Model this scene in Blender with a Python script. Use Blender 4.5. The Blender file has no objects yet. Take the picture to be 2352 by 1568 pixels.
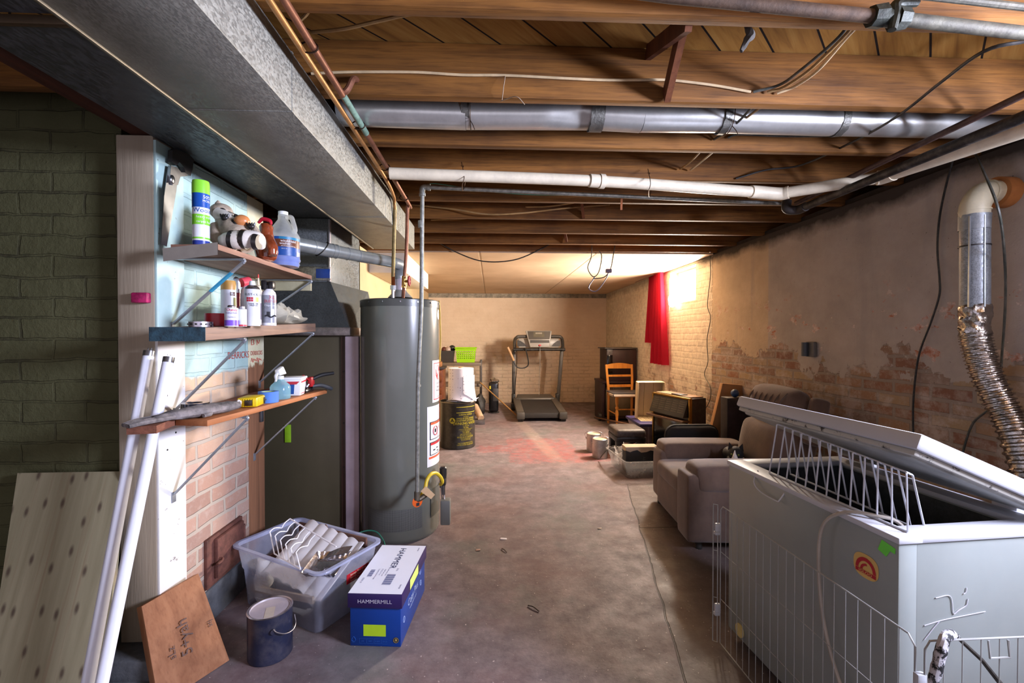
import bpy, bmesh, math, random
from mathutils import Vector, Matrix
random.seed(7)
S = bpy.context.scene
COL = S.collection
PI = math.pi
# ------------------------------------------------------------------ camera
F, CX, CY = 1045.0, 1176.0, 784.0
EYE = 1.34
YAW = math.radians(2.6)
PIT = math.atan(12 / F)
cam = bpy.data.objects.new('camera', bpy.data.cameras.new('camera'))
COL.objects.link(cam)
cam.data.sensor_width = 36
cam.data.lens = 36 * F / 2352
cam.data.clip_start = .02
cam.location = (0, 0, EYE)
cam.rotation_euler = (PI / 2 - PIT, 0, -YAW)
S.camera = cam
CW = Matrix.Rotation(-YAW, 3, 'Z') @ Matrix.Rotation(PI / 2 - PIT, 3, 'X')

def ray(px, py):
    return CW @ Vector(((px - CX) / F, (CY - py) / F, -1))
def PY(px, py, Y):
    d = ray(px, py); return Vector((0, 0, EYE)) + d * (Y / d.y)
def PX(px, py, X):
    d = ray(px, py); return Vector((0, 0, EYE)) + d * (X / d.x)
def PZ(px, py, Z):
    d = ray(px, py); return Vector((0, 0, EYE)) + d * ((Z - EYE) / d.z)

# ------------------------------------------------------------------ mesh building
class MB:
    def __init__(s):
        s.bm = bmesh.new()
    def geo(s, verts, faces):
        vs = [s.bm.verts.new(v) for v in verts]
        for f in faces:
            try: s.bm.faces.new([vs[i] for i in f])
            except ValueError: pass
        return vs
    def box(s, x0, x1, y0, y1, z0, z1, bev=0, M=None, seg=2):
        b = bmesh.new()
        bmesh.ops.create_cube(b, size=1)
        for v in b.verts:
            v.co = Vector((x0 + (v.co.x + .5) * (x1 - x0), y0 + (v.co.y + .5) * (y1 - y0), z0 + (v.co.z + .5) * (z1 - z0)))
        if bev:
            bmesh.ops.bevel(b, geom=list(b.edges), offset=bev, segments=seg, profile=.5, affect='EDGES')
        s.add(b, M); return s
    def hexa(s, c8, bev=0):
        """bottom four corners (counter-clockwise) then top four"""
        b = bmesh.new()
        vs = [b.verts.new(c) for c in c8]
        for f in ((3, 2, 1, 0), (4, 5, 6, 7), (0, 1, 5, 4), (1, 2, 6, 5), (2, 3, 7, 6), (3, 0, 4, 7)):
            b.faces.new([vs[i] for i in f])
        bmesh.ops.recalc_face_normals(b, faces=b.faces)
        if bev:
            bmesh.ops.bevel(b, geom=list(b.edges), offset=bev, segments=2, profile=.5, affect='EDGES')
        s.add(b); return s
    def add(s, b, M=None):
        m = {}
        for v in b.verts:
            m[v] = s.bm.verts.new(M @ v.co if M else v.co)
        for f in b.faces:
            try: s.bm.faces.new([m[v] for v in f.verts])
            except ValueError: pass
        b.free()
    def bar(s, p0, p1, w, h, up=(0, 0, 1), bev=0):
        """rectangular bar from p0 to p1, w across, h along 'up'"""
        p0, p1 = Vector(p0), Vector(p1)
        d = (p1 - p0); L = d.length; d.normalize()
        u = Vector(up); x = d.cross(u)
        if x.length < 1e-4: u = Vector((0, 1, 0)); x = d.cross(u)
        x.normalize(); u = x.cross(d)
        M = Matrix.Translation((p0 + p1) / 2) @ Matrix((x, d, u)).transposed().to_4x4()
        return s.box(-w / 2, w / 2, -L / 2, L / 2, -h / 2, h / 2, bev, M)
    def cyl(s, p0, p1, r0, r1=None, n=24, caps=True):
        r1 = r0 if r1 is None else r1
        return s.tube([p0, p1], [r0, r1], n, smooth=False, caps=caps)
    def tube(s, pts, r, n=8, smooth=True, caps=True, sub=6, closed=False):
        pts = [Vector(p) for p in pts]
        rs = list(r) if isinstance(r, (list, tuple)) else [r] * len(pts)
        if smooth and len(pts) > 2:
            q, qr = [], []
            N = len(pts)
            for i in range(N if closed else N - 1):
                a = pts[(i - 1) % N] if closed or i > 0 else pts[0] * 2 - pts[1]
                b, c = pts[i], pts[(i + 1) % N]
                d = pts[(i + 2) % N] if closed or i + 2 < N else c * 2 - b
                for k in range(sub):
                    t = k / sub
                    q.append(.5 * ((2 * b) + (c - a) * t + (2 * a - 5 * b + 4 * c - d) * t * t + (3 * b - a - 3 * c + d) * t ** 3))
                    qr.append(rs[i] + (rs[(i + 1) % N] - rs[i]) * t)
            if not closed: q.append(pts[-1]); qr.append(rs[-1])
            pts, rs = q, qr
        N = len(pts)
        tang = []
        for i in range(N):
            if closed: t = pts[(i + 1) % N] - pts[i - 1]
            else: t = pts[min(i + 1, N - 1)] - pts[max(i - 1, 0)]
            if t.length < 1e-9: t = Vector((0, 0, 1))
            tang.append(t.normalized())
        u = tang[0].orthogonal().normalized()
        rings = []
        for i in range(N):
            t = tang[i]
            u = (u - t * u.dot(t))
            if u.length < 1e-6: u = t.orthogonal()
            u.normalize(); w = t.cross(u)
            rings.append([s.bm.verts.new(pts[i] + (u * math.cos(2 * PI * k / n) + w * math.sin(2 * PI * k / n)) * rs[i]) for k in range(n)])
        for i in range(N if closed else N - 1):
            A, B = rings[i], rings[(i + 1) % N]
            for k in range(n):
                try: s.bm.faces.new((A[k], A[(k + 1) % n], B[(k + 1) % n], B[k]))
                except ValueError: pass
        if caps and not closed:
            s.bm.faces.new(list(reversed(rings[0]))); s.bm.faces.new(rings[-1])
        return s
    def lathe(s, prof, c=(0, 0, 0), n=32, caps=True, M=None, a0=0, a1=2 * PI):
        """prof: list of (radius, z)"""
        c = Vector(c); full = abs(a1 - a0 - 2 * PI) < 1e-6
        m = n if full else n + 1
        rings = []
        for r, z in prof:
            ring = []
            if r < 1e-5 and full:
                p = Vector((0, 0, z)); rings.append([s.bm.verts.new((M @ p if M else p) + c)]); continue
            for k in range(m):
                a = a0 + (a1 - a0) * k / n
                p = Vector((r * math.cos(a), r * math.sin(a), z))
                ring.append(s.bm.verts.new((M @ p if M else p) + c))
            rings.append(ring)
        for A, B in zip(rings, rings[1:]):
            for k in range(n):
                if len(A) == 1 and len(B) == 1: continue
                if len(B) == 1: s.bm.faces.new((A[k], A[(k + 1) % m], B[0]))
                elif len(A) == 1: s.bm.faces.new((A[0], B[(k + 1) % m], B[k]))
                else: s.bm.faces.new((A[k], A[(k + 1) % m], B[(k + 1) % m], B[k]))
        if caps and full and prof[0] != prof[-1]:
            if prof[0][0] > 1e-5: s.bm.faces.new(list(reversed(rings[0])))
            if prof[-1][0] > 1e-5: s.bm.faces.new(rings[-1])
        return s
    def ell(s, c, r, n=16, m=10, M=None):
        b = bmesh.new()
        bmesh.ops.create_uvsphere(b, u_segments=n, v_segments=m, radius=1)
        for v in b.verts: v.co = Vector((v.co.x * r[0], v.co.y * r[1], v.co.z * r[2]))
        s.add(b, Matrix.Translation(c) @ (M.to_4x4() if M else Matrix())); return s
    def grid(s, fn, nu, nv, thick=0):
        g = [[s.bm.verts.new(fn(i / nu, j / nv)) for j in range(nv + 1)] for i in range(nu + 1)]
        for i in range(nu):
            for j in range(nv):
                s.bm.faces.new((g[i][j], g[i + 1][j], g[i + 1][j + 1], g[i][j + 1]))
        if thick:
            s.bm.normal_update()
            fs = list(s.bm.faces)
            bmesh.ops.solidify(s.bm, geom=fs, thickness=thick)
        return s
    def prism(s, poly, z0, z1, M=None, bev=0):
        """poly in xy, extruded z0..z1, then transformed"""
        b = bmesh.new()
        a = [b.verts.new((x, y, z0)) for x, y in poly]; t = [b.verts.new((x, y, z1)) for x, y in poly]
        b.faces.new(list(reversed(a))); b.faces.new(t)
        n = len(poly)
        for i in range(n): b.faces.new((a[i], a[(i + 1) % n], t[(i + 1) % n], t[i]))
        bmesh.ops.recalc_face_normals(b, faces=b.faces)
        if bev: bmesh.ops.bevel(b, geom=list(b.edges), offset=bev, segments=2, profile=.5, affect='EDGES')
        s.add(b, M); return s
    def jitter(s, a, f=20):
        from mathutils import noise
        for v in s.bm.verts:
            v.co += Vector((noise.noise(v.co * f), noise.noise(v.co * f + Vector((9, 2, 5))), noise.noise(v.co * f + Vector((3, 7, 1))))) * a
        return s

def tag(o, label=None, cat=None, group=None, kind=None):
    if label: o['label'] = label
    if cat: o['category'] = cat
    if group: o['group'] = group
    if kind: o['kind'] = kind
    return o

def obj(name, mb, m, parent=None, world=True, smooth=35, sub=0):
    """link mb as one mesh object; world=True: coordinates are world coordinates"""
    me = bpy.data.meshes.new(name)
    bmesh.ops.recalc_face_normals(mb.bm, faces=mb.bm.faces)
    mb.bm.to_mesh(me); mb.bm.free()
    for p in me.polygons: p.use_smooth = True
    try: me.set_sharp_from_angle(angle=math.radians(smooth))
    except Exception: pass
    if m: me.materials.append(m)
    o = bpy.data.objects.new(name, me); COL.objects.link(o)
    if parent:
        o.parent = parent
        if world:
            W = wm(parent).inverted()
            me.transform(W)
    if sub:
        md = o.modifiers.new('subdivision', 'SUBSURF'); md.levels = sub; md.render_levels = sub
    return o
def wm(o):
    M = Matrix.LocRotScale(o.location, o.rotation_euler, o.scale)
    return wm(o.parent) @ M if o.parent else M
def thing(name, label, cat, loc=(0, 0, 0), rz=0, group=None):
    o = bpy.data.objects.new(name, None); COL.objects.link(o)
    o.empty_display_size = .1
    o.location = loc; o.rotation_euler = (0, 0, rz)
    return tag(o, label, cat, group)
def solo(name, mb, m, label, cat, group=None, loc=None, **k):
    """a thing that is one mesh, origin moved to loc"""
    o = obj(name, mb, m, None, **k)
    if loc is None:
        vs = [v.co for v in o.data.vertices]
        loc = Vector(((min(v.x for v in vs) + max(v.x for v in vs)) / 2, (min(v.y for v in vs) + max(v.y for v in vs)) / 2, min(v.z for v in vs)))
    o.data.transform(Matrix.Translation(-Vector(loc))); o.location = loc
    return tag(o, label, cat, group)
def struct(name, mb, m, **k):
    return tag(obj(name, mb, m, None, **k), kind='structure')

# ------------------------------------------------------------------ text as mesh
_tc = {}
def text_geo(s, size, align='CENTER', extr=0):
    key = (s, align)
    if key not in _tc:
        cu = bpy.data.curves.new('t', 'FONT'); cu.body = s; cu.size = 1; cu.align_x = align; cu.resolution_u = 2
        o = bpy.data.objects.new('t', cu); COL.objects.link(o)
        bpy.context.view_layer.update()
        me = bpy.data.meshes.new_from_object(o.evaluated_get(bpy.context.evaluated_depsgraph_get()))
        _tc[key] = ([v.co.copy() for v in me.vertices], [tuple(p.vertices) for p in me.polygons])
        bpy.data.objects.remove(o); bpy.data.curves.remove(cu); bpy.data.meshes.remove(me)
    vs, fs = _tc[key]
    return [v * size for v in vs], fs
def text_flat(mb, s, size, o, xd, yd, off=.0006, align='CENTER', sx=1):
    vs, fs = text_geo(s, size, align)
    o, xd, yd = Vector(o), Vector(xd).normalized(), Vector(yd).normalized()
    nn = xd.cross(yd).normalized()
    mb.geo([o + xd * v.x * sx + yd * v.y + nn * off for v in vs], fs)
def text_cyl(mb, s, size, c, r, ang, z, off=.0006, align='CENTER', sx=1):
    vs, fs = text_geo(s, size, align)
    mb.geo([Vector((c[0] + (r + off) * math.cos(ang + v.x * sx / r), c[1] + (r + off) * math.sin(ang + v.x * sx / r), z + v.y)) for v in vs], fs)
def patch_cyl(mb, c, r, a0, a1, z0, z1, off=.0005, n=16):
    mb.grid(lambda u, v: Vector((c[0] + (r + off) * math.cos(a0 + (a1 - a0) * u), c[1] + (r + off) * math.sin(a0 + (a1 - a0) * u), z0 + (z1 - z0) * v)), n, 1)
def quad(mb, o, xd, yd, x0, x1, y0, y1, off=.0005):
    o, xd, yd = Vector(o), Vector(xd).normalized(), Vector(yd).normalized()
    nn = xd.cross(yd).normalized() * off
    mb.geo([o + xd * x0 + yd * y0 + nn, o + xd * x1 + yd * y0 + nn, o + xd * x1 + yd * y1 + nn, o + xd * x0 + yd * y1 + nn], [(0, 1, 2, 3)])
def toward_cam(c):
    return math.atan2(-c[1], -c[0])

# ------------------------------------------------------------------ materials
def srgb(h):
    if isinstance(h, str):
        h = h.lstrip('#'); c = [int(h[i:i + 2], 16) / 255 for i in (0, 2, 4)]
    else: c = h
    return tuple(x / 12.92 if x <= .04045 else ((x + .055) / 1.055) ** 2.4 for x in c) + (1,)
class NT:
    def __init__(s, name):
        s.m = bpy.data.materials.new(name); s.m.use_nodes = True
        s.t = s.m.node_tree; s.t.nodes.clear()
        s.out = s.n('ShaderNodeOutputMaterial'); s.p = s.n('ShaderNodeBsdfPrincipled')
        s.l(s.p.outputs[0], s.out.inputs[0])
        s.tc = s.n('ShaderNodeTexCoord'); s.co = s.tc.outputs['Object']
    def n(s, t, **k):
        nd = s.t.nodes.new(t)
        for a, b in k.items(): setattr(nd, a, b)
        return nd
    def l(s, a, b): s.t.links.new(a, b)
    def set(s, nd, **k):
        for a, b in k.items():
            i = nd.inputs[a.replace('_', ' ')]
            if hasattr(b, 'type') and hasattr(b, 'is_output'): s.l(b, i)
            else: i.default_value = b
        return nd
    def noise(s, scale, detail=4, rough=.6, co=None, dist=0):
        nd = s.n('ShaderNodeTexNoise')
        s.set(nd, Scale=scale, Detail=detail, Roughness=rough, Distortion=dist)
        s.l(co or s.co, nd.inputs['Vector']); return nd.outputs['Fac']
    def map(s, scale=(1, 1, 1), rot=(0, 0, 0), loc=(0, 0, 0), co=None):
        nd = s.n('ShaderNodeMapping'); s.l(co or s.co, nd.inputs[0])
        nd.inputs[1].default_value = loc; nd.inputs[2].default_value = rot; nd.inputs[3].default_value = scale
        return nd.outputs[0]
    def ramp(s, fac, stops):
        nd = s.n('ShaderNodeValToRGB'); e = nd.color_ramp.elements
        while len(e) < len(stops): e.new(.5)
        for k, (p, c) in enumerate(stops):
            e[k].position = p; e[k].color = c if len(c) == 4 else tuple(c) + (1,)
        s.l(fac, nd.inputs[0]); return nd.outputs[0]
    def step(s, fac, a, b):
        nd = s.n('ShaderNodeMapRange'); nd.clamp = True
        s.set(nd, From_Min=a, From_Max=b, To_Min=0., To_Max=1.); s.l(fac, nd.inputs[0]); return nd.outputs[0]
    def mix(s, fac, a, b, mode='MIX'):
        nd = s.n('ShaderNodeMix', data_type='RGBA', blend_type=mode)
        for i, x in ((0, fac), (6, a), (7, b)):
            if hasattr(x, 'is_output'): s.l(x, nd.inputs[i])
            else: nd.inputs[i].default_value = x
        return nd.outputs[2]
    def math(s, op, a, b=0, c=None):
        nd = s.n('ShaderNodeMath', operation=op)
        for i, x in ((0, a), (1, b), (2, c)):
            if x is None: continue
            if hasattr(x, 'is_output'): s.l(x, nd.inputs[i])
            else: nd.inputs[i].default_value = x
        return nd.outputs[0]
    def bump(s, h, strength=.3, dist=.01):
        nd = s.n('ShaderNodeBump'); s.set(nd, Strength=strength, Distance=dist, Height=h)
        s.l(nd.outputs[0], s.p.inputs['Normal'])
    def xyz(s, co=None):
        nd = s.n('ShaderNodeSeparateXYZ'); s.l(co or s.co, nd.inputs[0]); return nd.outputs
    def comb(s, x, y, z=0.):
        nd = s.n('ShaderNodeCombineXYZ')
        for i, v in enumerate((x, y, z)):
            if hasattr(v, 'is_output'): s.l(v, nd.inputs[i])
            else: nd.inputs[i].default_value = v
        return nd.outputs[0]
_mc = {}
def plain(c, rough=.6, metal=0., var=.12, scale=9, bump=.08, name=None, spec=.5, coat=0., dust=0., bscale=None):
    key = (c if isinstance(c, str) else tuple(c), rough, metal, var, scale, bump, spec, coat, dust, bscale)
    if key in _mc: return _mc[key]
    m = NT(name or 'surface'); col = srgb(c)
    dk = tuple(x * (1 - var * 1.6) for x in col[:3]) + (1,); lt = tuple(min(1, x * (1 + var)) for x in col[:3]) + (1,)
    f = m.noise(scale, 5, .65)
    cc = m.ramp(f, [(.3, dk), (.7, lt)])
    if dust:
        cc = m.mix(m.math('MULTIPLY', m.step(m.noise(scale * 2.3, 6, .7), .45, .8), dust), cc, srgb('#a89c90'))
    m.l(cc, m.p.inputs['Base Color'])
    m.set(m.p, Roughness=rough, Metallic=metal, Specular_IOR_Level=spec, Coat_Weight=coat)
    if bump: m.bump(m.noise(bscale or scale * 6, 4, .6), bump, .004)
    _mc[key] = m.m; return m.m
def wood(c1, c2, axis='X', rough=.7, scale=1., bump=.15, streak=1., name='wood', spec=.3):
    key = ('w', c1, c2, axis, rough, scale, bump, streak)
    if key in _mc: return _mc[key]
    m = NT(name)
    sc = {'X': (.7, 14, 14), 'Y': (14, .7, 14), 'Z': (14, 14, .7)}[axis]
    info = m.n('ShaderNodeObjectInfo')
    add = m.n('ShaderNodeVectorMath', operation='ADD'); m.l(m.co, add.inputs[0])
    m.l(m.comb(m.math('MULTIPLY', info.outputs['Random'], 31.), m.math('MULTIPLY', info.outputs['Random'], 17.), 0.), add.inputs[1])
    co = m.map(tuple(x * scale for x in sc), co=add.outputs[0])
    f = m.noise(1.5, 6, .6, co, dist=.6)
    g = m.noise(9, 3, .6, co)
    cc = m.ramp(f, [(.25, srgb(c2)), (.75, srgb(c1))])
    cc = m.mix(m.math('MULTIPLY', m.step(g, .5, .75), .35 * streak), cc, srgb(c2), 'MULTIPLY')
    blot = m.noise(2.2, 4, .6, add.outputs[0])
    cc = m.mix(m.math('MULTIPLY', m.step(blot, .5, .75), .45 * streak), cc, (.25, .17, .12, 1), 'MULTIPLY')
    m.l(cc, m.p.inputs['Base Color']); m.set(m.p, Roughness=rough, Specular_IOR_Level=spec)
    m.bump(g, bump, .004)
    _mc[key] = m.m; return m.m
def metal(c, rough=.35, var=.15, scale=14, bump=.05, spangle=0., name='metal', metallic=1., dirt=0.):
    key = ('m', c, rough, var, scale, bump, spangle, metallic, dirt)
    if key in _mc: return _mc[key]
    m = NT(name); col = srgb(c)
    dk = tuple(x * (1 - var * 1.6) for x in col[:3]) + (1,); lt = tuple(min(1, x * (1 + var)) for x in col[:3]) + (1,)
    cc = m.ramp(m.noise(scale, 5, .65), [(.3, dk), (.7, lt)])
    if spangle:
        v = m.n('ShaderNodeTexVoronoi'); m.set(v, Scale=spangle); m.l(m.map((1.6, .6, 1.)), v.inputs['Vector'])
        w = m.n('ShaderNodeRGBToBW'); m.l(v.outputs['Color'], w.inputs[0])
        cc = m.mix(.75, cc, m.ramp(w.outputs[0], [(.25, (.55, .55, .55)), (.75, (1.1, 1.1, 1.1))]), 'MULTIPLY')
        m.l(m.ramp(w.outputs[0], [(.2, (rough - .1,) * 3), (.8, (rough + .2,) * 3)]), m.p.inputs['Roughness'])
    else: m.set(m.p, Roughness=rough)
    if dirt:
        cc = m.mix(m.math('MULTIPLY', m.step(m.noise(scale * .6, 6, .7), .45, .7), dirt), cc, srgb('#3a2a20'))
    m.l(cc, m.p.inputs['Base Color']); m.set(m.p, Metallic=metallic)
    if bump: m.bump(m.noise(scale * 3, 3, .6), bump, .004)
    _mc[key] = m.m; return m.m
def clear(c, alpha=.35, rough=.25, name='clear_plastic', trans=.4):
    key = ('c', c, alpha, rough, trans)
    if key in _mc: return _mc[key]
    m = NT(name)
    m.set(m.p, Base_Color=srgb(c), Roughness=rough)
    tr = m.n('ShaderNodeBsdfTransparent'); tl = m.n('ShaderNodeBsdfTranslucent'); tl.inputs[0].default_value = srgb(c)
    a = m.n('ShaderNodeMixShader'); a.inputs[0].default_value = trans; m.l(m.p.outputs[0], a.inputs[1]); m.l(tl.outputs[0], a.inputs[2])
    fr = m.n('ShaderNodeMixShader')
    nf = m.ramp(m.noise(7, 4, .6), [(.3, (alpha * .75,) * 3), (.7, (min(1, alpha * 1.25),) * 3)])
    m.l(nf, fr.inputs[0]); m.l(tr.outputs[0], fr.inputs[1]); m.l(a.outputs[0], fr.inputs[2])
    m.l(fr.outputs[0], m.out.inputs[0])
    _mc[key] = m.m; return m.m
# ================================================================== THE SETTING
XR, XL, YB, YN = 2.33, -1.25, 9.15, -2.4      # right wall, far-room left wall, back wall, near end
JB = 2.21                                      # underside of joists
def brick_nodes(m, vec, row=.075, wid=.215, mort=.012, smooth=.25):
    b = m.n('ShaderNodeTexBrick'); b.offset = .5
    m.set(b, Scale=1., Mortar_Size=mort, Mortar_Smooth=smooth, Brick_Width=wid, Row_Height=row, Bias=0.)
    b.inputs['Color1'].default_value = (0, 0, 0, 1); b.inputs['Color2'].default_value = (1, 1, 1, 1); b.inputs['Mortar'].default_value = (.5, .5, .5, 1)
    m.l(vec, b.inputs['Vector']); return b.outputs['Color'], b.outputs['Fac']
def wobble(m, vec, scale, amt):
    nz = m.n('ShaderNodeTexNoise'); m.set(nz, Scale=scale, Detail=3.); m.l(vec, nz.inputs['Vector'])
    s = m.n('ShaderNodeVectorMath', operation='SUBTRACT'); m.l(nz.outputs['Color'], s.inputs[0]); s.inputs[1].default_value = (.5, .5, .5)
    sc = m.n('ShaderNodeVectorMath', operation='SCALE'); m.l(s.outputs[0], sc.inputs[0]); sc.inputs['Scale'].default_value = amt
    a = m.n('ShaderNodeVectorMath', operation='ADD'); m.l(vec, a.inputs[0]); m.l(sc.outputs[0], a.inputs[1]); return a.outputs[0]

def mat_right_wall():
    m = NT('plaster_and_brick'); x, y, z = m.xyz()
    vec = m.comb(y, z); wv = wobble(m, vec, 9, .02)
    bc, mf = brick_nodes(m, wv, .072, .22, .011)
    bw = m.n('ShaderNodeRGBToBW'); m.l(bc, bw.inputs[0])
    n1 = m.noise(2.2, 6, .65, vec); n2 = m.noise(14, 5, .7, vec); n3 = m.noise(.8, 4, .6, vec)
    red = m.ramp(bw.outputs[0], [(0, srgb('#7b5746')), (.3, srgb('#926c53')), (.55, srgb('#a08a6c')), (.8, srgb('#806353')), (1, srgb('#8f8073'))])
    red = m.mix(m.step(n2, .45, .75), red, srgb('#a5978b'))
    red = m.mix(mf, red, srgb('#8d8074'))
    white = m.ramp(n2, [(.2, srgb('#a99d8c')), (.6, srgb('#d9cdb9')), (.9, srgb('#e3dac9'))])
    white = m.mix(m.math('MULTIPLY', m.step(n1, .5, .8), .5), white, srgb('#b58f72'))
    # whitewash remnants on exposed brick
    ww = m.math('MULTIPLY', m.step(m.noise(5, 6, .75, vec), .50, .60), .6)
    red = m.mix(ww, red, srgb('#b9aaa0'))
    plast = m.ramp(m.noise(3, 7, .7, vec), [(.2, srgb('#958a82')), (.5, srgb('#a99e94')), (.8, srgb('#b7ada4'))])
    light = m.ramp(m.noise(3.4, 7, .7, vec), [(.2, srgb('#a8957c')), (.8, srgb('#c5b095'))])
    plast = m.mix(m.step(y, 3.725, 3.74), plast, light)
    # grey damp streaks
    plast = m.mix(m.math('MULTIPLY', m.step(m.noise(1.4, 4, .6, m.map((3.2, .35, 1), co=vec)), .55, .72), .5), plast, srgb('#8b8583'))
    # where plaster has come away: below a ragged line, and in patches
    edge = m.math('ADD', z, m.math('MULTIPLY', m.math('SUBTRACT', n1, .5), .9))
    edge = m.math('ADD', edge, m.math('MULTIPLY', m.math('SUBTRACT', n2, .5), .25))
    bare = m.math('SUBTRACT', 1., m.step(edge, 1.17, 1.185))
    pz = m.math('MULTIPLY', m.step(m.noise(4.5, 6, .7, m.map((1, 1.4, 1), loc=(3.3, 1.2, 0), co=vec)), .595, .605), m.step(m.math('SUBTRACT', 1.75, z), 0, .3))
    chip = m.mix(m.step(n2, .4, .6), srgb('#cdbdb2'), srgb('#a3694f'))
    col = m.mix(pz, plast, chip)
    col = m.mix(bare, col, red)
    paint = m.step(m.math('ADD', y, m.math('MULTIPLY', m.math('SUBTRACT', n2, .5), .1)), 4.7, 4.72)
    flake = m.math('MULTIPLY', paint, m.math('SUBTRACT', 1., m.math('MULTIPLY', m.step(n1, .56, .6), m.math('SUBTRACT', 1., m.step(z, .75, 1.1)))))
    col = m.mix(flake, col, white)
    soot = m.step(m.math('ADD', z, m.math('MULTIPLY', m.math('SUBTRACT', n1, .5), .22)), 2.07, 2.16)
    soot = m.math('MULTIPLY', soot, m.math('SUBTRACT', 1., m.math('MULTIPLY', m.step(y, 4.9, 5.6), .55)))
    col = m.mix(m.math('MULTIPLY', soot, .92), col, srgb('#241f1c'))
    col = m.mix(m.math('MULTIPLY', m.step(m.noise(60, 2, .5, vec), .72, .76), .6), col, srgb('#3a2f28'))
    m.l(col, m.p.inputs['Base Color']); m.set(m.p, Roughness=.9, Specular_IOR_Level=.2)
    hb = m.math('MULTIPLY', m.math('SUBTRACT', 1., mf), m.math('MAXIMUM', bare, m.math('MULTIPLY', paint, .8)))
    h = m.math('ADD', m.math('MULTIPLY', n2, .5), hb)
    h = m.math('ADD', h, m.math('MULTIPLY', m.math('SUBTRACT', 1., bare), .8))
    m.bump(h, .6, .012); return m.m
def mat_painted_brick(name, hi, lo, ax, stain=None, row=.072, wid=.22, zlim=None, bumpd=.012, mort=.012, line=.35, fade=None):
    m = NT(name); x, y, z = m.xyz()
    vec = m.comb({'x': x, 'y': y}[ax], z); wv = wobble(m, vec, 7, .035)
    bc, mf = brick_nodes(m, wv, row, wid, mort, .4)
    n1 = m.noise(2.5, 6, .65, vec); n2 = m.noise(20, 5, .7, vec)
    col = m.ramp(n1, [(.25, srgb(lo)), (.7, srgb(hi))])
    if stain:
        st = m.math('MULTIPLY', m.step(n1, .5, .62), m.math('SUBTRACT', 1., m.step(m.math('ADD', z, m.math('MULTIPLY', n2, .3)), *zlim)))
        col = m.mix(st, col, srgb(stain))
    crack = m.math('MULTIPLY', mf, m.step(m.noise(6, 3, .6, vec), .45, .6))
    if fade: crack = m.math('MULTIPLY', crack, m.math('SUBTRACT', 1.1, m.step(m.math('ADD', z, m.math('MULTIPLY', n1, .5)), *fade)))
    col = m.mix(m.math('MULTIPLY', crack, line), col, (.02, .015, .01, 1))
    col = m.mix(m.math('MULTIPLY', m.step(m.noise(45, 2, .5, vec), .72, .76), .5), col, srgb('#3a3228'))
    m.l(col, m.p.inputs['Base Color']); m.set(m.p, Roughness=.85, Specular_IOR_Level=.25)
    hm = m.math('SUBTRACT', 1., mf)
    if fade: hm = m.math('MULTIPLY', hm, m.math('SUBTRACT', 1.1, m.step(m.math('ADD', z, m.math('MULTIPLY', n1, .5)), *fade)))
    m.bump(m.math('ADD', m.math('MULTIPLY', n2, .45), hm), .7, bumpd); return m.m
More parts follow.
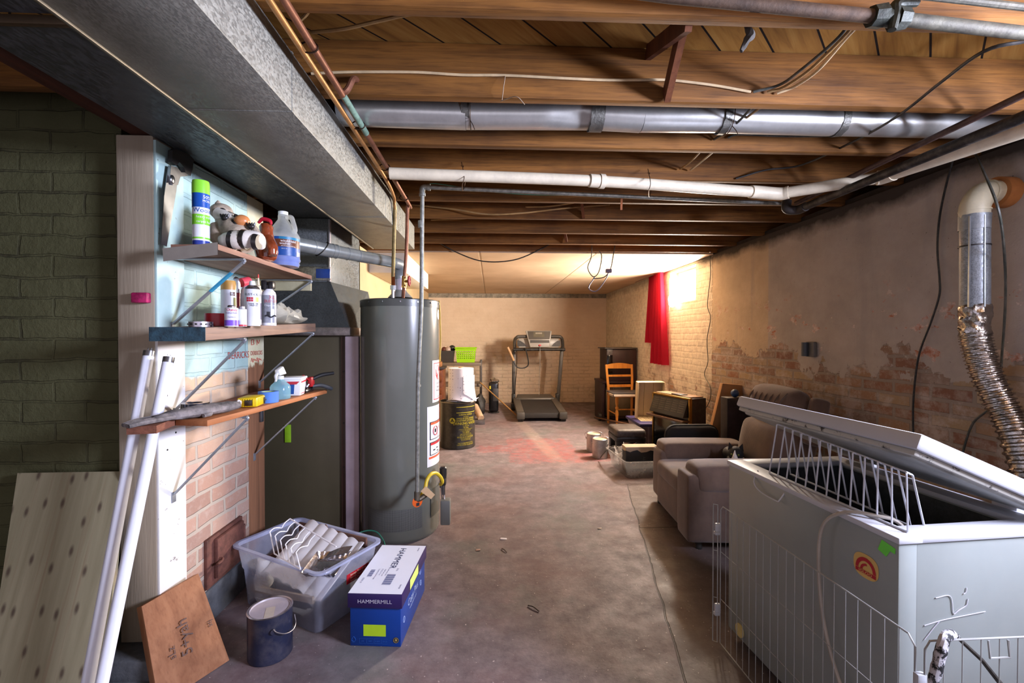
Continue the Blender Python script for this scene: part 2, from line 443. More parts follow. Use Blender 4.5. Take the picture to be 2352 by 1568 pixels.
def mat_floor():
    m = NT('concrete'); x, y, z = m.xyz(); vec = m.comb(x, y)
    n1 = m.noise(1.1, 6, .65, vec); n2 = m.noise(6, 7, .75, vec); n3 = m.noise(40, 4, .7, vec)
    col = m.ramp(n2, [(.25, srgb('#4f4649')), (.5, srgb('#716668')), (.75, srgb('#8f8485'))])
    col = m.mix(m.math('MULTIPLY', m.step(n1, .45, .62), .45), col, srgb('#6b4a44'))
    g = m.noise(1.6, 5, .6, m.map((1, 1, 1), loc=(4, 7, 0), co=vec))
    col = m.mix(m.math('MULTIPLY', m.step(g, .52, .66), .4), col, srgb('#5f6b66'))
    # worn red floor paint in the middle of the room
    def rect(x0, x1, y0, y1, s=.12):
        wx = m.math('ADD', x, m.math('MULTIPLY', m.math('SUBTRACT', n2, .5), .25)); wy = m.math('ADD', y, m.math('MULTIPLY', m.math('SUBTRACT', n2, .5), .5))
        a = m.math('MULTIPLY', m.step(wx, x0, x0 + .02), m.math('SUBTRACT', 1., m.step(wx, x1, x1 + .02)))
        b = m.math('MULTIPLY', m.step(wy, y0, y0 + .02), m.math('SUBTRACT', 1., m.step(wy, y1, y1 + .02)))
        return m.math('MULTIPLY', a, b)
    red = m.math('MAXIMUM', rect(.18, .98, 4.78, 5.9), m.math('MAXIMUM', rect(-.18, .4, 5.25, 5.55), rect(.9, 1.35, 4.8, 5.2)))
    red = m.math('MULTIPLY', red, m.step(m.noise(9, 6, .8, m.map((1, 2.5, 1), co=vec)), .43, .56))
    col = m.mix(m.math('MULTIPLY', red, .55), col, srgb('#9e4a48'))
    scr = m.math('MULTIPLY', m.step(m.noise(5, 6, .8, m.map((1.2, 9, 1), co=vec)), .6, .64), m.math('MULTIPLY', rect(-.4, 1.2, 4.7, 6.6), .6))
    col = m.mix(scr, col, srgb('#c7b6a6'))
    pale = m.math('MULTIPLY', m.math('MULTIPLY', m.step(m.math('ADD', x, m.math('MULTIPLY', y, .12)), 1.20, 1.24), m.math('SUBTRACT', 1., m.step(m.math('ADD', x, m.math('MULTIPLY', y, .12)), 1.36, 1.40))), m.step(y, 4.6, 5.2))
    col = m.mix(m.math('MULTIPLY', pale, .18), col, srgb('#b5a08c'))
    # slab joint along the right side and darker slab beyond
    wx = m.math('ADD', x, m.math('MULTIPLY', m.math('SUBTRACT', m.noise(3, 4, .6, vec), .5), .05))
    jx = m.math('ADD', wx, m.math('MULTIPLY', y, -.2))
    right = m.math('MULTIPLY', m.step(jx, .411, .414), m.math('SUBTRACT', 1., m.step(y, 3.9, 4.2)))
    col = m.mix(m.math('MULTIPLY', right, .55), col, srgb('#4f463c'))
    j = m.math('MULTIPLY', m.math('MULTIPLY', m.step(jx, .406, .410), m.math('SUBTRACT', 1., m.step(jx, .414, .418))), m.math('SUBTRACT', 1., m.step(y, 3.9, 4.1)))
    j2 = m.math('MULTIPLY', m.math('MULTIPLY', m.step(y, 3.115, 3.12), m.math('SUBTRACT', 1., m.step(y, 3.127, 3.132))), right)
    j = m.math('MAXIMUM', j, j2)
    col = m.mix(m.math('MULTIPLY', j, .8), col, (.02, .018, .015, 1))
    col = m.mix(m.step(m.noise(70, 2, .5, vec), .70, .74), col, srgb('#b5aaa5'))
    col = m.mix(m.math('MULTIPLY', m.step(m.noise(55, 3, .5, m.map((1, 1, 1), loc=(8, 3, 0), co=vec)), .71, .74), .7), col, srgb('#3a302c'))
    m.l(col, m.p.inputs['Base Color']); m.l(m.ramp(n2, [(.3, (.75,) * 3), (.7, (.5,) * 3)]), m.p.inputs['Roughness'])
    m.set(m.p, Specular_IOR_Level=.35)
    m.bump(m.math('SUBTRACT', m.math('ADD', m.math('MULTIPLY', n2, .6), m.math('MULTIPLY', n3, .4)), m.math('MULTIPLY', j, 2.)), .35, .01); return m.m
def mat_subfloor():
    m = NT('subfloor_boards'); vec = m.map((1, 1, 1), (0, 0, -PI / 4))
    bc, mf = brick_nodes(m, vec, .145, 3.1, .0035, .1)
    bw = m.n('ShaderNodeRGBToBW'); m.l(bc, bw.inputs[0])
    off = m.n('ShaderNodeVectorMath', operation='ADD'); m.l(vec, off.inputs[0]); m.l(m.comb(0., m.math('MULTIPLY', bw.outputs[0], 9.), 0.), off.inputs[1])
    g = m.noise(2.2, 5, .6, m.map((.8, 9, 1), co=off.outputs[0]), dist=1.2)
    col = m.ramp(g, [(.3, srgb('#7c5626')), (.5, srgb('#a07436')), (.7, srgb('#b28a48'))])
    col = m.mix(m.math('MULTIPLY', bw.outputs[0], .35), col, srgb('#6f4a2a'))
    col = m.mix(mf, col, (.006, .004, .003, 1))
    m.l(col, m.p.inputs['Base Color']); m.set(m.p, Roughness=.7, Specular_IOR_Level=.25)
    m.bump(m.math('SUBTRACT', 1., mf), .8, .01); return m.m
def mat_drywall():
    m = NT('unpainted_drywall'); x, y, z = m.xyz()
    col = m.ramp(m.noise(1.4, 5, .6), [(.3, srgb('#c0a384')), (.7, srgb('#d6bb9b'))])
    def line(v, p, w): return m.math('SUBTRACT', 1., m.step(m.math('ABSOLUTE', m.math('SUBTRACT', v, p)), w * .5, w))
    ln = m.math('MAXIMUM', m.math('MAXIMUM', line(x, -.12, .012), line(x, 1.08, .012)), m.math('MULTIPLY', line(y, 6.35, .01), .6))
    col = m.mix(m.math('MULTIPLY', ln, .5), col, srgb('#6f563c'))
    m.l(col, m.p.inputs['Base Color']); m.set(m.p, Roughness=.85, Specular_IOR_Level=.2)
    m.bump(m.math('SUBTRACT', m.noise(5, 3, .5), ln), .3, .006); return m.m

M_CREAM = mat_painted_brick('cream_painted_brick', '#dcc6ac', '#cdb498', 'x', '#8a7a5e', zlim=(.05, .75), bumpd=.007, line=.16, fade=(1.0, 1.6))
M_OLIVE = mat_painted_brick('olive_painted_brick', '#58573b', '#45452b', 'x', row=.083, wid=.25, mort=.006, bumpd=.02, line=.5)

mb = MB(); mb.box(-3.4, 2.7, YN, YB + .2, -.1, 0); struct('floor', mb, mat_floor())
# right wall with two window openings
W1 = (5.1, 5.83, 1.755, 2.16); W2 = (.0, .9, 1.62, 2.1)
mb = MB(); X0, X1 = XR, XR + .3
mb.box(X0, X1, YN, W2[0], 0, 2.2); mb.box(X0, X1, W2[0], W2[1], 0, W2[2]); mb.box(X0, X1, W2[0], W2[1], W2[3], 2.2)
mb.box(X0, X1, W2[1], W1[0], 0, 2.2); mb.box(X0, X1, W1[0], W1[1], 0, W1[2]); mb.box(X0, X1, W1[0], W1[1], W1[3], 2.2); mb.box(X0, X1, W1[1], YB, 0, 2.2)
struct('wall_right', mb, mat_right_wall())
mb = MB(); mb.box(-1.4, X1, YB, YB + .2, 0, 2.2); struct('wall_back', mb, M_CREAM)
mb = MB(); mb.box(XL - .1, XL, 4.3, YB, 0, 2.2); struct('wall_partition', mb, plain('#b39a74', .8, var=.08, scale=3))
mb = MB(); mb.box(-3.4, -1.48, 1.9, 2.15, 0, 2.45); struct('wall_left', mb, M_OLIVE)
mb = MB(); mb.box(-3.5, -3.4, YN, 4.3, 0, 2.6); struct('wall_side', mb, plain('#5a5748', .9))
mb = MB(); mb.box(-3.4, -1.25, 4.3, 4.4, 0, 2.6); struct('wall_rear', mb, plain('#4a4238', .9))
mb = MB(); mb.box(-3.4, 2.9, YN, YB + .2, 2.405, 2.43); struct('ceiling', mb, mat_subfloor())
mb = MB(); mb.box(XL, XR - .005, 4.68, YB, JB - .014, JB - .001); struct('ceiling_drywall', mb, mat_drywall())
# sooty sill and rim board above the right wall, and above the back wall
DARK = plain('#2a211b', .95, var=.3)
mb = MB(); mb.box(XR + .02, XR + .3, YN, YB, 2.2, 2.24); mb.box(XR + .24, XR + .3, YN, YB, 2.24, 2.405); struct('trim_1', mb, DARK)
mb = MB(); mb.box(XL, XR, YB - .012, YB, 2.11, 2.196); mb.jitter(.004, 9); struct('trim_2', mb, plain('#8d8474', .9, var=.35, scale=18))
mb = MB(); mb.box(-1.50, -1.26, 1.74, 2.04, 0, .13, .008); mb.box(-1.56, -1.24, 1.70, 2.04, 0, .055, .008); mb.box(-1.34, -1.31, 2.0, 2.53, 0, .16, .006); struct('trim_3', mb, plain('#57595c', .9, var=.3, scale=10, bump=.4))
# windows
def window(n, W, em):
    mb = MB(); a, b, c, d = W; x = XR + .1; t = .035
    for p in ((a, a + t, c, d), (b - t, b, c, d), (a + t, b - t, c, c + t), (a + t, b - t, d - t, d)):
        mb.box(x, x + .06, p[0], p[1], p[2], p[3], .004)
    o = struct('window_%d' % n, mb, plain('#ded6c8', .6))
    mb = MB(); mb.geo([(x + .04, a, c), (x + .04, b, c), (x + .04, b, d), (x + .04, a, d)], [(0, 1, 2, 3)])
    m = NT('bright_daylight_pane'); e = m.n('ShaderNodeEmission'); e.inputs[0].default_value = em[:3] + (1,); e.inputs[1].default_value = em[3]
    m.l(e.outputs[0], m.out.inputs[0]); obj('pane', mb, m.m, o)
window(1, W1, (1, .95, .86, 9.)); window(2, W2, (.86, .88, 1., 3.))

# ------------------------------------------------------------------ lights: daylight through the two windows
def area(name, loc, rot, sx, sy, power, col, spread=180):
    l = bpy.data.lights.new(name, 'AREA'); l.shape = 'RECTANGLE'; l.size = sx; l.size_y = sy; l.energy = power; l.color = col; l.spread = math.radians(spread)
    o = bpy.data.objects.new(name, l); COL.objects.link(o); o.location = loc; o.rotation_euler = rot; return o
L1 = area('window_daylight', (XR + .07, (W1[0] + W1[1]) / 2, (W1[2] + W1[3]) / 2), (0, PI / 2, 0), .36, .7, 215, (1, .87, .74))
L2 = area('near_window_daylight', (XR + .07, (W2[0] + W2[1]) / 2, (W2[2] + W2[3]) / 2), (0, PI / 2, 0), .45, .85, 140, (.71, .75, 1))
w = bpy.data.worlds.new('world'); S.world = w; w.use_nodes = True
w.node_tree.nodes['Background'].inputs[0].default_value = (.88, .82, 1.0, 1); w.node_tree.nodes['Background'].inputs[1].default_value = .65

S.view_settings.view_transform = 'Standard'; S.view_settings.look = 'None'; S.view_settings.gamma = 1
S.view_settings.use_curve_mapping = False; S.view_settings.exposure = .9
S.cycles.max_bounces = 7; S.cycles.diffuse_bounces = 4; S.cycles.glossy_bounces = 3; S.cycles.transparent_max_bounces = 10; S.cycles.transmission_bounces = 4
S.cycles.sample_clamp_indirect = 4; S.cycles.use_denoising = True; S.cycles.caustics_reflective = False; S.cycles.caustics_refractive = False
try: S.cycles.denoiser = 'OPENIMAGEDENOISE'
except Exception: pass

# ================================================================== CEILING: joists, ducts, pipes, cables
M_JOIST = wood('#98652b', '#4a2d11', 'X', .75, 1, .45, 1.5)
JY = [(1.22, 'nearest brown ceiling joist, running below the thick iron pipe'),
      (1.67, 'wide brown ceiling joist with a white cable stapled along its face'),
      (2.09, 'brown ceiling joist directly behind the round metal duct'),
      (2.50, 'brown ceiling joist just above the white plastic drain pipe'),
      (2.93, 'dark ceiling joist just beyond the thin grey gas pipe'),
      (3.36, 'dark dusty ceiling joist crossed by drooping tan cables'),
      (3.82, 'dark ceiling joist, second from the drywall edge'),
      (4.27, 'dark ceiling joist, the last before the tan drywall edge')]
for k, (y, lab) in enumerate(JY):
    mb = MB(); mb.box(-3.3, XR + .24, y, y + .042, JB, 2.404, .004)
    solo('floor_joist', mb, M_JOIST, lab, 'joist', 'ceiling joists')
mb = MB(); mb.box(-3.3, XR + .24, 4.64, 4.675, JB, 2.404, .003); struct('trim_4', mb, M_JOIST)
# diagonal bridging between first and second joist
M_BR = wood('#7d4a2c', '#55301c', 'Z', .8)
a = PY(1488, 112, 1.67); b = PY(1598, 62, 1.27)
mb = MB(); mb.bar((a.x, 1.665, 2.385), (b.x - .02, 1.265, 2.225), .05, .02, (1, 0, 0)); solo('bridging_strut', mb, M_BR, 'short brown wooden brace between joists, the shorter leaning one behind', 'brace', 'bridging braces')
mb = MB(); mb.bar((PY(1532, 205, 1.66).x, 1.665, 2.225), (PY(1592, 62, 1.26).x + .01, 1.265, 2.37), .055, .022, (1, 0, 0)); solo('bridging_strut', mb, M_BR, 'reddish brown wooden brace crossing in front of the white cable', 'brace', 'bridging braces')
# timber beam on the post and sheet-metal return duct
mb = MB(); mb.box(-1.41, -1.318, -2.2, 1.98, 2.128, 2.21, .004); solo('timber_beam', mb, wood('#5a2f1e', '#3a1c12', 'Y', .8), 'dark reddish timber beam resting on top of the painted post', 'beam')
M_GALV = metal('#8f8f86', .5, .12, 12, .03, 190, 'galvanised_sheet', .35)
M_GALVD = metal('#5f6264', .5, .15, 12, .03, 90, 'dull_galvanised_sheet', .5)
t = thing('supply_duct', 'large rectangular galvanised duct running along under the joists', 'duct', (-.76, 1, 2.03))
mb = MB(); mb.box(-.917, -.606, -2.3, 3.63, 2.024, 2.205, .003); obj('duct_body', mb, M_GALV, t)
mb = MB(); mb.box(-.925, -.915, -2.3, 3.6, 2.018, 2.03, .002); obj('seam_lip', mb, metal('#8a8272', .5), t)
for y in (.2, 1.42, 2.65):
    mb = MB(); mb.box(-.918, -.6045, y, y + .012, 2.0225, 2.206, .001); obj('joint_band', mb, M_GALV, t)
t = thing('duct_panel', 'flat dark metal panel filling the gap between duct and wall', 'panel', (-1.12, 1.8, 2.12))
mb = MB(); mb.box(-1.318, -.92, 1.2, 3.7, 2.118, 2.124); obj('sheet', mb, M_GALVD, t)
mb = MB(); mb.box(-1.318, -.95, 1.185, 1.2, 2.112, 2.135, .002); obj('folded_edge', mb, metal('#6a5a48', .6), t)
mb = MB(); mb.box(-1.318, -.92, -2.3, 1.18, 2.134, 2.14); solo('return_panel', mb, M_GALVD, 'dark joist-cavity sheet metal nearest the camera beside the duct', 'panel')

# round galvanised duct between second and third joists
t = thing('round_duct', 'dented round galvanised duct hanging between two joists', 'duct', (.6, 1.9, 2.27))
M_RD = metal('#cfcfc8', .3, .1, 10, .03, 0, 'round_duct_metal', .75)
pts = [(-.56, 1.9, 2.262), (-.05, 1.9, 2.258), (.25, 1.9, 2.268), (.62, 1.9, 2.258), (1.1, 1.905, 2.268), (1.5, 1.91, 2.262), (2.28, 1.9, 2.262)]
pj = [-.62, PY(1070, 260, 1.9).x, PY(1368, 255, 1.9).x, PY(1473, 260, 1.9).x, PY(1660, 265, 1.9).x, PY(1925, 278, 1.9).x, 2.3]
for k in range(6):
    mb = MB(); x0, x1 = pj[k], pj[k + 1]; dz = [0, -.006, .004, -.002, .004, 0, 0]
    mb.tube([(x0, 1.905, 2.268 + dz[k]), ((x0 + x1) / 2, 1.905, 2.268 + (dz[k] + dz[k + 1]) / 2), (x1, 1.905, 2.268 + dz[k + 1])], .0625 - .0012 * (k % 2), 36, sub=10)
    if k == 1:
        c = PY(1340, 268, 1.85)
        for v in mb.bm.verts:
            d = (v.co - c); d = Vector((d.x * .7, d.y, d.z)).length
            if d < .11: v.co += Vector((0, .028, .012)) * (1 - d / .11)
    obj('duct_section', mb, M_RD, t)
M_TAPE = metal('#7d7c74', .45, .2, 30, .5, 0, 'foil_tape', .8)
for k in (1, 2, 4, 5):
    mb = MB(); x = pj[k]; w_ = .016 if k != 2 else .028
    mb.tube([(x - w_, 1.905, 2.268), (x + w_, 1.905, 2.268)], .0655, 36, smooth=False, caps=False); mb.jitter(.003, 60); obj('tape_band', mb, M_TAPE, t)
for k in (1, 4):
    mb = MB(); x = pj[k] + .02; mb.tube([(x, 1.905 + .068 * math.cos(q / 10 * 2 * PI), 2.268 + .068 * math.sin(q / 10 * 2 * PI)) for q in range(10)], .0018, 6, closed=True)
    mb.tube([(x, 1.86, 2.215), (x + .012, 1.85, 2.19), (x + .018, 1.848, 2.172)], .0016, 5); obj('hanger_wire', mb, metal('#5c4a3a', .5), t)

# copper pipes along the duct
M_CU = metal('#8a5a42', .5, .25, 16, .05, 0, 'old_copper', .6, .25)
M_CU2 = metal('#b8864f', .45, .2, 16, .05, 0, 'light_copper', .6, .1)
M_VERD = metal('#7c9a86', .7, .3, 30, .2, 0, 'verdigris', .2)
M_GAL = metal('#93948c', .55, .25, 40, .1, 0, 'galvanised_pipe', .6, .25)
M_BRASS = metal('#b08a4a', .4, .1, name='brass', metallic=.9)
t = thing('hot_water_pipe', 'brown copper pipe along the duct, dropping to the red-handled valve', 'pipe', (-.52, 1.5, 2.18))
mb = MB(); mb.tube([(-.516, -2, 2.182), (-.518, 1.35, 2.181), (-.522, 2.86, 2.178), (-.53, 2.93, 2.170), (-.537, 2.95, 2.14), (-.545, 2.96, 1.9), (-.565, 2.985, 1.70)], .0115, 12, sub=5); obj('pipe_run', mb, M_CU, t)
mb = MB(); mb.tube([(-.517, 1.62, 2.182), (-.518, 1.92, 2.181)], .0125, 12, smooth=False); mb.jitter(.0015, 50); obj('patina_sleeve', mb, M_VERD, t)
for y in (1.36, 1.85, 2.3, 2.8):
    mb = MB(); mb.tube([(-.53 + .026 * math.cos(q / 12 * 2 * PI), y, 2.181 + .016 * math.sin(q / 12 * 2 * PI)) for q in range(12)], .0025, 5, closed=True); obj('pipe_strap', mb, metal('#3a2c22', .6), t)
mb = MB(); mb.tube([(-.519, 1.62, 2.185), (-.5, 1.62, 2.20), (-.485, 1.63, 2.24), (-.485, 1.68, 2.265), (-.5, 1.72, 2.27), (-.56, 1.72, 2.27)], .011, 10); obj('branch_elbow', mb, M_CU, t)
t2 = PY(945, 645, 2.98)
mb = MB(); mb.cyl((-.565, 2.985, 1.73), (-.567, 2.987, 1.655), .016, n=12); mb.cyl((-.566, 2.986, 1.695), (-.53, 2.96, 1.695), .009, n=10); obj('valve_body', mb, M_BRASS, t)
mb = MB(); mb.tube([(-.53 + .003 + .0 * q, 2.957 + .026 * math.cos(q / 14 * 2 * PI), 1.695 + .026 * math.sin(q / 14 * 2 * PI) * (1 + .12 * (q % 2))) for q in range(14)], .006, 6, closed=True)
mb.bar((-.527, 2.935, 1.695), (-.527, 2.98, 1.695), .006, .006); mb.bar((-.527, 2.957, 1.673), (-.527, 2.957, 1.718), .006, .006); obj('valve_wheel', mb, plain('#a3222a', .5), t)
mb = MB(); mb.cyl((-.567, 2.987, 1.67), (-.58, 3.02, 1.58), .011, n=10); obj('lower_pipe', mb, M_CU, t)
t = thing('cold_water_pipe', 'pale copper pipe beside the brown one, dropping to the heater nipple', 'pipe', (-.55, 1.5, 2.17))
mb = MB(); mb.tube([(-.546, -2, 2.172), (-.546, .5, 2.174), (-.548, 1.3, 2.17), (-.552, 1.9, 2.172), (-.556, 2.45, 2.168), (-.575, 2.72, 2.165), (-.588, 2.8, 2.155), (-.59, 2.83, 2.12)], .0095, 12, sub=5); obj('pipe_run', mb, M_CU2, t)
mb = MB(); mb.tube([(-.59, 2.83, 2.13), (-.605, 2.87, 1.95), (-.625, 2.93, 1.72)], .011, 12); obj('riser', mb, metal('#8f7a4c', .5, .35, 20, .05, 0, 'stained_copper', .6, .2), t)
mb = MB(); mb.cyl((-.623, 2.925, 1.74), (-.632, 2.97, 1.66), .0115, n=12); obj('new_copper', mb, metal('#c2703f', .3, .1, name='new_copper'), t)
mb = MB(); mb.cyl((-.632, 2.97, 1.668), (-.633, 2.972, 1.64), .021, n=6); mb.cyl((-.633, 2.972, 1.645), (-.634, 2.975, 1.58), .012, n=12); obj('union_nut', mb, metal('#c9c9c6', .35), t)

# gas pipe from the heater up and along the joists
t = thing('gas_pipe', 'thin grey gas pipe dropping in front of the water heater from the joists', 'pipe', (-.4, 2.6, 1))
e = PY(970, 430, 2.6); r = PY(1815, 468, 2.74); lo = PY(958, 1140, 2.72)
mb = MB(); mb.tube([e + Vector((.04, 0, 0)), r], .0115, 12, smooth=False); obj('pipe_run', mb, M_GAL, t)
mb = MB(); mb.tube([e - Vector((0, 0, .03)), PY(968, 700, 2.64), PY(960, 880, 2.68), lo], .0115, 12, smooth=False); obj('riser', mb, M_GAL, t)
mb = MB(); mb.tube([e + Vector((.045, 0, 0)), e + Vector((.012, 0, 0)), e + Vector((0, 0, -.012)), e + Vector((0, 0, -.05))], .016, 12); mb.cyl(e + Vector((.03, 0, 0)), e + Vector((.045, 0, 0)), .019, n=14); mb.cyl(e + Vector((0, 0, -.035)), e + Vector((0, 0, -.05)), .019, n=14); obj('elbow', mb, M_GAL, t)
c = PY(967, 515, 2.615); mb = MB(); mb.cyl(c + Vector((0, 0, .02)), c - Vector((0, 0, .02)), .017, n=12); c = PY(961, 885, 2.68); mb.cyl(c + Vector((0, 0, .006)), c - Vector((0, 0, .006)), .014, n=12); obj('coupling', mb, M_GAL, t)
mb = MB(); mb.cyl(lo + Vector((0, 0, .03)), lo - Vector((0, 0, .02)), .017, n=12); mb.tube([lo + Vector((0, 0, -.01)), lo + Vector((.012, .01, -.02)), lo + Vector((.05, .03, .0))], .014, 12); obj('lower_elbow', mb, metal('#7a7264', .6), t)

# white plastic drain pipe
M_PVC = plain('#e2d6ba', .45, var=.08, dust=.35)
t = thing('drain_pipe', 'white plastic drain pipe crossing under the joists and turning at the right wall', 'pipe', (.5, 2.4, 2.12))
A = PY(895, 398, 2.3); B = PY(1375, 416, 2.38); C = PY(1735, 441, 2.45); D = PY(1790, 445, 2.44); E = PY(2025, 407, 2.17); G = PY(2352, 298, 1.62); G = G + (G - E) * 4.5
mb = MB(); mb.tube([A, B, C], .029, 20); obj('cross_run', mb, M_PVC, t)
mb = MB(); mb.tube([D, E], .029, 20, smooth=False); obj('angled_run', mb, M_PVC, t)
mb = MB(); mb.tube([E, G], .031, 20, smooth=False); obj('wall_run', mb, M_PVC, t)
mb = MB(); mb.tube([C - Vector((.03, .005, 0)), C + Vector((.015, 0, 0)), D, D + (E - D) * .1], .034, 20); obj('bend', mb, M_PVC, t)
mb = MB(); mb.cyl(B - Vector((.05, .008, 0)), B, .034, n=20); mb.cyl(B + Vector((.004, 0, 0)), B + Vector((.03, .004, 0)), .038, n=20); obj('coupling', mb, M_PVC, t)
mb = MB(); mb.tube([E - (E - D) * .04, E, E + (G - E) * .02], .035, 20); obj('wall_bend', mb, M_PVC, t)
# hanging wires with twisted tails
for px, y0, y1, lab in ((1060, 372, 438, 'thin rusty wire looped under white drain pipe, left of its coupling'), (1488, 388, 452, 'thin wire hanger under white drain pipe, right of its coupling')):
    mb = MB(); p = PY(px, y0, 2.46); mb.tube([p, PY(px + 6, (y0 + y1) / 2, 2.3), PY(px + 2, y1 - 14, 2.33), PY(px + 3, y1, 2.56), PY(px + 8, y1 - 20, 2.6), PY(px + 4, y0 + 8, 2.49)], .002, 5); solo('hanger_wire', mb, metal('#6a5240', .6), lab, 'wire')

# iron pipe with union along the first joist, thin pipe above it
M_IRON = metal('#575446', .7, .35, 20, .3, 0, 'dusty_iron', .35, .3)
t = thing('iron_pipe', 'thick dusty iron pipe along the nearest joist with a bulky union', 'pipe', (1, 1.17, 2.27))
a = PY(1540, -8, 1.165); b = PY(2010, 38, 1.17); c = PY(2070, 44, 1.17); d = PY(2420, 84, 1.18)
mb = MB(); mb.tube([(-.2, 1.16, a.z + .06), a, b], .0165, 14, smooth=False); obj('left_pipe', mb, metal('#54402f', .75, .3, 20, .3, 0, 'rusty_iron', .3, .3), t)
mb = MB(); mb.tube([c, d], .0165, 14, smooth=False); obj('right_pipe', mb, M_IRON, t)
mb = MB(); mb.cyl(b - Vector((.012, 0, 0)), b + Vector((.02, 0, .002)), .026, .03, 8); mb.cyl(c - Vector((.02, 0, 0)), c + Vector((.012, 0, 0)), .03, .026, 8); mb.tube([b, c], .022, 12, smooth=False)
q = (b + c) / 2; mb.tube([q - Vector((0, .012, .04)), q + Vector((.008, -.012, .0)), q + Vector((.015, -.01, .03)), q + Vector((.07, -.01, .036))], [.01, .014, .013, .011], 10); obj('union_fitting', mb, metal('#3a3e36', .6, .3, 30, .3, 0, 'dark_iron', .5, .2), t)
mb = MB(); mb.tube([PY(2080, -14, 1.12), PY(2420, 24, 1.13)], .009, 10, smooth=False); solo('conduit', mb, M_IRON, 'thin grey conduit at the very top right above the iron pipe', 'pipe')
# pipes along the right wall
t = thing('black_pipe', 'black iron pipe running along the right wall beside white drain', 'pipe', (1.95, 2, 2.13))
e1 = PY(1832, 482, 2.6); n1 = PY(2352, 268, 1.5); n1 = n1 + (n1 - e1) * 2.0; mb = MB(); mb.tube([n1, e1], .021, 14, smooth=False); obj('pipe_run', mb, plain('#15110f', .55, var=.3, dust=.25), t)
mb = MB(); mb.tube([e1 + (n1 - e1) * .02, e1, e1 + Vector((-.05, .02, .01)), e1 + Vector((-.045, .03, .06))], .026, 12); obj('elbow', mb, plain('#2a211c', .7), t)
mb = MB(); a = PY(1828, 467, 2.64); q_ = PY(2352, 217, 1.5); mb.tube([q_ + (q_ - a) * 2.0, a], .013, 12, smooth=False); solo('brown_pipe', mb, plain('#4a3028', .6, var=.25, dust=.2), 'thin dark brown pipe running parallel above the black pipe', 'pipe')
# ------------------------------------------------------------------ cables
M_CREAMC = plain('#cdb48a', .6, var=.2, dust=.2); M_TANC = plain('#a8834e', .65, var=.25, dust=.2); M_BLK = plain('#12110f', .5, dust=.15); M_GRN = plain('#2f6b57', .5); M_GRYC = plain('#3a3d36', .5, dust=.3)
def cable(name, pts, r, m, label, cat='cable', group=None):
    mb = MB(); mb.tube(pts, r, 7, sub=6); return solo(name, mb, m, label, cat, group)
cable('white_cable', [PY(x, y, 1.66) for x, y in ((715, 169), (780, 166), (850, 165), (960, 166), (1060, 172), (1160, 173), (1300, 180), (1400, 184), (1515, 183), (1560, 186), (1640, 196), (1724, 211))], .0048, M_CREAMC, 'white flat cable stapled along the second joist face')
mb = MB(); p = PY(1160, 178, 1.65); mb.tube([p + Vector((0, .01, .01)), p, PY(1156, 205, 1.64), PY(1153, 232, 1.66)], .0015, 5); mb.tube([PY(1150, 232, 1.66), PY(1185, 222, 1.62), PY(1205, 240, 1.62)], .0016, 5); solo('loose_wire', mb, plain('#a8937a', .7), 'short loose wire tail hanging from the second joist above the round duct', 'wire')
cable('tan_cable', [PY(715, 74, 1.45), PY(790, 66, 1.4), PY(870, 48, 1.36), PY(940, 33, 1.33), PY(1000, 28, 1.3), PY(1060, 30, 1.27)], .0055, M_TANC, 'tan cable bending across the subfloor boards at upper left')
cable('looped_cable', [PY(690, 46, 1.3), PY(704, 32, 1.28), PY(714, 10, 1.25), PY(716, -20, 1.2)], .005, M_TANC, 'short tan cable loop at the top beside the copper pipes')
for k, (pts, m, lab) in enumerate([
    ([(1960, 42, 1.3), (1920, 92, 1.35), (1840, 160, 1.5), (1790, 195, 1.62), (1730, 211, 1.66)], M_GRYC, 'dark grey cable, uppermost of the bundle slanting between the joists'),
    ([(1975, 40, 1.3), (1935, 88, 1.35), (1860, 160, 1.5), (1800, 200, 1.62), (1762, 212, 1.66)], M_TANC, 'tan cable in the middle of the bundle slanting between joists'),
    ([(1990, 40, 1.3), (1945, 86, 1.35), (1880, 160, 1.5), (1826, 198, 1.62), (1785, 214, 1.66)], M_CREAMC, 'pale cable, lowest of the bundle slanting between joists'),
    ([(1752, 243, 1.72), (1715, 270, 1.85), (1680, 300, 2.0), (1645, 319, 2.08)], M_TANC, 'tan cable crossing the round duct, left of a pair'),
    ([(1728, 246, 1.72), (1695, 280, 1.85), (1664, 305, 2.0), (1640, 320, 2.08)], M_GRYC, 'grey cable crossing the round duct beside a tan one'),
    ([(1612, 345, 2.14), (1585, 372, 2.35), (1562, 388, 2.48)], M_TANC, 'tan cable entering the fourth joist, left one of two'),
    ([(1640, 347, 2.14), (1610, 372, 2.35), (1586, 390, 2.48)], M_CREAMC, 'pale cable entering the fourth joist, right one of two')]):
    cable('slanting_cable', [PY(*p) for p in pts], .005, m, lab, group='cables between joists')
cable('black_cable', [PY(2360, 94, 1.15), PY(2260, 118, 1.2), PY(2160, 190, 1.4), PY(2060, 268, 1.7), PY(1960, 325, 2.0), PY(1840, 379, 2.35), PY(1760, 390, 2.44), PY(1690, 410, 2.49)], .005, M_BLK, 'long black cable swooping across joists from the upper right corner')
cable('grey_cable', [PY(1672, 316, 2.08), PY(1700, 309, 2.07), PY(1800, 313, 2.07), PY(1920, 312, 2.07), PY(2000, 305, 2.06), PY(2090, 314, 2.06), PY(2190, 313, 2.05)], .0045, M_GRYC, 'dark cable running along the third joist under the round duct')
cable('droopy_cable', [PY(945, 470, 3.34), PY(1040, 480, 3.3), PY(1120, 492, 3.25), PY(1200, 489, 3.25), PY(1300, 478, 3.3), PY(1400, 470, 3.34)], .006, M_TANC, 'tan cable drooping below the dark joists beyond the gas pipe')
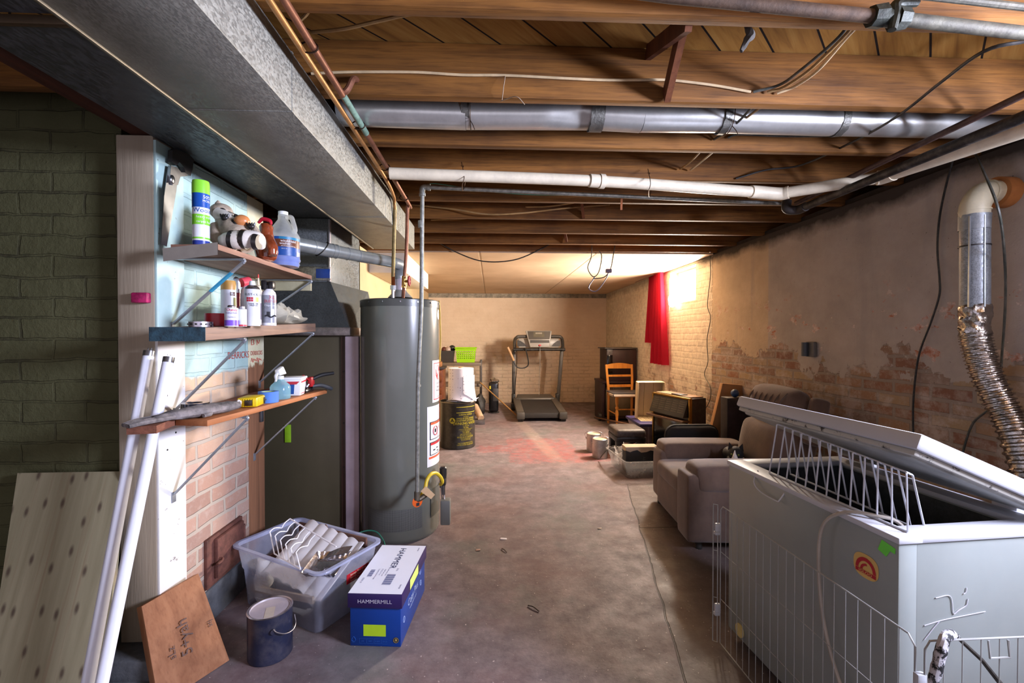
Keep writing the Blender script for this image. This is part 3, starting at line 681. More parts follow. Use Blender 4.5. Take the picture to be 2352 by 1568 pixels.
cable('droopy_cable', [PY(990, 505, 3.7), PY(1080, 500, 3.6), PY(1180, 478, 3.4), PY(1260, 474, 3.3), PY(1330, 463, 3.1), PY(1362, 455, 3.0)], .006, M_TANC, 'tan cable rising to the right behind the gas pipe')
cable('green_wire', [PY(966, 440, 2.7), PY(985, 423, 2.66), PY(1020, 424, 2.64), PY(1100, 437, 2.64), PY(1200, 446, 2.66), PY(1300, 448, 2.68), PY(1330, 443, 2.7)], .0025, M_GRN, 'thin green wire hanging along the grey gas pipe')
cable('sagging_cable', [PY(1000, 552, 4.6), PY(1050, 580, 4.62), PY(1110, 600, 4.62), PY(1180, 597, 4.62), PY(1240, 573, 4.62), PY(1275, 552, 4.6)], .006, M_BLK, 'black cord sagging in front of the tan drywall ceiling')
# wire loops hanging below the drywall edge
cable('hanging_cable', [PY(1360, 555, 4.6), PY(1358, 590, 4.6), PY(1350, 615, 4.6), PY(1362, 635, 4.6), PY(1375, 625, 4.58), PY(1382, 590, 4.58), PY(1376, 575, 4.58)], .005, M_GRYC, 'thin dark cord loop hanging left below drywall edge')
cable('hanging_cable', [PY(1414, 555, 4.6), PY(1408, 590, 4.6), PY(1402, 618, 4.6), PY(1388, 636, 4.6), PY(1362, 640, 4.6)], .005, M_BLK, 'black cord with a plug hanging right below drywall edge')
mb = MB(); p = PY(1398, 622, 4.6); mb.box(p.x - .03, p.x + .03, p.y - .02, p.y + .02, p.z - .02, p.z + .02, .006); mb.tube([p, PY(1392, 640, 4.6), PY(1370, 668, 4.6), PY(1352, 661, 4.6), PY(1366, 636, 4.6)], .006, 6); solo('light_cable', mb, plain('#6a6172', .5), 'purplish cord and socket dangling below the drywall edge', 'cord')
for k, px in enumerate((1235, 1620)):
    pass
mb = MB(); mb.bar(PY(1686, 497, 3.9), PY(1595, 546, 4.25), .03, .02); solo('loose_stick', mb, M_JOIST, 'slanting wooden stick caught between far joists at right', 'stick')
mb = MB(); p = PY(1710, 60, 1.3); mb.tube([PY(1712, 55, 1.28), PY(1724, 75, 1.27), PY(1716, 95, 1.27), PY(1704, 118, 1.27)], [.006, .012, .01, .004], 8); mb.jitter(.006, 50); solo('dangling_rag', mb, plain('#4a4640', .9, var=.4), 'small grey rag scrap dangling from the nearest joist', 'rag')
mb = MB(); mb.bar(PY(1428, 452, 2.7), PY(1427, 482, 2.72), .012, .006); solo('wood_sliver', mb, plain('#9a5a30', .7), 'small brown wood sliver hanging from the gas pipe', 'scrap')
for (x0, y0), (x1, y1), Y, lab in (((1290, 495), (1310, 547), 4.2, 'dark wooden brace between the last two joists near centre'), ((1330, 462), (1342, 486), 3.35, 'dark wooden block between joists behind the gas pipe')):
    mb = MB(); a = PY(x0, y0, Y - .35); b = PY(x1, y1, Y); mb.bar((a.x, Y - .36, 2.36), (a.x + .1, Y, 2.23), .045, .02, (1, 0, 0)); solo('bridging_strut', mb, M_BR, lab, 'brace', 'bridging braces')

# ================================================================== LEFT SIDE: posts, chimney, shelves
M_POSTW = wood('#ada08b', '#9a8c77', 'Z', .75, .6, .35, .25, spec=.3)
def mat_board():
    m = NT('painted_board'); x, y, z = m.xyz()
    n = m.noise(4, 5, .65)
    wht = m.ramp(n, [(.3, srgb('#e0dedb')), (.7, srgb('#f3f2ef'))])
    blu = m.ramp(n, [(.3, srgb('#a9c8c4')), (.7, srgb('#c4dcd8'))])
    zz = m.math('ADD', z, m.math('MULTIPLY', m.math('SUBTRACT', m.noise(9, 5, .7), .5), .16))
    col = m.mix(m.step(zz, 1.20, 1.24), wht, blu)
    col = m.mix(m.math('MULTIPLY', m.step(m.noise(30, 3, .6), .68, .72), .7), col, srgb('#5a4a3a'))
    m.l(col, m.p.inputs['Base Color']); m.set(m.p, Roughness=.6); m.bump(m.noise(30, 4, .6), .15, .004); return m.m
def mat_chimney():
    m = NT('chimney_brick'); x, y, z = m.xyz(); vec = m.comb(m.math('ADD', y, x), z); wv = wobble(m, vec, 8, .02)
    bc, mf = brick_nodes(m, wv, .078, .21, .010, .3)
    bw = m.n('ShaderNodeRGBToBW'); m.l(bc, bw.inputs[0])
    n2 = m.noise(18, 5, .7, vec); n1 = m.noise(3, 5, .7, vec)
    red = m.ramp(bw.outputs[0], [(0, srgb('#a48474')), (.35, srgb('#b8937f')), (.65, srgb('#c4a593')), (1, srgb('#98796c'))])
    red = m.mix(m.step(m.math('ADD', z, m.math('MULTIPLY', n1, .5)), .95, 1.3), red, srgb('#d2b394'))
    red = m.mix(m.math('MULTIPLY', m.step(n2, .5, .75), .5), red, srgb('#c9bcae'))
    red = m.mix(m.step(m.math('ADD', z, m.math('MULTIPLY', n1, .3)), .42, .3), red, srgb('#70605c'))
    col = m.mix(mf, red, srgb('#b9ac9c'))
    blu = m.ramp(n1, [(.3, srgb('#a4c4bf')), (.7, srgb('#bfd8d4'))])
    blu = m.mix(m.math('MULTIPLY', m.math('MULTIPLY', mf, m.step(m.noise(6, 3, .6, vec), .54, .64)), .25), blu, (.02, .02, .02, 1))
    zz = m.math('ADD', z, m.math('MULTIPLY', m.math('SUBTRACT', n1, .5), .12))
    col = m.mix(m.step(zz, 1.155, 1.17), col, blu)
    m.l(col, m.p.inputs['Base Color']); m.set(m.p, Roughness=.85, Specular_IOR_Level=.25)
    m.bump(m.math('ADD', m.math('MULTIPLY', n2, .5), m.math('SUBTRACT', 1., mf)), .6, .012); return m.m
t = thing('painted_post', 'tan painted square post at the left carrying the timber beam', 'post', (-1.4, 1.92, .13))
mb = MB(); mb.box(-1.462, -1.322, 1.85, 2.0, .13, 2.126, .004); obj('timber', mb, M_POSTW, t)
mb = MB(); mb.box(-1.323, -1.312, 1.852, 2.012, .16, 2.11, .002); o = obj('painted_board', mb, mat_board(), t); tag(o, 'board painted white below and pale blue above')
for z, x in ((1.02, .05), (.96, .09), (.90, .06), (.86, .1), (.80, .05)):
    mb = MB(); mb.cyl((-1.3125, 1.85 + x, z + .08), (-1.3105, 1.85 + x, z + .08), .004, n=8); obj('nail_hole', mb, M_BLK, t)
t = thing('brick_chimney', 'brick chimney stack, pale blue paint on its upper half, behind the shelves', 'chimney', (-1.4, 2.28, 0))
mb = MB(); mb.box(-1.475, -1.32, 2.015, 2.535, .0, 2.11, .004); obj('brick_stack', mb, mat_chimney(), t)
M_RUST = metal('#6b4238', .75, .3, 22, .3, 0, 'rusty_iron_plate', .2, .4)
d = obj('cleanout_door', MB().box(-1.325, -1.305, 2.14, 2.44, .17, .40, .004), M_RUST, t); tag(d, 'rusty iron clean-out door')
mb = MB(); mb.box(-1.31, -1.285, 2.19, 2.42, .20, .385, .006); obj('door_leaf', mb, M_RUST, d)
mb = MB(); mb.cyl((-1.29, 2.425, .23), (-1.29, 2.425, .36), .007, n=10); obj('hinge', mb, M_RUST, d)
mb = MB(); mb.tube([(-1.29, 2.20, .29), (-1.27, 2.20, .29), (-1.265, 2.18, .285), (-1.268, 2.155, .285)], .006, 8); obj('latch', mb, M_RUST, d)
# red scribbles on the chimney paint
M_SCRIB = plain('#b5453a', .7)
def scribble(mb, o, xd, yd, strokes, sz, r=.0018):
    o, xd, yd = Vector(o), Vector(xd), Vector(yd)
    for st in strokes: mb.tube([o + xd * (x * sz) + yd * (y * sz) for x, y in st], r, 5, sub=4)
mb = MB(); text_flat(mb, 'DERRICKS', .05, (-1.3195, 2.44, 1.225), (0, 1, 0), (0, 0, 1), .0012, 'CENTER', .9); o = obj('chalk_writing', mb, M_SCRIB, t)
t = thing('wooden_post', 'brown wooden post behind the chimney, cream painted above', 'post', (-1.36, 2.63, 0))
def mat_post2():
    m = NT('half_painted_wood'); x, y, z = m.xyz(); n = m.noise(6, 5, .65)
    br = m.ramp(m.noise(1.5, 5, .6, m.map((14, 14, .8)), .6), [(.3, srgb('#6b4832')), (.7, srgb('#96694a'))])
    pa = m.ramp(n, [(.3, srgb('#c9c39c')), (.7, srgb('#dcd8bd'))])
    zz = m.math('ADD', z, m.math('MULTIPLY', m.math('SUBTRACT', m.noise(16, 5, .7, m.map((1, 1, .3))), .5), .2))
    m.l(m.mix(m.step(zz, 1.185, 1.2), br, pa), m.p.inputs['Base Color']); m.set(m.p, Roughness=.7); m.bump(m.noise(30, 4, .6), .15, .004); return m.m
mb = MB(); mb.box(-1.46, -1.325, 2.545, 2.718, 0, 2.11, .004); obj('timber', mb, mat_post2(), t)
mb = MB(); text_flat(mb, 'DERRICKS', .034, (-1.3245, 2.63, 1.235), (0, 1, 0), (0, 0, 1), .0012, 'CENTER', .85); scribble(mb, (-1.3235, 2.57, 1.20), (0, 1, 0), (0, 0, 1), [[(k * .35, (k % 2) * .55 + .2 * math.sin(k * 2.1)) for k in range(13)]], .027, .0016)
scribble(mb, (-1.3235, 2.575, 1.29), (0, 1, 0), (0, 0, 1), [[(0, 1), (0, 0)], [(0, 1), (.8, 1), (.7, .6), (.9, .2), (.3, .1)], [(2, 0), (2, 1), (2.5, .3), (3, 1)]], .03)
obj('red_writing', mb, M_SCRIB, t)
mb = MB(); mb.box(-1.324, -1.31, 2.655, 2.68, .85, .92, .002); obj('bracket_foot', mb, metal('#7d8288', .5), t)

# shelves
M_BRK = metal('#a2a7ad', .45, .15, 20, .05, 0, 'steel_bracket', .7)
def bracket(parent, y, xo, zt, zb, wallx=-1.312, blue=False):
    """diagonal steel brace: horizontal arm under the shelf, diagonal to the wall"""
    b = obj('bracket', MB().bar((wallx, y, zt - .004), (xo, y, zt - .004), .016, .006), M_BRK, parent)
    mb = MB(); mb.tube([(xo - .02, y, zt - .006), (xo, y, zt - .008), (xo - .006, y, zt - .02)], .006, 8); mb.bar((xo - .002, y, zt - .012), (wallx + .006, y, zb), .018, .006, (1, 0, 1)); obj('diagonal_arm', mb, M_BRK, b)
    mb = MB(); mb.box(wallx, wallx + .004, y - .012, y + .012, zb - .035, zb + .008, .001); obj('wall_tab', mb, M_BRK, b)
    if blue:
        p, q = Vector((xo, y, zt - .012)), Vector((wallx + .006, y, zb)); mb = MB(); mb.bar(p + (q - p) * .18, p + (q - p) * .48, .0185, .0066, (1, 0, 1)); o = obj('blue_paint', mb, plain('#2f8fb5', .5), b)
M_SH1 = wood('#a9806a', '#7c5648', 'Y', .65, 1, .1, .7)
t = thing('upper_shelf', 'top wooden wall shelf holding the spray can, figurines and jug', 'shelf', (-1.15, 2.1, 1.66))
mb = MB(); mb.prism([(-1.20, 1.765), (-1.02, 1.752), (-1.02, 2.64), (-1.308, 2.64), (-1.308, 1.88), (-1.20, 1.86)], 1.663, 1.684); obj('shelf_board', mb, M_SH1, t)
mb = MB(); mb.hexa([PY(375, 600, 1.756), PY(500, 585, 1.738), PY(500, 585, 1.75), PY(375, 600, 1.768), PY(373, 570, 1.756), PY(500, 556, 1.738), PY(500, 556, 1.75), PY(373, 570, 1.768)]); o = obj('end_strip', mb, metal('#a8a196', .55, .12, 8, .1, 0, 'grooved_trim', .3), t); tag(o, 'grey ribbed strip across the shelf end')
bracket(t, 1.932, -1.018, 1.661, 1.39, blue=True); bracket(t, 2.632, -1.018, 1.661, 1.44, wallx=-1.325)
mb = MB(); mb.box(-1.30, -1.03, 2.65, 2.668, 1.60, 1.655, .002); obj('cleat', mb, plain('#b0a98a', .7), t)
t = thing('middle_shelf', 'thick middle plank shelf with dark end, holding spray cans', 'shelf', (-1.1, 2.1, 1.3))
M_SH2 = wood('#b08a6c', '#6f5f5a', 'Y', .6, .8, .15, .8)
c8 = [(-1.19, 1.645, 1.324), (-1.018, 1.669, 1.324), (-1.02, 2.695, 1.368), (-1.25, 2.695, 1.368)]
mb = MB(); mb.hexa([Vector(c) for c in c8] + [Vector(c) + Vector((0, 0, .047)) for c in c8], .003); obj('plank', mb, M_SH2, t)
mb = MB(); mb.hexa([Vector((-1.192, 1.641, 1.3225)), Vector((-1.0165, 1.665, 1.3225)), Vector((-1.0165, 1.668, 1.3225)), Vector((-1.192, 1.644, 1.3225)), Vector((-1.192, 1.641, 1.3722)), Vector((-1.0165, 1.665, 1.3722)), Vector((-1.0165, 1.668, 1.3722)), Vector((-1.192, 1.644, 1.3722))])
o = obj('painted_end', mb, plain('#24404c', .7, var=.5, scale=30, bump=.4), t); tag(o, 'rough dark blue plank end')
bracket(t, 1.932, -1.018, 1.334, 1.03); bracket(t, 2.66, -1.02, 1.365, 1.08, wallx=-1.325)
t = thing('lower_shelf', 'lowest orange-brown wall shelf holding tools and spray bottle', 'shelf', (-1.1, 2.1, 1.0))
M_SH3 = wood('#b8774a', '#8d5532', 'Y', .6, .9, .1, .6); M_SH4 = wood('#8d5a44', '#5f3a2e', 'Y', .8, 1, .3, .8)
c8 = [(-1.145, 1.70, 1.016), (-1.02, 1.68, 1.016), (-.955, 2.69, 1.008), (-1.08, 2.70, 1.008)]
mb = MB(); mb.hexa([Vector(c) for c in c8] + [Vector(c) + Vector((0, 0, .022)) for c in c8], .002); obj('front_board', mb, M_SH3, t)
c8 = [(-1.19, 1.49, 1.017), (-1.095, 1.50, 1.017), (-1.09, 2.69, 1.017), (-1.21, 2.69, 1.017)]
c8 = [(-1.2, 1.55, 1.017), (-1.115, 1.565, 1.017), (-1.148, 1.692, 1.017), (-1.09, 2.68, 1.017), (-1.28, 2.68, 1.017)]
mb = MB(); mb.prism([(c[0], c[1]) for c in c8], 1.016, 1.042); obj('back_board', mb, M_SH4, t)
bracket(t, 1.932, -1.01, 1.010, .69); bracket(t, 2.60, -.985, 1.006, .68, wallx=-1.325)

# -------- on the upper shelf (top at 1.684)
def lathe_part(name, prof, c, m, parent, n=28, caps=True, **k): return obj(name, MB().lathe(prof, c, n, caps), m, parent, **k)
US = 1.684
# hand saw hanging on the board
t = thing('hand_saw', 'hand saw with dark handle hanging on the painted board', 'saw', (-1.30, 1.9, 1.72))
A = [PX(420, 455, -1.296), PX(388, 452, -1.296), PX(373, 568, -1.296), PX(383, 572, -1.296), PX(402, 470, -1.296)]
def slab(name, pts, th, m, parent, nrm=(1, 0, 0), bev=0):
    mb = MB(); n = Vector(nrm) * th; P = [Vector(p) for p in pts]
    k = len(P); mb.geo(P + [p + n for p in P], [tuple(range(k)), tuple(range(2 * k - 1, k - 1, -1))] + [(i, (i + 1) % k, (i + 1) % k + k, i + k) for i in range(k)])
    return obj(name, mb, m, parent)
slab('blade', [PX(x, y, -1.296) for x, y in ((386, 380), (408, 402), (404, 440), (397, 480), (382, 566), (369, 560), (376, 450))], .002, metal('#8c8f92', .35, .1), t)
slab('handle', [PX(x, y, -1.300) for x, y in ((394, 342), (425, 355), (436, 366), (432, 390), (428, 404), (416, 396), (413, 384), (402, 372), (396, 380), (384, 372), (386, 345))], .018, plain('#2c2826', .4), t)
slab('collar', [PX(x, y, -1.296) for x, y in ((386, 380), (400, 384), (410, 396), (428, 395), (424, 404), (408, 405), (402, 425), (390, 425), (384, 400))], .012, metal('#a5a5a8', .3), t)
p = PX(396, 412, -1.28); mb = MB(); mb.ell(p, (.006, .014, .018), 14, 8); obj('bolt', mb, metal('#d5d5d8', .2), t)
# wool spray can
c = PY(462, 556, 1.80); c.z = US
t = thing('spray_can', 'tall spray can with bright green cap, blue and white label', 'can', c)
r = .0285; H = PY(456, 415, 1.80).z - US
lathe_part('can_body', [(r * .96, 0), (r, .004), (r, H * .8), (r * .96, H * .81)], c, plain('#e8ecf0', .3, var=.04), t)
lathe_part('cap', [(r * 1.03, H * .79), (r * 1.03, H * .94), (r * .96, H * .99), (r * .5, H), (0, H)], c, plain('#8ee03c', .35, var=.04), t)
a = toward_cam(c)
for nm, z0, z1, col in (('blue_band', .575, .79, '#1450a8'), ('green_band', .315, .47, '#86dc3a'), ('green_stripe', .10, .125, '#86dc3a'), ('base_band', .01, .075, '#2a3f96')):
    mb = MB(); patch_cyl(mb, c, r, 0, 2 * PI, c.z + H * z0, c.z + H * z1, .0004, 32); obj(nm, mb, plain(col, .3, var=.04), t)
mb = MB(); text_cyl(mb, 'Woolite', .024, c, r, a + .45, c.z + H * .50); obj('label_text', mb, plain('#2a56b0', .4), t)
mb = MB(); text_cyl(mb, 'heavy traffic', .0125, c, r, a + .5, c.z + H * .415); text_cyl(mb, 'carpet foam', .0125, c, r, a + .5, c.z + H * .345); text_cyl(mb, '50%', .018, c, r, a + .75, c.z + H * .71); text_cyl(mb, 'MORE', .012, c, r, a + .75, c.z + H * .66); obj('small_text', mb, plain('#f4f6f2', .4), t)
# raccoon figurine lying on its back
rc = PY(545, 580, 1.95); rc.z = US
t = thing('raccoon_figurine', 'ceramic raccoon figurine lying on its back hugging an orange apple', 'figurine', rc)
M_RAC = plain('#b7a692', .45, var=.3, scale=30, bump=.3); M_RACW = plain('#e6ded2', .4, var=.12, scale=20); M_RACD = plain('#26211f', .35)
def pr(px, py, Y=1.92): return PY(px, py, Y)
mb = MB()
mb.tube([pr(515, 500, 1.97), pr(535, 522, 1.955), pr(556, 545, 1.945), pr(575, 562, 1.94)], [.038, .058, .066, .045], 18)
obj('body', mb, M_RAC, t)
hd = obj('head', MB().ell(pr(508, 486, 1.97), (.045, .04, .034), 18, 12), M_RAC, t)
mb = MB(); mb.tube([pr(505, 492, 1.95), pr(520, 498, 1.93), pr(536, 500, 1.92), pr(542, 497, 1.92)], [.03, .024, .014, .006], 14); obj('muzzle', mb, M_RACW, hd)
mb = MB(); mb.ell(pr(542, 496, 1.91), (.009, .009, .008), 10, 8); obj('nose', mb, M_RACD, hd)
mb = MB(); mb.ell(pr(509, 486, 1.937), (.020, .012, .016), 12, 8); mb.ell(pr(524, 491, 1.93), (.012, .01, .01), 12, 8); obj('eye_mask', mb, M_RACD, hd)
for px, py in ((501, 468), (490, 478)):
    mb = MB(); mb.lathe([(.014, 0), (.012, .012), (.003, .024)], pr(px, py, 1.97) - Vector((0, 0, .01)), 12); obj('ear', mb, M_RAC, hd)
mb = MB(); mb.tube([pr(505, 510, 1.93), pr(518, 524, 1.915), pr(530, 540, 1.91), pr(545, 548, 1.91)], [.014, .013, .013, .012], 10); obj('arm', mb, M_RAC, t)
mb = MB(); mb.tube([pr(570, 530, 1.93), pr(580, 522, 1.93), pr(592, 540, 1.93), pr(590, 556, 1.93)], [.012, .014, .014, .012], 10); obj('arm', mb, M_RAC, t)
for px, py in ((516, 500), (543, 513), (576, 520)):
    mb = MB(); mb.ell(pr(px, py, 1.905), (.016, .012, .013), 12, 8)
    for q in range(4): mb.tube([pr(px + (q - 1.5) * 5, py - 3, 1.9), pr(px + (q - 1.5) * 6.5, py - 9, 1.9)], [.005, .003], 6)
    obj('paw', mb, M_RACD, t)
ap = obj('apple', MB().ell(pr(556, 508, 1.915), (.03, .028, .026), 18, 12), plain('#d98a52', .35, var=.15, scale=12), t)
mb = MB(); mb.tube([pr(600, 568, 1.93), pr(592, 550, 1.90), pr(570, 549, 1.88), pr(545, 551, 1.875), pr(522, 553, 1.88), pr(508, 548, 1.90)], [.016, .03, .036, .038, .034, .014], 16); tl = obj('tail', mb, M_RACW, t)
for px, py in ((536, 552), (562, 550), (590, 556)):
    mb = MB(); a = pr(px - 5, py - 1, 1.876); b = pr(px + 5, py, 1.876); mb.tube([a, b], [.039 if px < 580 else .033, .039 if px < 580 else .029], 18, smooth=False); obj('tail_stripe', mb, M_RACD, tl)
mb = MB(); mb.tube([pr(500, 520, 1.95), pr(502, 545, 1.93), pr(512, 560, 1.92)], [.03, .034, .02], 12); obj('leg', mb, M_RAC, t)
# glossy brown rooster figurine
rc = PY(612, 590, 2.12); rc.z = US
t = thing('rooster_figurine', 'shiny reddish brown rooster figurine with red comb beside the jug', 'figurine', rc)
M_ROO = plain('#8a3f22', .12, var=.25, scale=18, bump=.1, coat=.6)
mb = MB(); mb.lathe([(.030, 0), (.042, .01), (.05, .04), (.044, .075), (.032, .105), (.028, .13), (.03, .15), (.022, .165), (0, .17)], rc, 20); obj('body', mb, M_ROO, t)
mb = MB(); mb.tube([rc + Vector((.02, -.03, .10)), rc + Vector((.045, -.045, .05)), rc + Vector((.052, -.05, .015))], [.02, .026, .018], 12); mb.jitter(.003, 60); obj('wing', mb, M_ROO, t)
mb = MB(); mb.tube([rc + Vector((-.03, -.01, .168)), rc + Vector((-.008, -.014, .184)), rc + Vector((.022, -.014, .176)), rc + Vector((.03, -.016, .16))], [.006, .009, .009, .005], 10); obj('comb', mb, plain('#c8233a', .25), t)
# jug of windshield washer fluid
c = PY(651, 610, 2.31); c.z = US
t = thing('washer_fluid_jug', 'translucent plastic jug half full of blue windshield washer fluid', 'jug', c)
H = PY(641, 486, 2.31).z - US
def jug_r(z):
    h = z / H
    if h < .05: return .069 + h * .10
    if h < .14: return .075 - .004 * math.sin((h - .05) / .09 * 2 * PI)
    if h < .56: return .0755
    if h < .84: return .0755 - (h - .56) / .28 * .050
    return .0235
M_JUG = clear('#e4e8e6', .42, .3, 'milky_plastic', .5)
prof = [(jug_r(H * k / 40), H * k / 40) for k in range(0, 38)]
lathe_part('bottle', prof, c, M_JUG, t, 36)
lathe_part('fluid', [(jug_r(H * k / 40) - .003, H * k / 40 + .002) for k in range(0, 17)], c, plain('#1a5fd0', .15, var=.1), t, 32)
lathe_part('cap', [(.0225, H * .935), (.0225, H * .995), (.02, H), (0, H)], c, plain('#eef0ea', .4, var=.03), t, 24)
mb = MB(); mb.tube([c + Vector((.022, -.012, H * .88)), c + Vector((.046, -.018, H * .88)), c + Vector((.058, -.02, H * .78)), c + Vector((.066, -.02, H * .66)), c + Vector((.058, -.016, H * .60))], [.011, .012, .011, .011, .012], 12); obj('handle', mb, M_JUG, t)
a = toward_cam(c) + .35
mb = MB(); patch_cyl(mb, c, .0762, a - .95, a + .85, c.z + H * .17, c.z + H * .50, .0008); lb = obj('label', mb, plain('#1b4f98', .35, var=.05), t)
mb = MB(); patch_cyl(mb, c, .0762, a - .95, a + .85, c.z + H * .32, c.z + H * .455, .0013); obj('brown_band', mb, plain('#6a3a26', .35), lb)
mb = MB(); patch_cyl(mb, c, .0762, a - .6, a + .9, c.z + H * .455, c.z + H * .50, .0013); obj('teal_band', mb, plain('#1d7ea8', .35), lb)
mb = MB(); text_cyl(mb, 'windshield', .0165, c, .0762, a - .05, c.z + H * .405, .002); text_cyl(mb, 'washer', .0165, c, .0762, a - .25, c.z + H * .36, .002); text_cyl(mb, 'anti-freeze & deicing', .008, c, .0762, a - .05, c.z + H * .328, .002); text_cyl(mb, '128 FL OZ', .006, c, .0762, a - .3, c.z + H * .28, .002); patch_cyl(mb, c, .0762, a + .5, a + .8, c.z + H * .185, c.z + H * .25, .002); obj('label_text', mb, plain('#f0f0ee', .4), lb)

# -------- on the middle shelf
def MS(y): return 1.371 + (y - 1.66) * .0429
def stand(px, Y, x=None):
    p = PY(px, 750, Y); p.z = MS(Y) + .0005; return p
M_WH = plain('#dfe2ea', .3, var=.05); M_TIN = metal('#b5b2b8', .3)
c = stand(527, 2.05); c.z = MS(2.05); r = .032; H = PY(527, 645, 2.05).z - c.z
t = thing('gold_capped_spray_can', 'white spray paint can with a gold cap', 'can', c)
lathe_part('can_body', [(r, 0), (r, H * .79), (r * .95, H * .8)], c, M_WH, t); lathe_part('cap', [(r * 1.0, H * .795), (r * 1.0, H * .98), (r * .93, H), (0, H)], c, plain('#c99a52', .4, var=.06), t)
a = toward_cam(c); mb = MB(); patch_cyl(mb, c, r, a + .1, a + .75, c.z + H * .66, c.z + H * .74); obj('brown_badge', mb, plain('#5a3626', .4), t)
mb = MB(); text_cyl(mb, 'KRYLON', .012, c, r, a + .42, c.z + H * .68, .001); obj('badge_text', mb, M_WH, t)
mb = MB(); patch_cyl(mb, c, r, a + .5, a + 1.2, c.z + H * .4, c.z + H * .62); obj('green_badge', mb, plain('#8a8a52', .4), t)
c = stand(580, 1.93); c.z = MS(1.93); r = .029; H = PY(580, 645, 1.93).z - c.z
t = thing('primer_spray_can', 'white spray can with red squares on its label', 'can', c); a = toward_cam(c)
lathe_part('can_body', [(r, 0), (r, H * .79), (r * .97, H * .81)], c, M_WH, t); lathe_part('dome', [(r * .98, H * .8), (r * .9, H * .85), (r * .55, H * .9), (r * .42, H * .905)], c, M_TIN, t); lathe_part('nozzle', [(r * .42, H * .9), (r * .36, H * .98), (r * .3, H), (0, H)], c, plain('#eceef2', .4), t, 16)
mb = MB(); text_cyl(mb, 'RUST-OLEUM', .0135, c, r, a + .32, c.z + H * .665, .0012); text_cyl(mb, 'SANDABLE', .009, c, r, a + .3, c.z + H * .47, .001); text_cyl(mb, 'PRIMER', .009, c, r, a + .2, c.z + H * .43, .001); obj('label_text', mb, plain('#3a3c48', .4), t)
mb = MB()
for i in range(3):
    for j in range(2): patch_cyl(mb, c, r, a - .75 + i * .3, a - .5 + i * .3, c.z + H * (.535 + j * .05), c.z + H * (.578 + j * .05), .0008, 4)
obj('red_squares', mb, plain('#c4283e', .4), t)
mb = MB(); patch_cyl(mb, c, r, a + .3, a + 1.1, c.z + H * .53, c.z + H * .63, .0008); obj('yellow_patch', mb, plain('#d8cf6a', .4), t)
c = stand(618, 2.0); c.z = MS(2.0); r = .0285; H = PY(618, 643, 2.0).z - c.z
t = thing('air_duster_can', 'grey air duster can with a black trigger top', 'can', c); a = toward_cam(c)
lathe_part('can_body', [(r, 0), (r, H * .66), (r * .9, H * .73), (r * .6, H * .78), (r * .5, H * .8)], c, plain('#dfe0e6', .3, var=.06), t)
mb = MB(); patch_cyl(mb, c, r, a - 1.2, a + 1.3, c.z + H * .06, c.z + H * .66, .0006); obj('grey_wrap', mb, plain('#8b8e98', .3, var=.3, scale=16), t)
mb = MB(); mb.box(c.x - .026, c.x - .002, c.y - .02, c.y + .014, c.z + H * .78, c.z + H * .99, .006); mb.box(c.x + .002, c.x + .024, c.y - .016, c.y + .014, c.z + H * .80, c.z + H * .97, .006); mb.cyl(c + Vector((0, 0, H * .76)), c + Vector((0, 0, H * .88)), .014, n=14); obj('trigger', mb, plain('#1c1a1c', .35), t)
mb = MB(); text_cyl(mb, 'DUST-OFF', .017, c, r, a + .35, c.z + H * .5, .0014, sx=.7); text_cyl(mb, 'XL', .02, c, r, a + .4, c.z + H * .58, .0014); obj('red_text', mb, plain('#c0303e', .4), t)
mb = MB(); text_cyl(mb, 'Disposable', .011, c, r, a + .25, c.z + H * .42, .0014); patch_cyl(mb, c, r, a + .25, a + .7, c.z + H * .22, c.z + H * .36, .0014); obj('white_text', mb, M_WH, t)
mb = MB(); patch_cyl(mb, c, r, a - .3, a + .15, c.z + H * .2, c.z + H * .3, .0014); mb.tube([(c.x + (r + .002) * math.cos(a + q * .25), c.y + (r + .002) * math.sin(a + q * .25), c.z + H * (.2 - .02 * math.sin(q * 1.5))) for q in range(-2, 5)], .003, 6); obj('dark_picture', mb, plain('#23242a', .4), t)
c = stand(532, 1.80); c.z = MS(1.80); r = .0235; H = PY(532, 701, 1.80).z - c.z
t = thing('cement_can', 'small can with a purple lower label, in front of the spray cans', 'can', c); a = toward_cam(c)
lathe_part('can_body', [(r, 0), (r, H * .84), (r * .92, H * .88), (r * .55, H * .9)], c, M_WH, t); lathe_part('cap', [(r * .62, H * .885), (r * .62, H * .97), (r * .55, H), (0, H)], c, M_TIN, t)
mb = MB(); patch_cyl(mb, c, r, 0, 2 * PI, c.z + H * .04, c.z + H * .30, .0005, 32); obj('purple_band', mb, plain('#7a52c8', .4), t)
mb = MB(); text_cyl(mb, 'Oatey', .015, c, r, a + .1, c.z + H * .72, .001); obj('red_text', mb, plain('#d83a4a', .4), t)
mb = MB(); text_cyl(mb, 'PURPLE PRIMER', .0065, c, r, a + .1, c.z + H * .6, .001); text_cyl(mb, 'Imprimador', .006, c, r, a + .1, c.z + H * .42, .001); obj('purple_text', mb, plain('#5a3aa0', .4), t)
c = stand(556, 1.83); c.z = MS(1.83); r = .0165; H = PY(556, 703, 1.83).z - c.z
t = thing('small_white_can', 'small white can with red rim just right of the purple one', 'can', c)
lathe_part('can_body', [(r, 0), (r, H * .84), (r * .6, H * .88)], c, M_WH, t); lathe_part('cap', [(r * .62, H * .87), (r * .62, H * .98), (0, H)], c, M_TIN, t)
mb = MB(); patch_cyl(mb, c, r, 0, 2 * PI, c.z + H * .01, c.z + H * .09, .0005, 28); obj('red_band', mb, plain('#c8303c', .4), t)
c = stand(594, 2.20); c.z = MS(2.2); r = .03
t = thing('glue_bottle', 'pale glue bottle with red-tipped nozzle behind the spray cans', 'bottle', c); H = PY(588, 629, 2.2).z - c.z
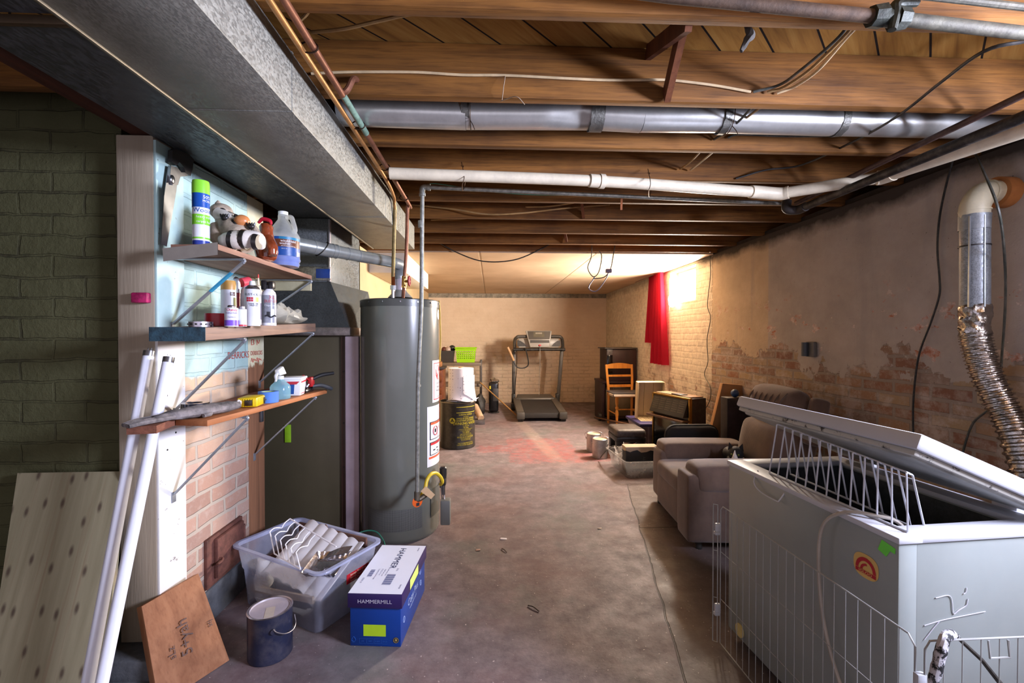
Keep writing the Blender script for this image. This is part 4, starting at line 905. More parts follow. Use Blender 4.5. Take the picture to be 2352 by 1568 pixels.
lathe_part('bottle', [(r, 0), (r, H * .48), (r * .9, H * .56), (r * .5, H * .68), (r * .4, H * .7)], c, clear('#e9e4d4', .9, .4, 'cloudy', .2), t); lathe_part('nozzle', [(r * .42, H * .70), (r * .42, H * .76), (r * .2, H * .78), (r * .1, H * .93)], c, plain('#e0d4b4', .5), t, 16); lathe_part('tip', [(r * .11, H * .92), (r * .09, H * .99), (0, H)], c, plain('#d2342c', .4), t, 10)
mb = MB(); patch_cyl(mb, c, r, 0, 2 * PI, c.z + H * .1, c.z + H * .42, .0006, 28); obj('label', mb, plain('#5c4460', .5, var=.3), t)
c = stand(566, 2.1); c.z = MS(2.1); H = PY(562, 639, 2.1).z - c.z; r = .026
t = thing('red_capped_bottle', 'white bottle with round red cap behind the primer can', 'bottle', c)
lathe_part('bottle', [(r, 0), (r, H * .7), (r * .6, H * .8), (r * .5, H * .84)], c, M_WH, t)
mb = MB(); mb.cyl(c + Vector((-.008, -.028, H * .89)), c + Vector((.006, .01, H * .95)), .020, n=22); obj('cap', mb, plain('#d8495a', .4), t)
c = stand(548, 1.98); c.z = MS(1.98); H = PY(548, 640, 1.98).z - c.z
t = thing('caulk_tool', 'red and silver tool standing up between the spray cans', 'tool', c)
mb = MB(); mb.tube([c + Vector((0, 0, 0)), c + Vector((0, 0, H * .55)), c + Vector((0, 0, H * .72))], [.006, .007, .008], 10, smooth=False); obj('shaft', mb, plain('#a51f33', .4), t)
mb = MB(); mb.tube([c + Vector((0, 0, H * .7)), c + Vector((0, 0, H * .9)), c + Vector((-.008, 0, H)), c + Vector((-.014, 0, H * .97))], [.008, .008, .009, .008], 10); obj('head', mb, M_TIN, t)
c = PY(487, 748, 1.86); c.x = -1.15; c.z = MS(1.86)
c = Vector((-1.09, 1.87, MS(1.87)))
t = thing('red_tape_roll', 'roll of red tape lying on the middle shelf', 'tape', c)
H = .05; lathe_part('tape', [(.036, 0), (.046, 0), (.046, H), (.036, H), (.036, 0)], c, plain('#b51228', .35), t, 40, ); lathe_part('core', [(.033, .001), (.0362, .001), (.0362, H - .001), (.033, H - .001), (.033, .001)], c, plain('#b59a78', .8), t, 32)
c = Vector((-1.075, 1.735, MS(1.735)))
t = thing('strap_roll', 'coil of silver perforated strap in front of red tape', 'strap', c)
mb = MB(); mb.grid(lambda u, v: c + Vector(((.040 - .006 * u) * math.cos(u * 3.3 * PI), (.040 - .006 * u) * math.sin(u * 3.3 * PI), .0195 * v)), 60, 1); obj('coiled_strap', mb, metal('#c6c2cc', .35, name='strap'), t)
for k in range(9):
    an = -PI / 2 - 1.5 + k * .42; mb = MB(); d = Vector((math.cos(an), math.sin(an), 0)); p = c + d * .0402 + Vector((0, 0, .01)); mb.cyl(p, p + d * .0006, .0035, n=8); obj('strap_hole', mb, M_BLK, t)
c = Vector((-1.09, 2.44, MS(2.44)))
def bag(u, v):
    an = u * 2 * PI; h = math.sin(v * PI) ; R = math.cos((v - .5) * PI)
    from mathutils import noise
    x, y, z = .085 * math.cos(an) * R, .19 * math.sin(an) * R, .05 + .05 * math.sin((v - .5) * PI)
    nz = noise.noise(Vector((x * 22, y * 14, z * 22))); z = z * (.75 + .9 * abs(nz)) * (1.2 - .9 * (y + .19) / .38 * .8)
    return c + Vector((x + nz * .02, y + nz * .02, max(z, .002)))
mb = MB(); mb.grid(bag, 28, 14); solo('plastic_bag', mb, clear('#dedccf', .62, .3, 'cloudy_film', .4), 'crumpled clear plastic bag at the far end of middle shelf', 'bag', smooth=25)

# -------- on the lower shelf (top ~1.041)
LS = 1.0405
c = PY(448, 938, 1.84); c.z = LS + .012
t = thing('black_tape_roll', 'roll of shiny black tape on the glove', 'tape', c)
c.z = LS + .02; lathe_part('tape', [(.026, 0), (.048, 0), (.048, .019), (.026, .019), (.026, 0)], c, plain('#24232a', .2, coat=.5), t, 36)
mb = MB(); patch_cyl(mb, c, .048, toward_cam(c) + .1, toward_cam(c) + .55, c.z + .003, c.z + .017, .0006); obj('foil_label', mb, metal('#c9c2d8', .2), t)
t = thing('work_glove', 'grey dirty work glove lying along the lower shelf', 'glove', (-1.1, 1.795, LS))
M_GLV = plain('#77716f', .9, var=.45, scale=25, bump=.4); g = lambda px, py, Y: PY(px, py, Y)
mb = MB(); P0 = Vector((-1.145, 1.605, LS + .012)); 
mb.tube([(-1.155, 1.610, LS + .012), (-1.13, 1.665, LS + .015), (-1.09, 1.745, LS + .016), (-1.06, 1.825, LS + .018), (-1.035, 1.895, LS + .02)], [.018, .03, .04, .036, .028], 14)
for v in mb.bm.verts: v.co.z = LS + .002 + max(0, (v.co.z - LS + .012)) * .6
mb.jitter(.004, 40); obj('palm', mb, M_GLV, t)
for k in range(4):
    mb = MB(); o = Vector((-.012 * (k - 1.5), .012 * (k - 1.5), 0)); mb.tube([Vector((-1.13, 1.675, LS + .016)) + o, Vector((-1.165 - .004 * k, 1.575, LS + .014)) + o, Vector((-1.185, 1.535 - .004 * k, LS + .009)) + o], [.009, .0085, .007], 8); obj('finger', mb, M_GLV, t)
mb = MB(); mb.tube([(-1.075, 1.775, LS + .01), (-1.05, 1.745, LS + .01), (-1.055, 1.715, LS + .008)], [.011, .009, .007], 8); obj('thumb', mb, M_GLV, t)
mb = MB(); mb.tube([Vector((-1.034, 1.900, LS + .02)) + Vector((.005 * math.sin(a_), .022 * math.cos(a_), .014 * math.sin(a_) + (.004 if k % 2 else 0))) for k, a_ in enumerate([q / 12 * 2 * PI for q in range(12)])], .004, 6, closed=True); o = obj('cuff', mb, plain('#c4c0bd', .9), t)
# yellow tape measure
c = Vector((-1.045, 2.03, LS - .005)); t = thing('tape_measure', 'ribbed yellow tape measure with black belt clip', 'tape measure', c, .15)
mb = MB(); mb.box(-.04, .04, -.055, .055, .002, .044, .009); 
for k in range(9): mb.box(.0385, .0425, -.045 + k * .0075, -.0415 + k * .0075, .008, .038, .001)
for k in range(7): mb.box(-.034 + k * .0095, -.030 + k * .0095, -.0575, -.0535, .008, .038, .001)
obj('case', mb, plain('#e0c019', .4, var=.06), t, False)
mb = MB(); mb.box(-.006, .022, -.062, -.056, .01, .034, .002); obj('tape_hook', mb, metal('#6a6258', .4), t, False)
mb = MB(); mb.box(.040, .045, .02, .036, .008, .034, .001); mb.box(.040, .0455, .03, .05, .018, .024, .001); obj('belt_clip', mb, M_BLK, t, False)
c = Vector((-1.03, 2.15, LS - .005)); t = thing('blue_tape_roll', 'roll of blue masking tape beside the yellow tape measure', 'tape', c)
lathe_part('tape', [(.03, 0), (.043, 0), (.043, .05), (.03, .05), (.03, 0)], c, plain('#4d7fd0', .6), t, 36); lathe_part('core', [(.027, .001), (.0302, .001), (.0302, .049), (.027, .049), (.027, .001)], c, plain('#a8b86a', .7), t, 28)
c = Vector((-1.035, 2.28, LS - .006)); H = PY(598, 838, 2.28).z - LS; r = .046
t = thing('spray_bottle', 'clear spray bottle of pale blue cleaner with white trigger', 'bottle', c)
M_BLUEB = clear('#a8dcec', .6, .12, 'blue_bottle', .6)
lathe_part('bottle', [(r * .95, 0), (r, .006), (r, H * .36), (r * .88, H * .43), (r * .5, H * .53), (r * .32, H * .58), (r * .3, H * .62)], c, M_BLUEB, t)
mb = MB(); mb.cyl(c + Vector((0, 0, H * .60)), c + Vector((0, 0, H * .70)), .016, n=16); mb.hexa([c + Vector(v) for v in ((-.012, -.03, H * .72), (.014, -.03, H * .72), (.014, .045, H * .74), (-.012, .045, H * .74), (-.010, -.042, H * .90), (.012, -.042, H * .90), (.012, .012, H * 1.0), (-.010, .012, H * 1.0))], .006); hd = obj('spray_head', mb, plain('#e4e6e2', .4), t)
mb = MB(); mb.tube([c + Vector((0, -.03, H * .80)), c + Vector((0, -.046, H * .72)), c + Vector((0, -.044, H * .60)), c + Vector((0, -.052, H * .56))], [.008, .008, .006, .004], 8); obj('trigger', mb, plain('#dfe2e2', .4), hd)
c = Vector((-1.03, 2.42, LS - .007)); t = thing('plastic_tub', 'small white plastic tub with red and blue label', 'tub', c, .12)
H = .088; mb = MB(); mb.hexa([(-.042, -.042, 0), (.042, -.042, 0), (.042, .042, 0), (-.042, .042, 0), (-.05, -.05, H), (.05, -.05, H), (.05, .05, H), (-.05, .05, H)], .006); obj('tub_body', mb, plain('#e9ebee', .35, var=.04), t, False)
mb = MB(); mb.box(-.054, .054, -.054, .054, H - .004, H + .008, .004); obj('lid', mb, plain('#f2f3f4', .35, var=.03), t, False)
def tubq(z): return .042 + .008 * z / H
mb = MB(); mb.geo([(-tubq(.01) + .004, -tubq(.01) - .0012, .01), (tubq(.01) - .03, -tubq(.01) - .0012, .01), (tubq(.07) - .03, -tubq(.07) - .0012, .07), (-tubq(.07) + .004, -tubq(.07) - .0012, .07)], [(0, 1, 2, 3)]); obj('blue_label', mb, plain('#1c4f9c', .4), t, False)
mb = MB(); mb.geo([(-tubq(.06) + .004, -tubq(.06) - .002, .06), (tubq(.06) - .02, -tubq(.06) - .002, .06), (tubq(.075) - .006, -tubq(.075) - .002, .075), (-tubq(.075) + .004, -tubq(.075) - .002, .075)], [(0, 1, 2, 3)])
mb.geo([(tubq(.068) + .0015, -tubq(.068) + .006, .068), (tubq(.068) + .0015, tubq(.068) - .006, .068), (tubq(.08) + .0015, tubq(.08) - .006, .078), (tubq(.08) + .0015, -tubq(.08) + .006, .074)], [(0, 1, 2, 3)])
mb.geo([(tubq(.01) + .0015, -.03, .01), (tubq(.01) + .0015, .034, .01), (tubq(.013) + .0015, .034, .013), (tubq(.013) + .0015, -.03, .013)], [(0, 1, 2, 3)]); obj('red_label', mb, plain('#c9313f', .4), t, False)
# wire strippers / pliers
c = Vector((-.99, 2.56, LS - .008)); t = thing('wire_strippers', 'red wire strippers with black rubber grips at the shelf end', 'pliers', c)
mb = MB(); mb.box(c.x - .02, c.x + .004, c.y - .015, c.y + .03, LS + .02, LS + .075, .006); mb.bar(c + Vector((-.03, -.05, .095)), c + Vector((-.008, 0, .055)), .012, .008); obj('jaw', mb, plain('#b01a22', .35), t)
mb = MB(); mb.tube([c + Vector((-.005, .01, .07)), c + Vector((.03, .06, .088)), c + Vector((.075, .12, .094))], [.010, .011, .0095], 12); obj('handle', mb, plain('#191a1c', .5), t)
mb = MB(); mb.tube([c + Vector((-.005, .01, .03)), c + Vector((.028, .045, .032)), c + Vector((.055, .09, .014)), c + Vector((.062, .12, .004))], [.010, .011, .012, .011], 12); obj('handle', mb, plain('#3a3d42', .5), t)
mb = MB(); mb.tube([c + Vector((-.035, -.05, .04)), c + Vector((-.03, -.03, .055)), c + Vector((-.02, -.03, .03)), c + Vector((-.01, -.02, .045))], .006, 8); obj('wire_cutter', mb, M_TIN, t)
mb = MB(); mb.box(-1.035, -.985, 2.47, 2.58, LS - .008, LS + .018, .012); solo('stud_finder', mb, plain('#101114', .2), 'small flat black gadget lying in front of the wire strippers', 'gadget')

# pink thing on the post, fluorescent tubes
mb = MB(); p = PY(326, 684, 1.84); mb.box(p.x - .03, p.x + .03, 1.822, 1.849, p.z - .02, p.z + .02, .005); t = solo('pink_box', mb, plain('#b01c5c', .5, var=.4, scale=40), 'small magenta box stuck on the front of the tan post', 'box')
M_TUBE = plain('#e9ecf6', .35, var=.03); M_CAPT = metal('#9a9a9c', .35)
for top, bot, lab in ((PY(343, 806, 1.832), Vector((-1.33, 1.50, .012)), 'white fluorescent tube leaning on the post, left of the pair'), (PY(388, 820, 1.80), Vector((-1.27, 1.47, .012)), 'white fluorescent tube leaning on the post, right of the pair')):
    t = thing('fluorescent_tube', lab, 'tube lamp', bot, 0, 'leaning fluorescent tubes'); d = (top - bot).normalized()
    mb = MB(); mb.cyl(bot + d * .02, top - d * .02, .0185, n=20); obj('glass_tube', mb, M_TUBE, t)
    for a_, b_ in ((bot, bot + d * .021), (top - d * .021, top)):
        mb = MB(); mb.cyl(a_, b_, .019, n=20); e_ = d if a_ is not bot else -d; q = b_ if a_ is not bot else a_
        for s in (-1, 1): mb.cyl(q + Vector((s * .006, 0, 0)), q + Vector((s * .006, 0, 0)) + e_ * .012, .0018, n=6)
        obj('end_cap', mb, M_CAPT, t)
# plywood leaning on the olive wall
def mat_ply():
    m = NT('knotty_plywood'); co = m.co; x, y, z = m.xyz(); vec = m.comb(x, z)
    g = m.noise(1.6, 5, .6, m.map((14, 1, .9)), .4)
    col = m.ramp(g, [(.25, srgb('#7c7457')), (.75, srgb('#9c9375'))])
    v = m.n('ShaderNodeTexVoronoi', feature='F1'); m.set(v, Scale=1., Randomness=.55); m.l(m.map((14, 1, 9)), v.inputs['Vector'])
    v.voronoi_dimensions = '2D'; m.l(m.map((15, 1, 1), (PI / 2, 0, 0)), v.inputs['Vector'])
    mp = m.comb(m.math('MULTIPLY', x, 15.), m.math('MULTIPLY', z, 6.5)); m.l(mp, v.inputs['Vector'])
    kn = m.math('SUBTRACT', 1., m.step(v.outputs['Distance'], .05, .16))
    st = m.math('MULTIPLY', m.step(m.noise(2, 4, .6, m.map((22, 1, .6))), .56, .7), .4)
    col = m.mix(st, col, srgb('#7a5f45')); col = m.mix(m.math('MULTIPLY', kn, .8), col, srgb('#3f2a20'))
    m.l(col, m.p.inputs['Base Color']); m.set(m.p, Roughness=.8); m.bump(m.noise(40, 3, .6), .1, .003); return m.m
TL, TR = PY(40, 1086, 1.865), PY(281, 1082, 1.865); BR, BL = Vector((TR.x + .13, 1.60, .003)), Vector((TL.x + .13, 1.60, .003))
nn = (TR - TL).cross(BL - TL).normalized() * .018
mb = MB(); mb.hexa([BL, BR, BR - nn * -1, BL - nn * -1, TL, TR, TR + nn, TL + nn]); solo('plywood_sheet', mb, mat_ply(), 'knotty plywood sheet leaning on the olive brick wall', 'plywood')
# scrap board with writing
t = thing('scrap_board', 'thick scribbled scrap board leaning against the post base', 'board', (-1.15, 1.8, 0))
b0, b1 = Vector((-1.20, 1.685, .003)), Vector((-1.08, 1.915, .003)); t0, t1 = Vector((-1.325, 1.735, .31)), Vector((-1.262, 1.955, .335))
t0, t1 = PY(325, 1392, 1.765), PY(456, 1316, 1.97)
fn = (b1 - b0).cross(t0 - b0).normalized()
if fn.y > 0: fn = -fn
mb = MB(); mb.hexa([b0, b1, b1 - fn * .04, b0 - fn * .04, t0, t1, t1 - fn * .04, t0 - fn * .04], .003); obj('board', mb, wood('#b3805c', '#8a5a3c', 'Z', .8, .8, .25, .8), t)
xd = (b1 - b0).normalized(); yd = (t0 - b0).normalized(); cc = b0 + (b1 - b0) * .45 + (t0 - b0) * .5
mb = MB(); 
for s, k, h_, z in (('5+yah', .52, .30, .055), ('sLz', .30, .34, .035), ('stj', .85, .45, .028)):
    mb = MB(); o = b0 + (b1 - b0) * k + (t0 - b0) * h_; text_flat(mb, s, z, o, yd, -xd, .001, 'LEFT')
    for v in mb.bm.verts: v.co += fn * .0025
    obj('pencil_writing', mb, plain('#5a4238', .7), t)
pass
# ------------------------------------------------------------------ furnace, plenum, vent
M_FURN = plain('#514a37', .45, var=.1, scale=3, bump=.03)
t = thing('furnace', 'dark brown furnace cabinet behind the shelves', 'furnace', (-1.3, 3.4, 0))
mb = MB(); mb.box(-1.75, -.975, 3.15, 3.85, 0, 1.35, .006); obj('cabinet', mb, M_FURN, t)
mb = MB(); mb.box(-.985, -.895, 3.11, 3.16, 0, 1.34, .005); o = obj('corner_trim', mb, plain('#b6a5ad', .45, var=.08), t); tag(o, 'pale lavender corner strip')
mb = MB(); mb.box(-1.02, -.985, 3.135, 3.155, 0, 1.34, .003); obj('brown_trim', mb, plain('#4a342c', .5), t)
for z in (.45, .75, 1.1):
    for x in (-1.003,):
        mb = MB(); mb.cyl((x, 3.136, z), (x, 3.131, z), .006, n=8); obj('screw', mb, M_BLK, t)
mb = MB(); mb.box(-1.4, -1.36, 3.143, 3.1495, .62, .74, .001); o = obj('green_tag', mb, plain('#8fc01e', .6), t)
t = thing('plenum', 'speckled sheet-metal plenum rising from furnace to the duct', 'plenum', (-1.3, 3.4, 1.35))
mb = MB(); mb.hexa([(-1.75, 3.10, 1.40), (-.955, 3.10, 1.40), (-.955, 3.85, 1.40), (-1.75, 3.85, 1.40), (-1.7, 3.07, 1.70), (-1.065, 3.07, 1.70), (-1.0, 3.75, 1.70), (-1.7, 3.75, 1.70)]); obj('transition', mb, metal('#474b4a', .6, .1, 12, .03, 160, 'speckled_sheet', .3), t)
mb = MB(); mb.box(-1.7, -1.065, 3.06, 3.73, 1.70, 2.115, .002); obj('riser', mb, metal('#6f7475', .5, .1, 12, .03, 150, 'sheet_metal_riser', .3), t)
mb = MB(); mb.box(-1.76, -.945, 3.09, 3.86, 1.345, 1.40, .003); mb.jitter(.0015, 40); obj('foil_tape', mb, metal('#8c8480', .35, .2, 30, .4, 0, 'foil_band', .8), t)
mb = MB(); mb.box(-1.3, -1.06, 3.05, 3.06, 1.705, 1.80, .002); mb.jitter(.003, 60); obj('tape_patch', mb, metal('#9a9a9a', .3, .3, 40, .5, 0, 'shiny_foil', .9), t)
mb = MB(); p = PY(742, 628, 3.045); mb.box(p.x - .045, p.x + .045, 3.043, 3.047, p.z - .03, p.z + .03, .001); obj('blue_print', mb, plain('#1d3f86', .4), t)
mb = MB(); mb.box(-1.07, -1.06, 3.05, 3.075, 1.70, 2.11, .001); obj('corner_tape', mb, metal('#c2bcc2', .35, .2, 40, .3, 0, 'corner_foil', .7), t)
HC = Vector((-.632, 3.2, 0)); HR = .264; HH = 1.585
t = thing('vent_pipe', 'shiny galvanised vent pipe sloping from heater to the chimney', 'pipe', (-.9, 2.9, 1.85))
M_VENT = metal('#b4bab6', .25, .12, 12, .03, 0, 'vent_metal', .6)
v0 = PY(690, 562, 2.62); v1 = PY(905, 603, 3.10)
mb = MB(); mb.tube([Vector((-1.31, 2.44, v0.z + .02)), v0 - (v1 - v0) * -.06, v0 + (v1 - v0) * .35], .041, 28, smooth=False); obj('pipe_section', mb, M_VENT, t)
mb = MB(); mb.tube([v0 + (v1 - v0) * .33, v1], .0375, 28, smooth=False); obj('pipe_section', mb, M_VENT, t)
top = HC + Vector((0, 0, HH))
mb = MB(); mb.tube([v1 - (v1 - v0) * .02, v1 + Vector((.03, .06, -.01)), Vector((HC.x - .005, HC.y - .01, v1.z - .06)), Vector((HC.x, HC.y, HH + .15))], .0375, 28, sub=4); obj('elbow', mb, metal('#9a9fa0', .35, .12, name='elbow_metal', metallic=.5), t)
mb = MB(); mb.cyl(Vector((HC.x, HC.y, HH + .155)), Vector((HC.x, HC.y, HH + .06)), .0385, n=28); obj('collar', mb, metal('#c7bcc8', .3, .1, name='bright_collar', metallic=.5), t)
for k in (.12, .3, .34, .46, .58):
    p = v0 + (v1 - v0) * k; d = (v1 - v0).normalized(); mb = MB(); mb.cyl(p - d * .003, p + d * .003, .0425 if k < .35 else .039, n=28); obj('seam_ring', mb, M_VENT, t)
mb = MB(); p = v0 + (v1 - v0) * .2; d = (v1 - v0).normalized(); u = d.cross(Vector((0, 0, 1))).normalized(); w_ = u.cross(d)
mb.tube([p + d * .03 * math.sin(q / 14 * 2 * PI) + u * .044 * math.cos(q / 14 * 2 * PI) + w_ * .044 * math.sin(q / 14 * 2 * PI) for q in range(14)], .003, 6, closed=True); obj('hanger_wire', mb, metal('#3c3a36', .5), t)
# ================================================================== WATER HEATER
t = thing('water_heater', 'tall dark grey gas water heater beside the furnace', 'water heater', HC)
M_HT = plain('#6b6d64', .26, var=.05, scale=3, bump=.012, coat=.3)
lathe_part('tank', [(HR - .012, 0), (HR - .004, .012), (HR, .03), (HR, HH - .035)], HC, M_HT, t, 72)
lathe_part('top_cap', [(HR + .003, HH - .05), (HR + .004, HH - .006), (HR - .004, HH), (0, HH + .004)], HC, plain('#4c4e49', .3, var=.06), t, 72)
ca = toward_cam(HC)
for k in range(-3, 4):
    a = ca + k * .42; mb = MB(); d = Vector((math.cos(a), math.sin(a), 0)); p = HC + d * (HR + .003) + Vector((0, 0, HH - .022)); mb.cyl(p, p + d * .005, .005, n=8); obj('rim_screw', mb, M_TIN, t)
mb = MB(); mb.lathe([(.085, HH + .022), (.078, HH + .03), (.045, HH + .065), (.041, HH + .075)], HC, 28, caps=False)
hd = obj('draft_hood', mb, metal('#b0afa8', .35, metallic=.5), t)
for k in range(4):
    a = k * PI / 2 + .5; mb = MB(); p = HC + Vector((.075 * math.cos(a), .075 * math.sin(a), HH)); mb.box(p.x - .004, p.x + .004, p.y - .004, p.y + .004, HH, HH + .03); obj('hood_leg', mb, metal('#5a5a58', .4), hd)
def hang(px, y, rr=HR):
    """angle on the tank seen at pixel column px"""
    d = ray(px, y); o = Vector((0, 0, EYE)) - HC; A = d.x ** 2 + d.y ** 2; B = o.x * d.x + o.y * d.y; C = o.x ** 2 + o.y ** 2 - rr * rr
    s = B * B - A * C; tt = (-B - math.sqrt(max(s, 0))) / A; q = o + d * tt; return math.atan2(q.y, q.x), q.z
M_LBL = plain('#dfe0e4', .4, var=.03); M_RED = plain('#cf3038', .45); M_INK = plain('#2a2a30', .5); M_ORG = plain('#e0603a', .45)
aE = hang(1008.5, 900)[0] + .35
a0, zt = hang(993, 828); zb = hang(993, 925)[1]
mb = MB(); patch_cyl(mb, HC, HR, a0, aE, zb, zt, .0006); lb = obj('warning_label', mb, M_LBL, t); tag(lb, 'white label with a red stop sign')
mb = MB()
for (u0, u1, v0_, v1_) in ((.06, .08, .06, .94), (.06, 1, .92, .94), (.06, 1, .06, .08)): patch_cyl(mb, HC, HR, a0 + (aE - a0) * u0, a0 + (aE - a0) * u1, zb + (zt - zb) * v0_, zb + (zt - zb) * v1_, .0012)
obj('red_border', mb, M_RED, lb)
sa = a0 + (aE - a0) * .38; sz = zt - .085; mb = MB(); ring = []
for k in range(8):
    an = PI / 8 + k * PI / 4; ring.append(Vector((HC.x + (HR + .0016) * math.cos(sa + .052 * math.cos(an) / HR), HC.y + (HR + .0016) * math.sin(sa + .052 * math.cos(an) / HR), sz + .052 * math.sin(an))))
mb.geo(ring, [tuple(range(8))]); obj('stop_sign', mb, M_RED, lb)
mb = MB(); text_cyl(mb, 'STOP', .036, HC, HR, sa, sz - .013, .0024); obj('stop_text', mb, M_LBL, lb)
mb = MB()
for k, s in enumerate(('DO NOT', 'INSTALL', 'THE PLEDGE')): text_cyl(mb, s, .020, HC, HR, sa, zt - .165 - k * .025, .0014, sx=.75)
text_cyl(mb, '1-800', .016, HC, HR, sa, zt - .255, .0014)
obj('label_text', mb, M_INK, lb)
a0, zt = hang(981, 935); zb = hang(984, 1073)[1]
mb = MB(); patch_cyl(mb, HC, HR, a0, aE, zb, zt, .0006); lb = obj('safety_label', mb, M_LBL, t); tag(lb, 'tall white label with orange and red warning boxes')
def lpatch(nm, u0, u1, v0_, v1_, m, off): 
    mb = MB(); patch_cyl(mb, HC, HR, a0 + (aE - a0) * u0, a0 + (aE - a0) * u1, zt - (zt - zb) * v1_, zt - (zt - zb) * v0_, off); return obj(nm, mb, m, lb)
for (v0_, v1_, c_) in ((.26, .56, M_ORG), (.60, .82, M_RED)):
    lpatch('black_box', .08, .96, v0_, v1_, M_INK, .0010); lpatch('white_box', .11, .93, v0_ + .012, v1_ - .012, M_LBL, .0015); lpatch('heading_band', .11, .93, v0_ + .012, v0_ + .05, c_, .002)
lpatch('orange_band', .05, .96, .84, .875, M_ORG, .0012)
mb = MB(); 
for k in range(9): text_cyl(mb, 'lorem' and 'iiiliii lilil iili', .009, HC, HR, a0 + (aE - a0) * .5, zt - .03 - k * .011, .0012)
for k in range(5): text_cyl(mb, 'iiliiil iiil', .007, HC, HR, a0 + (aE - a0) * .42, zt - (zt - zb) * (.49 + k * .012), .0022)
text_cyl(mb, 'WARNING', .011, HC, HR, a0 + (aE - a0) * .45, zt - (zt - zb) * .30, .0026); text_cyl(mb, 'DANGER', .011, HC, HR, a0 + (aE - a0) * .45, zt - (zt - zb) * .64, .0026)
for (u_, v_) in ((.2, .73), (.35, .71), (.38, .765)): patch_cyl(mb, HC, HR, a0 + (aE - a0) * u_, a0 + (aE - a0) * (u_ + .09), zt - (zt - zb) * (v_ + .02), zt - (zt - zb) * v_, .0024, 3)
patch_cyl(mb, HC, HR, a0 + (aE - a0) * .26, a0 + (aE - a0) * .34, zt - (zt - zb) * .45, zt - (zt - zb) * .39, .0024, 3)
obj('label_text', mb, M_INK, lb)
mb = MB(); mb.tube([Vector((HC.x + (HR + .003) * math.cos(a0 + (aE - a0) * .3 + .03 / HR * math.cos(q / 16 * 2 * PI)), HC.y + (HR + .003) * math.sin(a0 + (aE - a0) * .3 + .03 / HR * math.cos(q / 16 * 2 * PI)), zt - (zt - zb) * .42 + .03 * math.sin(q / 16 * 2 * PI))) for q in range(16)], .0028, 5, closed=True)
ta = a0 + (aE - a0) * .55; tz = zt - (zt - zb) * .42
mb.geo([Vector((HC.x + (HR + .002) * math.cos(ta + q[0] / HR), HC.y + (HR + .002) * math.sin(ta + q[0] / HR), tz + q[1])) for q in ((-.02, -.02), (.03, -.02), (.005, .035))], [(0, 1, 2)]); obj('red_symbol', mb, M_RED, lb)
a_, z_ = hang(1005, 722); mb = MB(); mb.geo([Vector((HC.x + (HR + .001) * math.cos(a_ + .08 + .032 * math.cos(q / 24 * 2 * PI) / HR), HC.y + (HR + .001) * math.sin(a_ + .08 + .032 * math.cos(q / 24 * 2 * PI) / HR), z_ + .034 * math.sin(q / 24 * 2 * PI))) for q in range(24)], [tuple(range(24))]); o = obj('round_badge', mb, M_LBL, t)
a_, z_ = hang(959, 1150); mb = MB(); mb.geo([Vector((HC.x + (HR + .001) * math.cos(a_ + .036 * math.cos(q / 28 * 2 * PI) / HR), HC.y + (HR + .001) * math.sin(a_ + .036 * math.cos(q / 28 * 2 * PI) / HR), z_ - .005 + .036 * math.sin(q / 28 * 2 * PI))) for q in range(28)], [tuple(range(28))]); o = obj('orange_sticker', mb, plain('#e8641e', .45, var=.03), t); tag(o, 'round orange sticker with a black figure')
mb = MB(); patch_cyl(mb, HC, HR, a_ - .035, a_ + .05, z_ - .033, z_ - .012, .002, 4); text_cyl(mb, 'i', .03, HC, HR, a_ + .01, z_ - .015, .002); obj('sticker_figure', mb, M_INK, o)
# perforated burner grille and access door
a0 = hang(845, 1190)[0]; a1 = hang(969, 1190)[0]; zt = hang(905, 1172)[1]; zb = hang(905, 1222)[1]
m = NT('perforated_steel'); x, y, z = m.xyz(); ang = m.math('ARCTAN2', y, x); v = m.n('ShaderNodeTexVoronoi'); v.voronoi_dimensions = '2D'; m.set(v, Scale=1., Randomness=0.); m.l(m.comb(m.math('MULTIPLY', ang, 46.), m.math('MULTIPLY', z, 150.)), v.inputs['Vector'])
m.l(m.ramp(v.outputs['Distance'], [(.30, (.008, .008, .008)), (.36, (.16, .165, .15))]), m.p.inputs['Base Color']); m.set(m.p, Roughness=.35)
mb = MB(); patch_cyl(mb, HC, HR, a0, a1, zb, zt, .002, 30); g_ = obj('burner_grille', mb, m.m, t)
a0 = hang(989, 1150)[0]; mb = MB(); patch_cyl(mb, HC, HR, a0, a0 + .75, .13, .31, .004, 16); o = obj('access_door', mb, plain('#54564f', .35, var=.06), t)
mb = MB(); patch_cyl(mb, HC, HR, a0 - .012, a0, .125, .315, .005, 2); obj('door_seam', mb, M_BLK, o)
# gas control and cover at right
gc = PY(1018, 1110, 3.03); 
vb = Vector((gc.x, gc.y, 0)); z_ = lambda py: PY(1018, py, 3.03).z
mb = MB(); mb.lathe([(.022, z_(1098)), (.024, z_(1088)), (.024, z_(1074)), (.016, z_(1071))], vb, 16); mb.box(vb.x - .02, vb.x + .02, vb.y - .03, vb.y + .03, z_(1112), z_(1096), .006); o = obj('gas_valve', mb, plain('#23211f', .4), t)
mb = MB(); mb.cyl(vb + Vector((0, 0, z_(1135))), vb + Vector((0, 0, z_(1095))), .014, n=12); mb.cyl(vb + Vector((-.012, -.01, z_(1118))), vb + Vector((-.012, -.01, z_(1090))), .01, n=10); obj('valve_stem', mb, metal('#7d7a78', .4), o)
mb = MB(); mb.tube([vb + Vector((0, 0, z_(1118))), vb + Vector((.006, 0, z_(1135))), vb + Vector((.008, -.01, z_(1150)))], .006, 8); mb.tube([vb + Vector((-.012, -.012, z_(1118))), vb + Vector((-.008, -.012, z_(1135))), vb + Vector((-.002, -.01, z_(1152)))], .004, 6); obj('gas_tube', mb, metal('#a8a09a', .4), o)
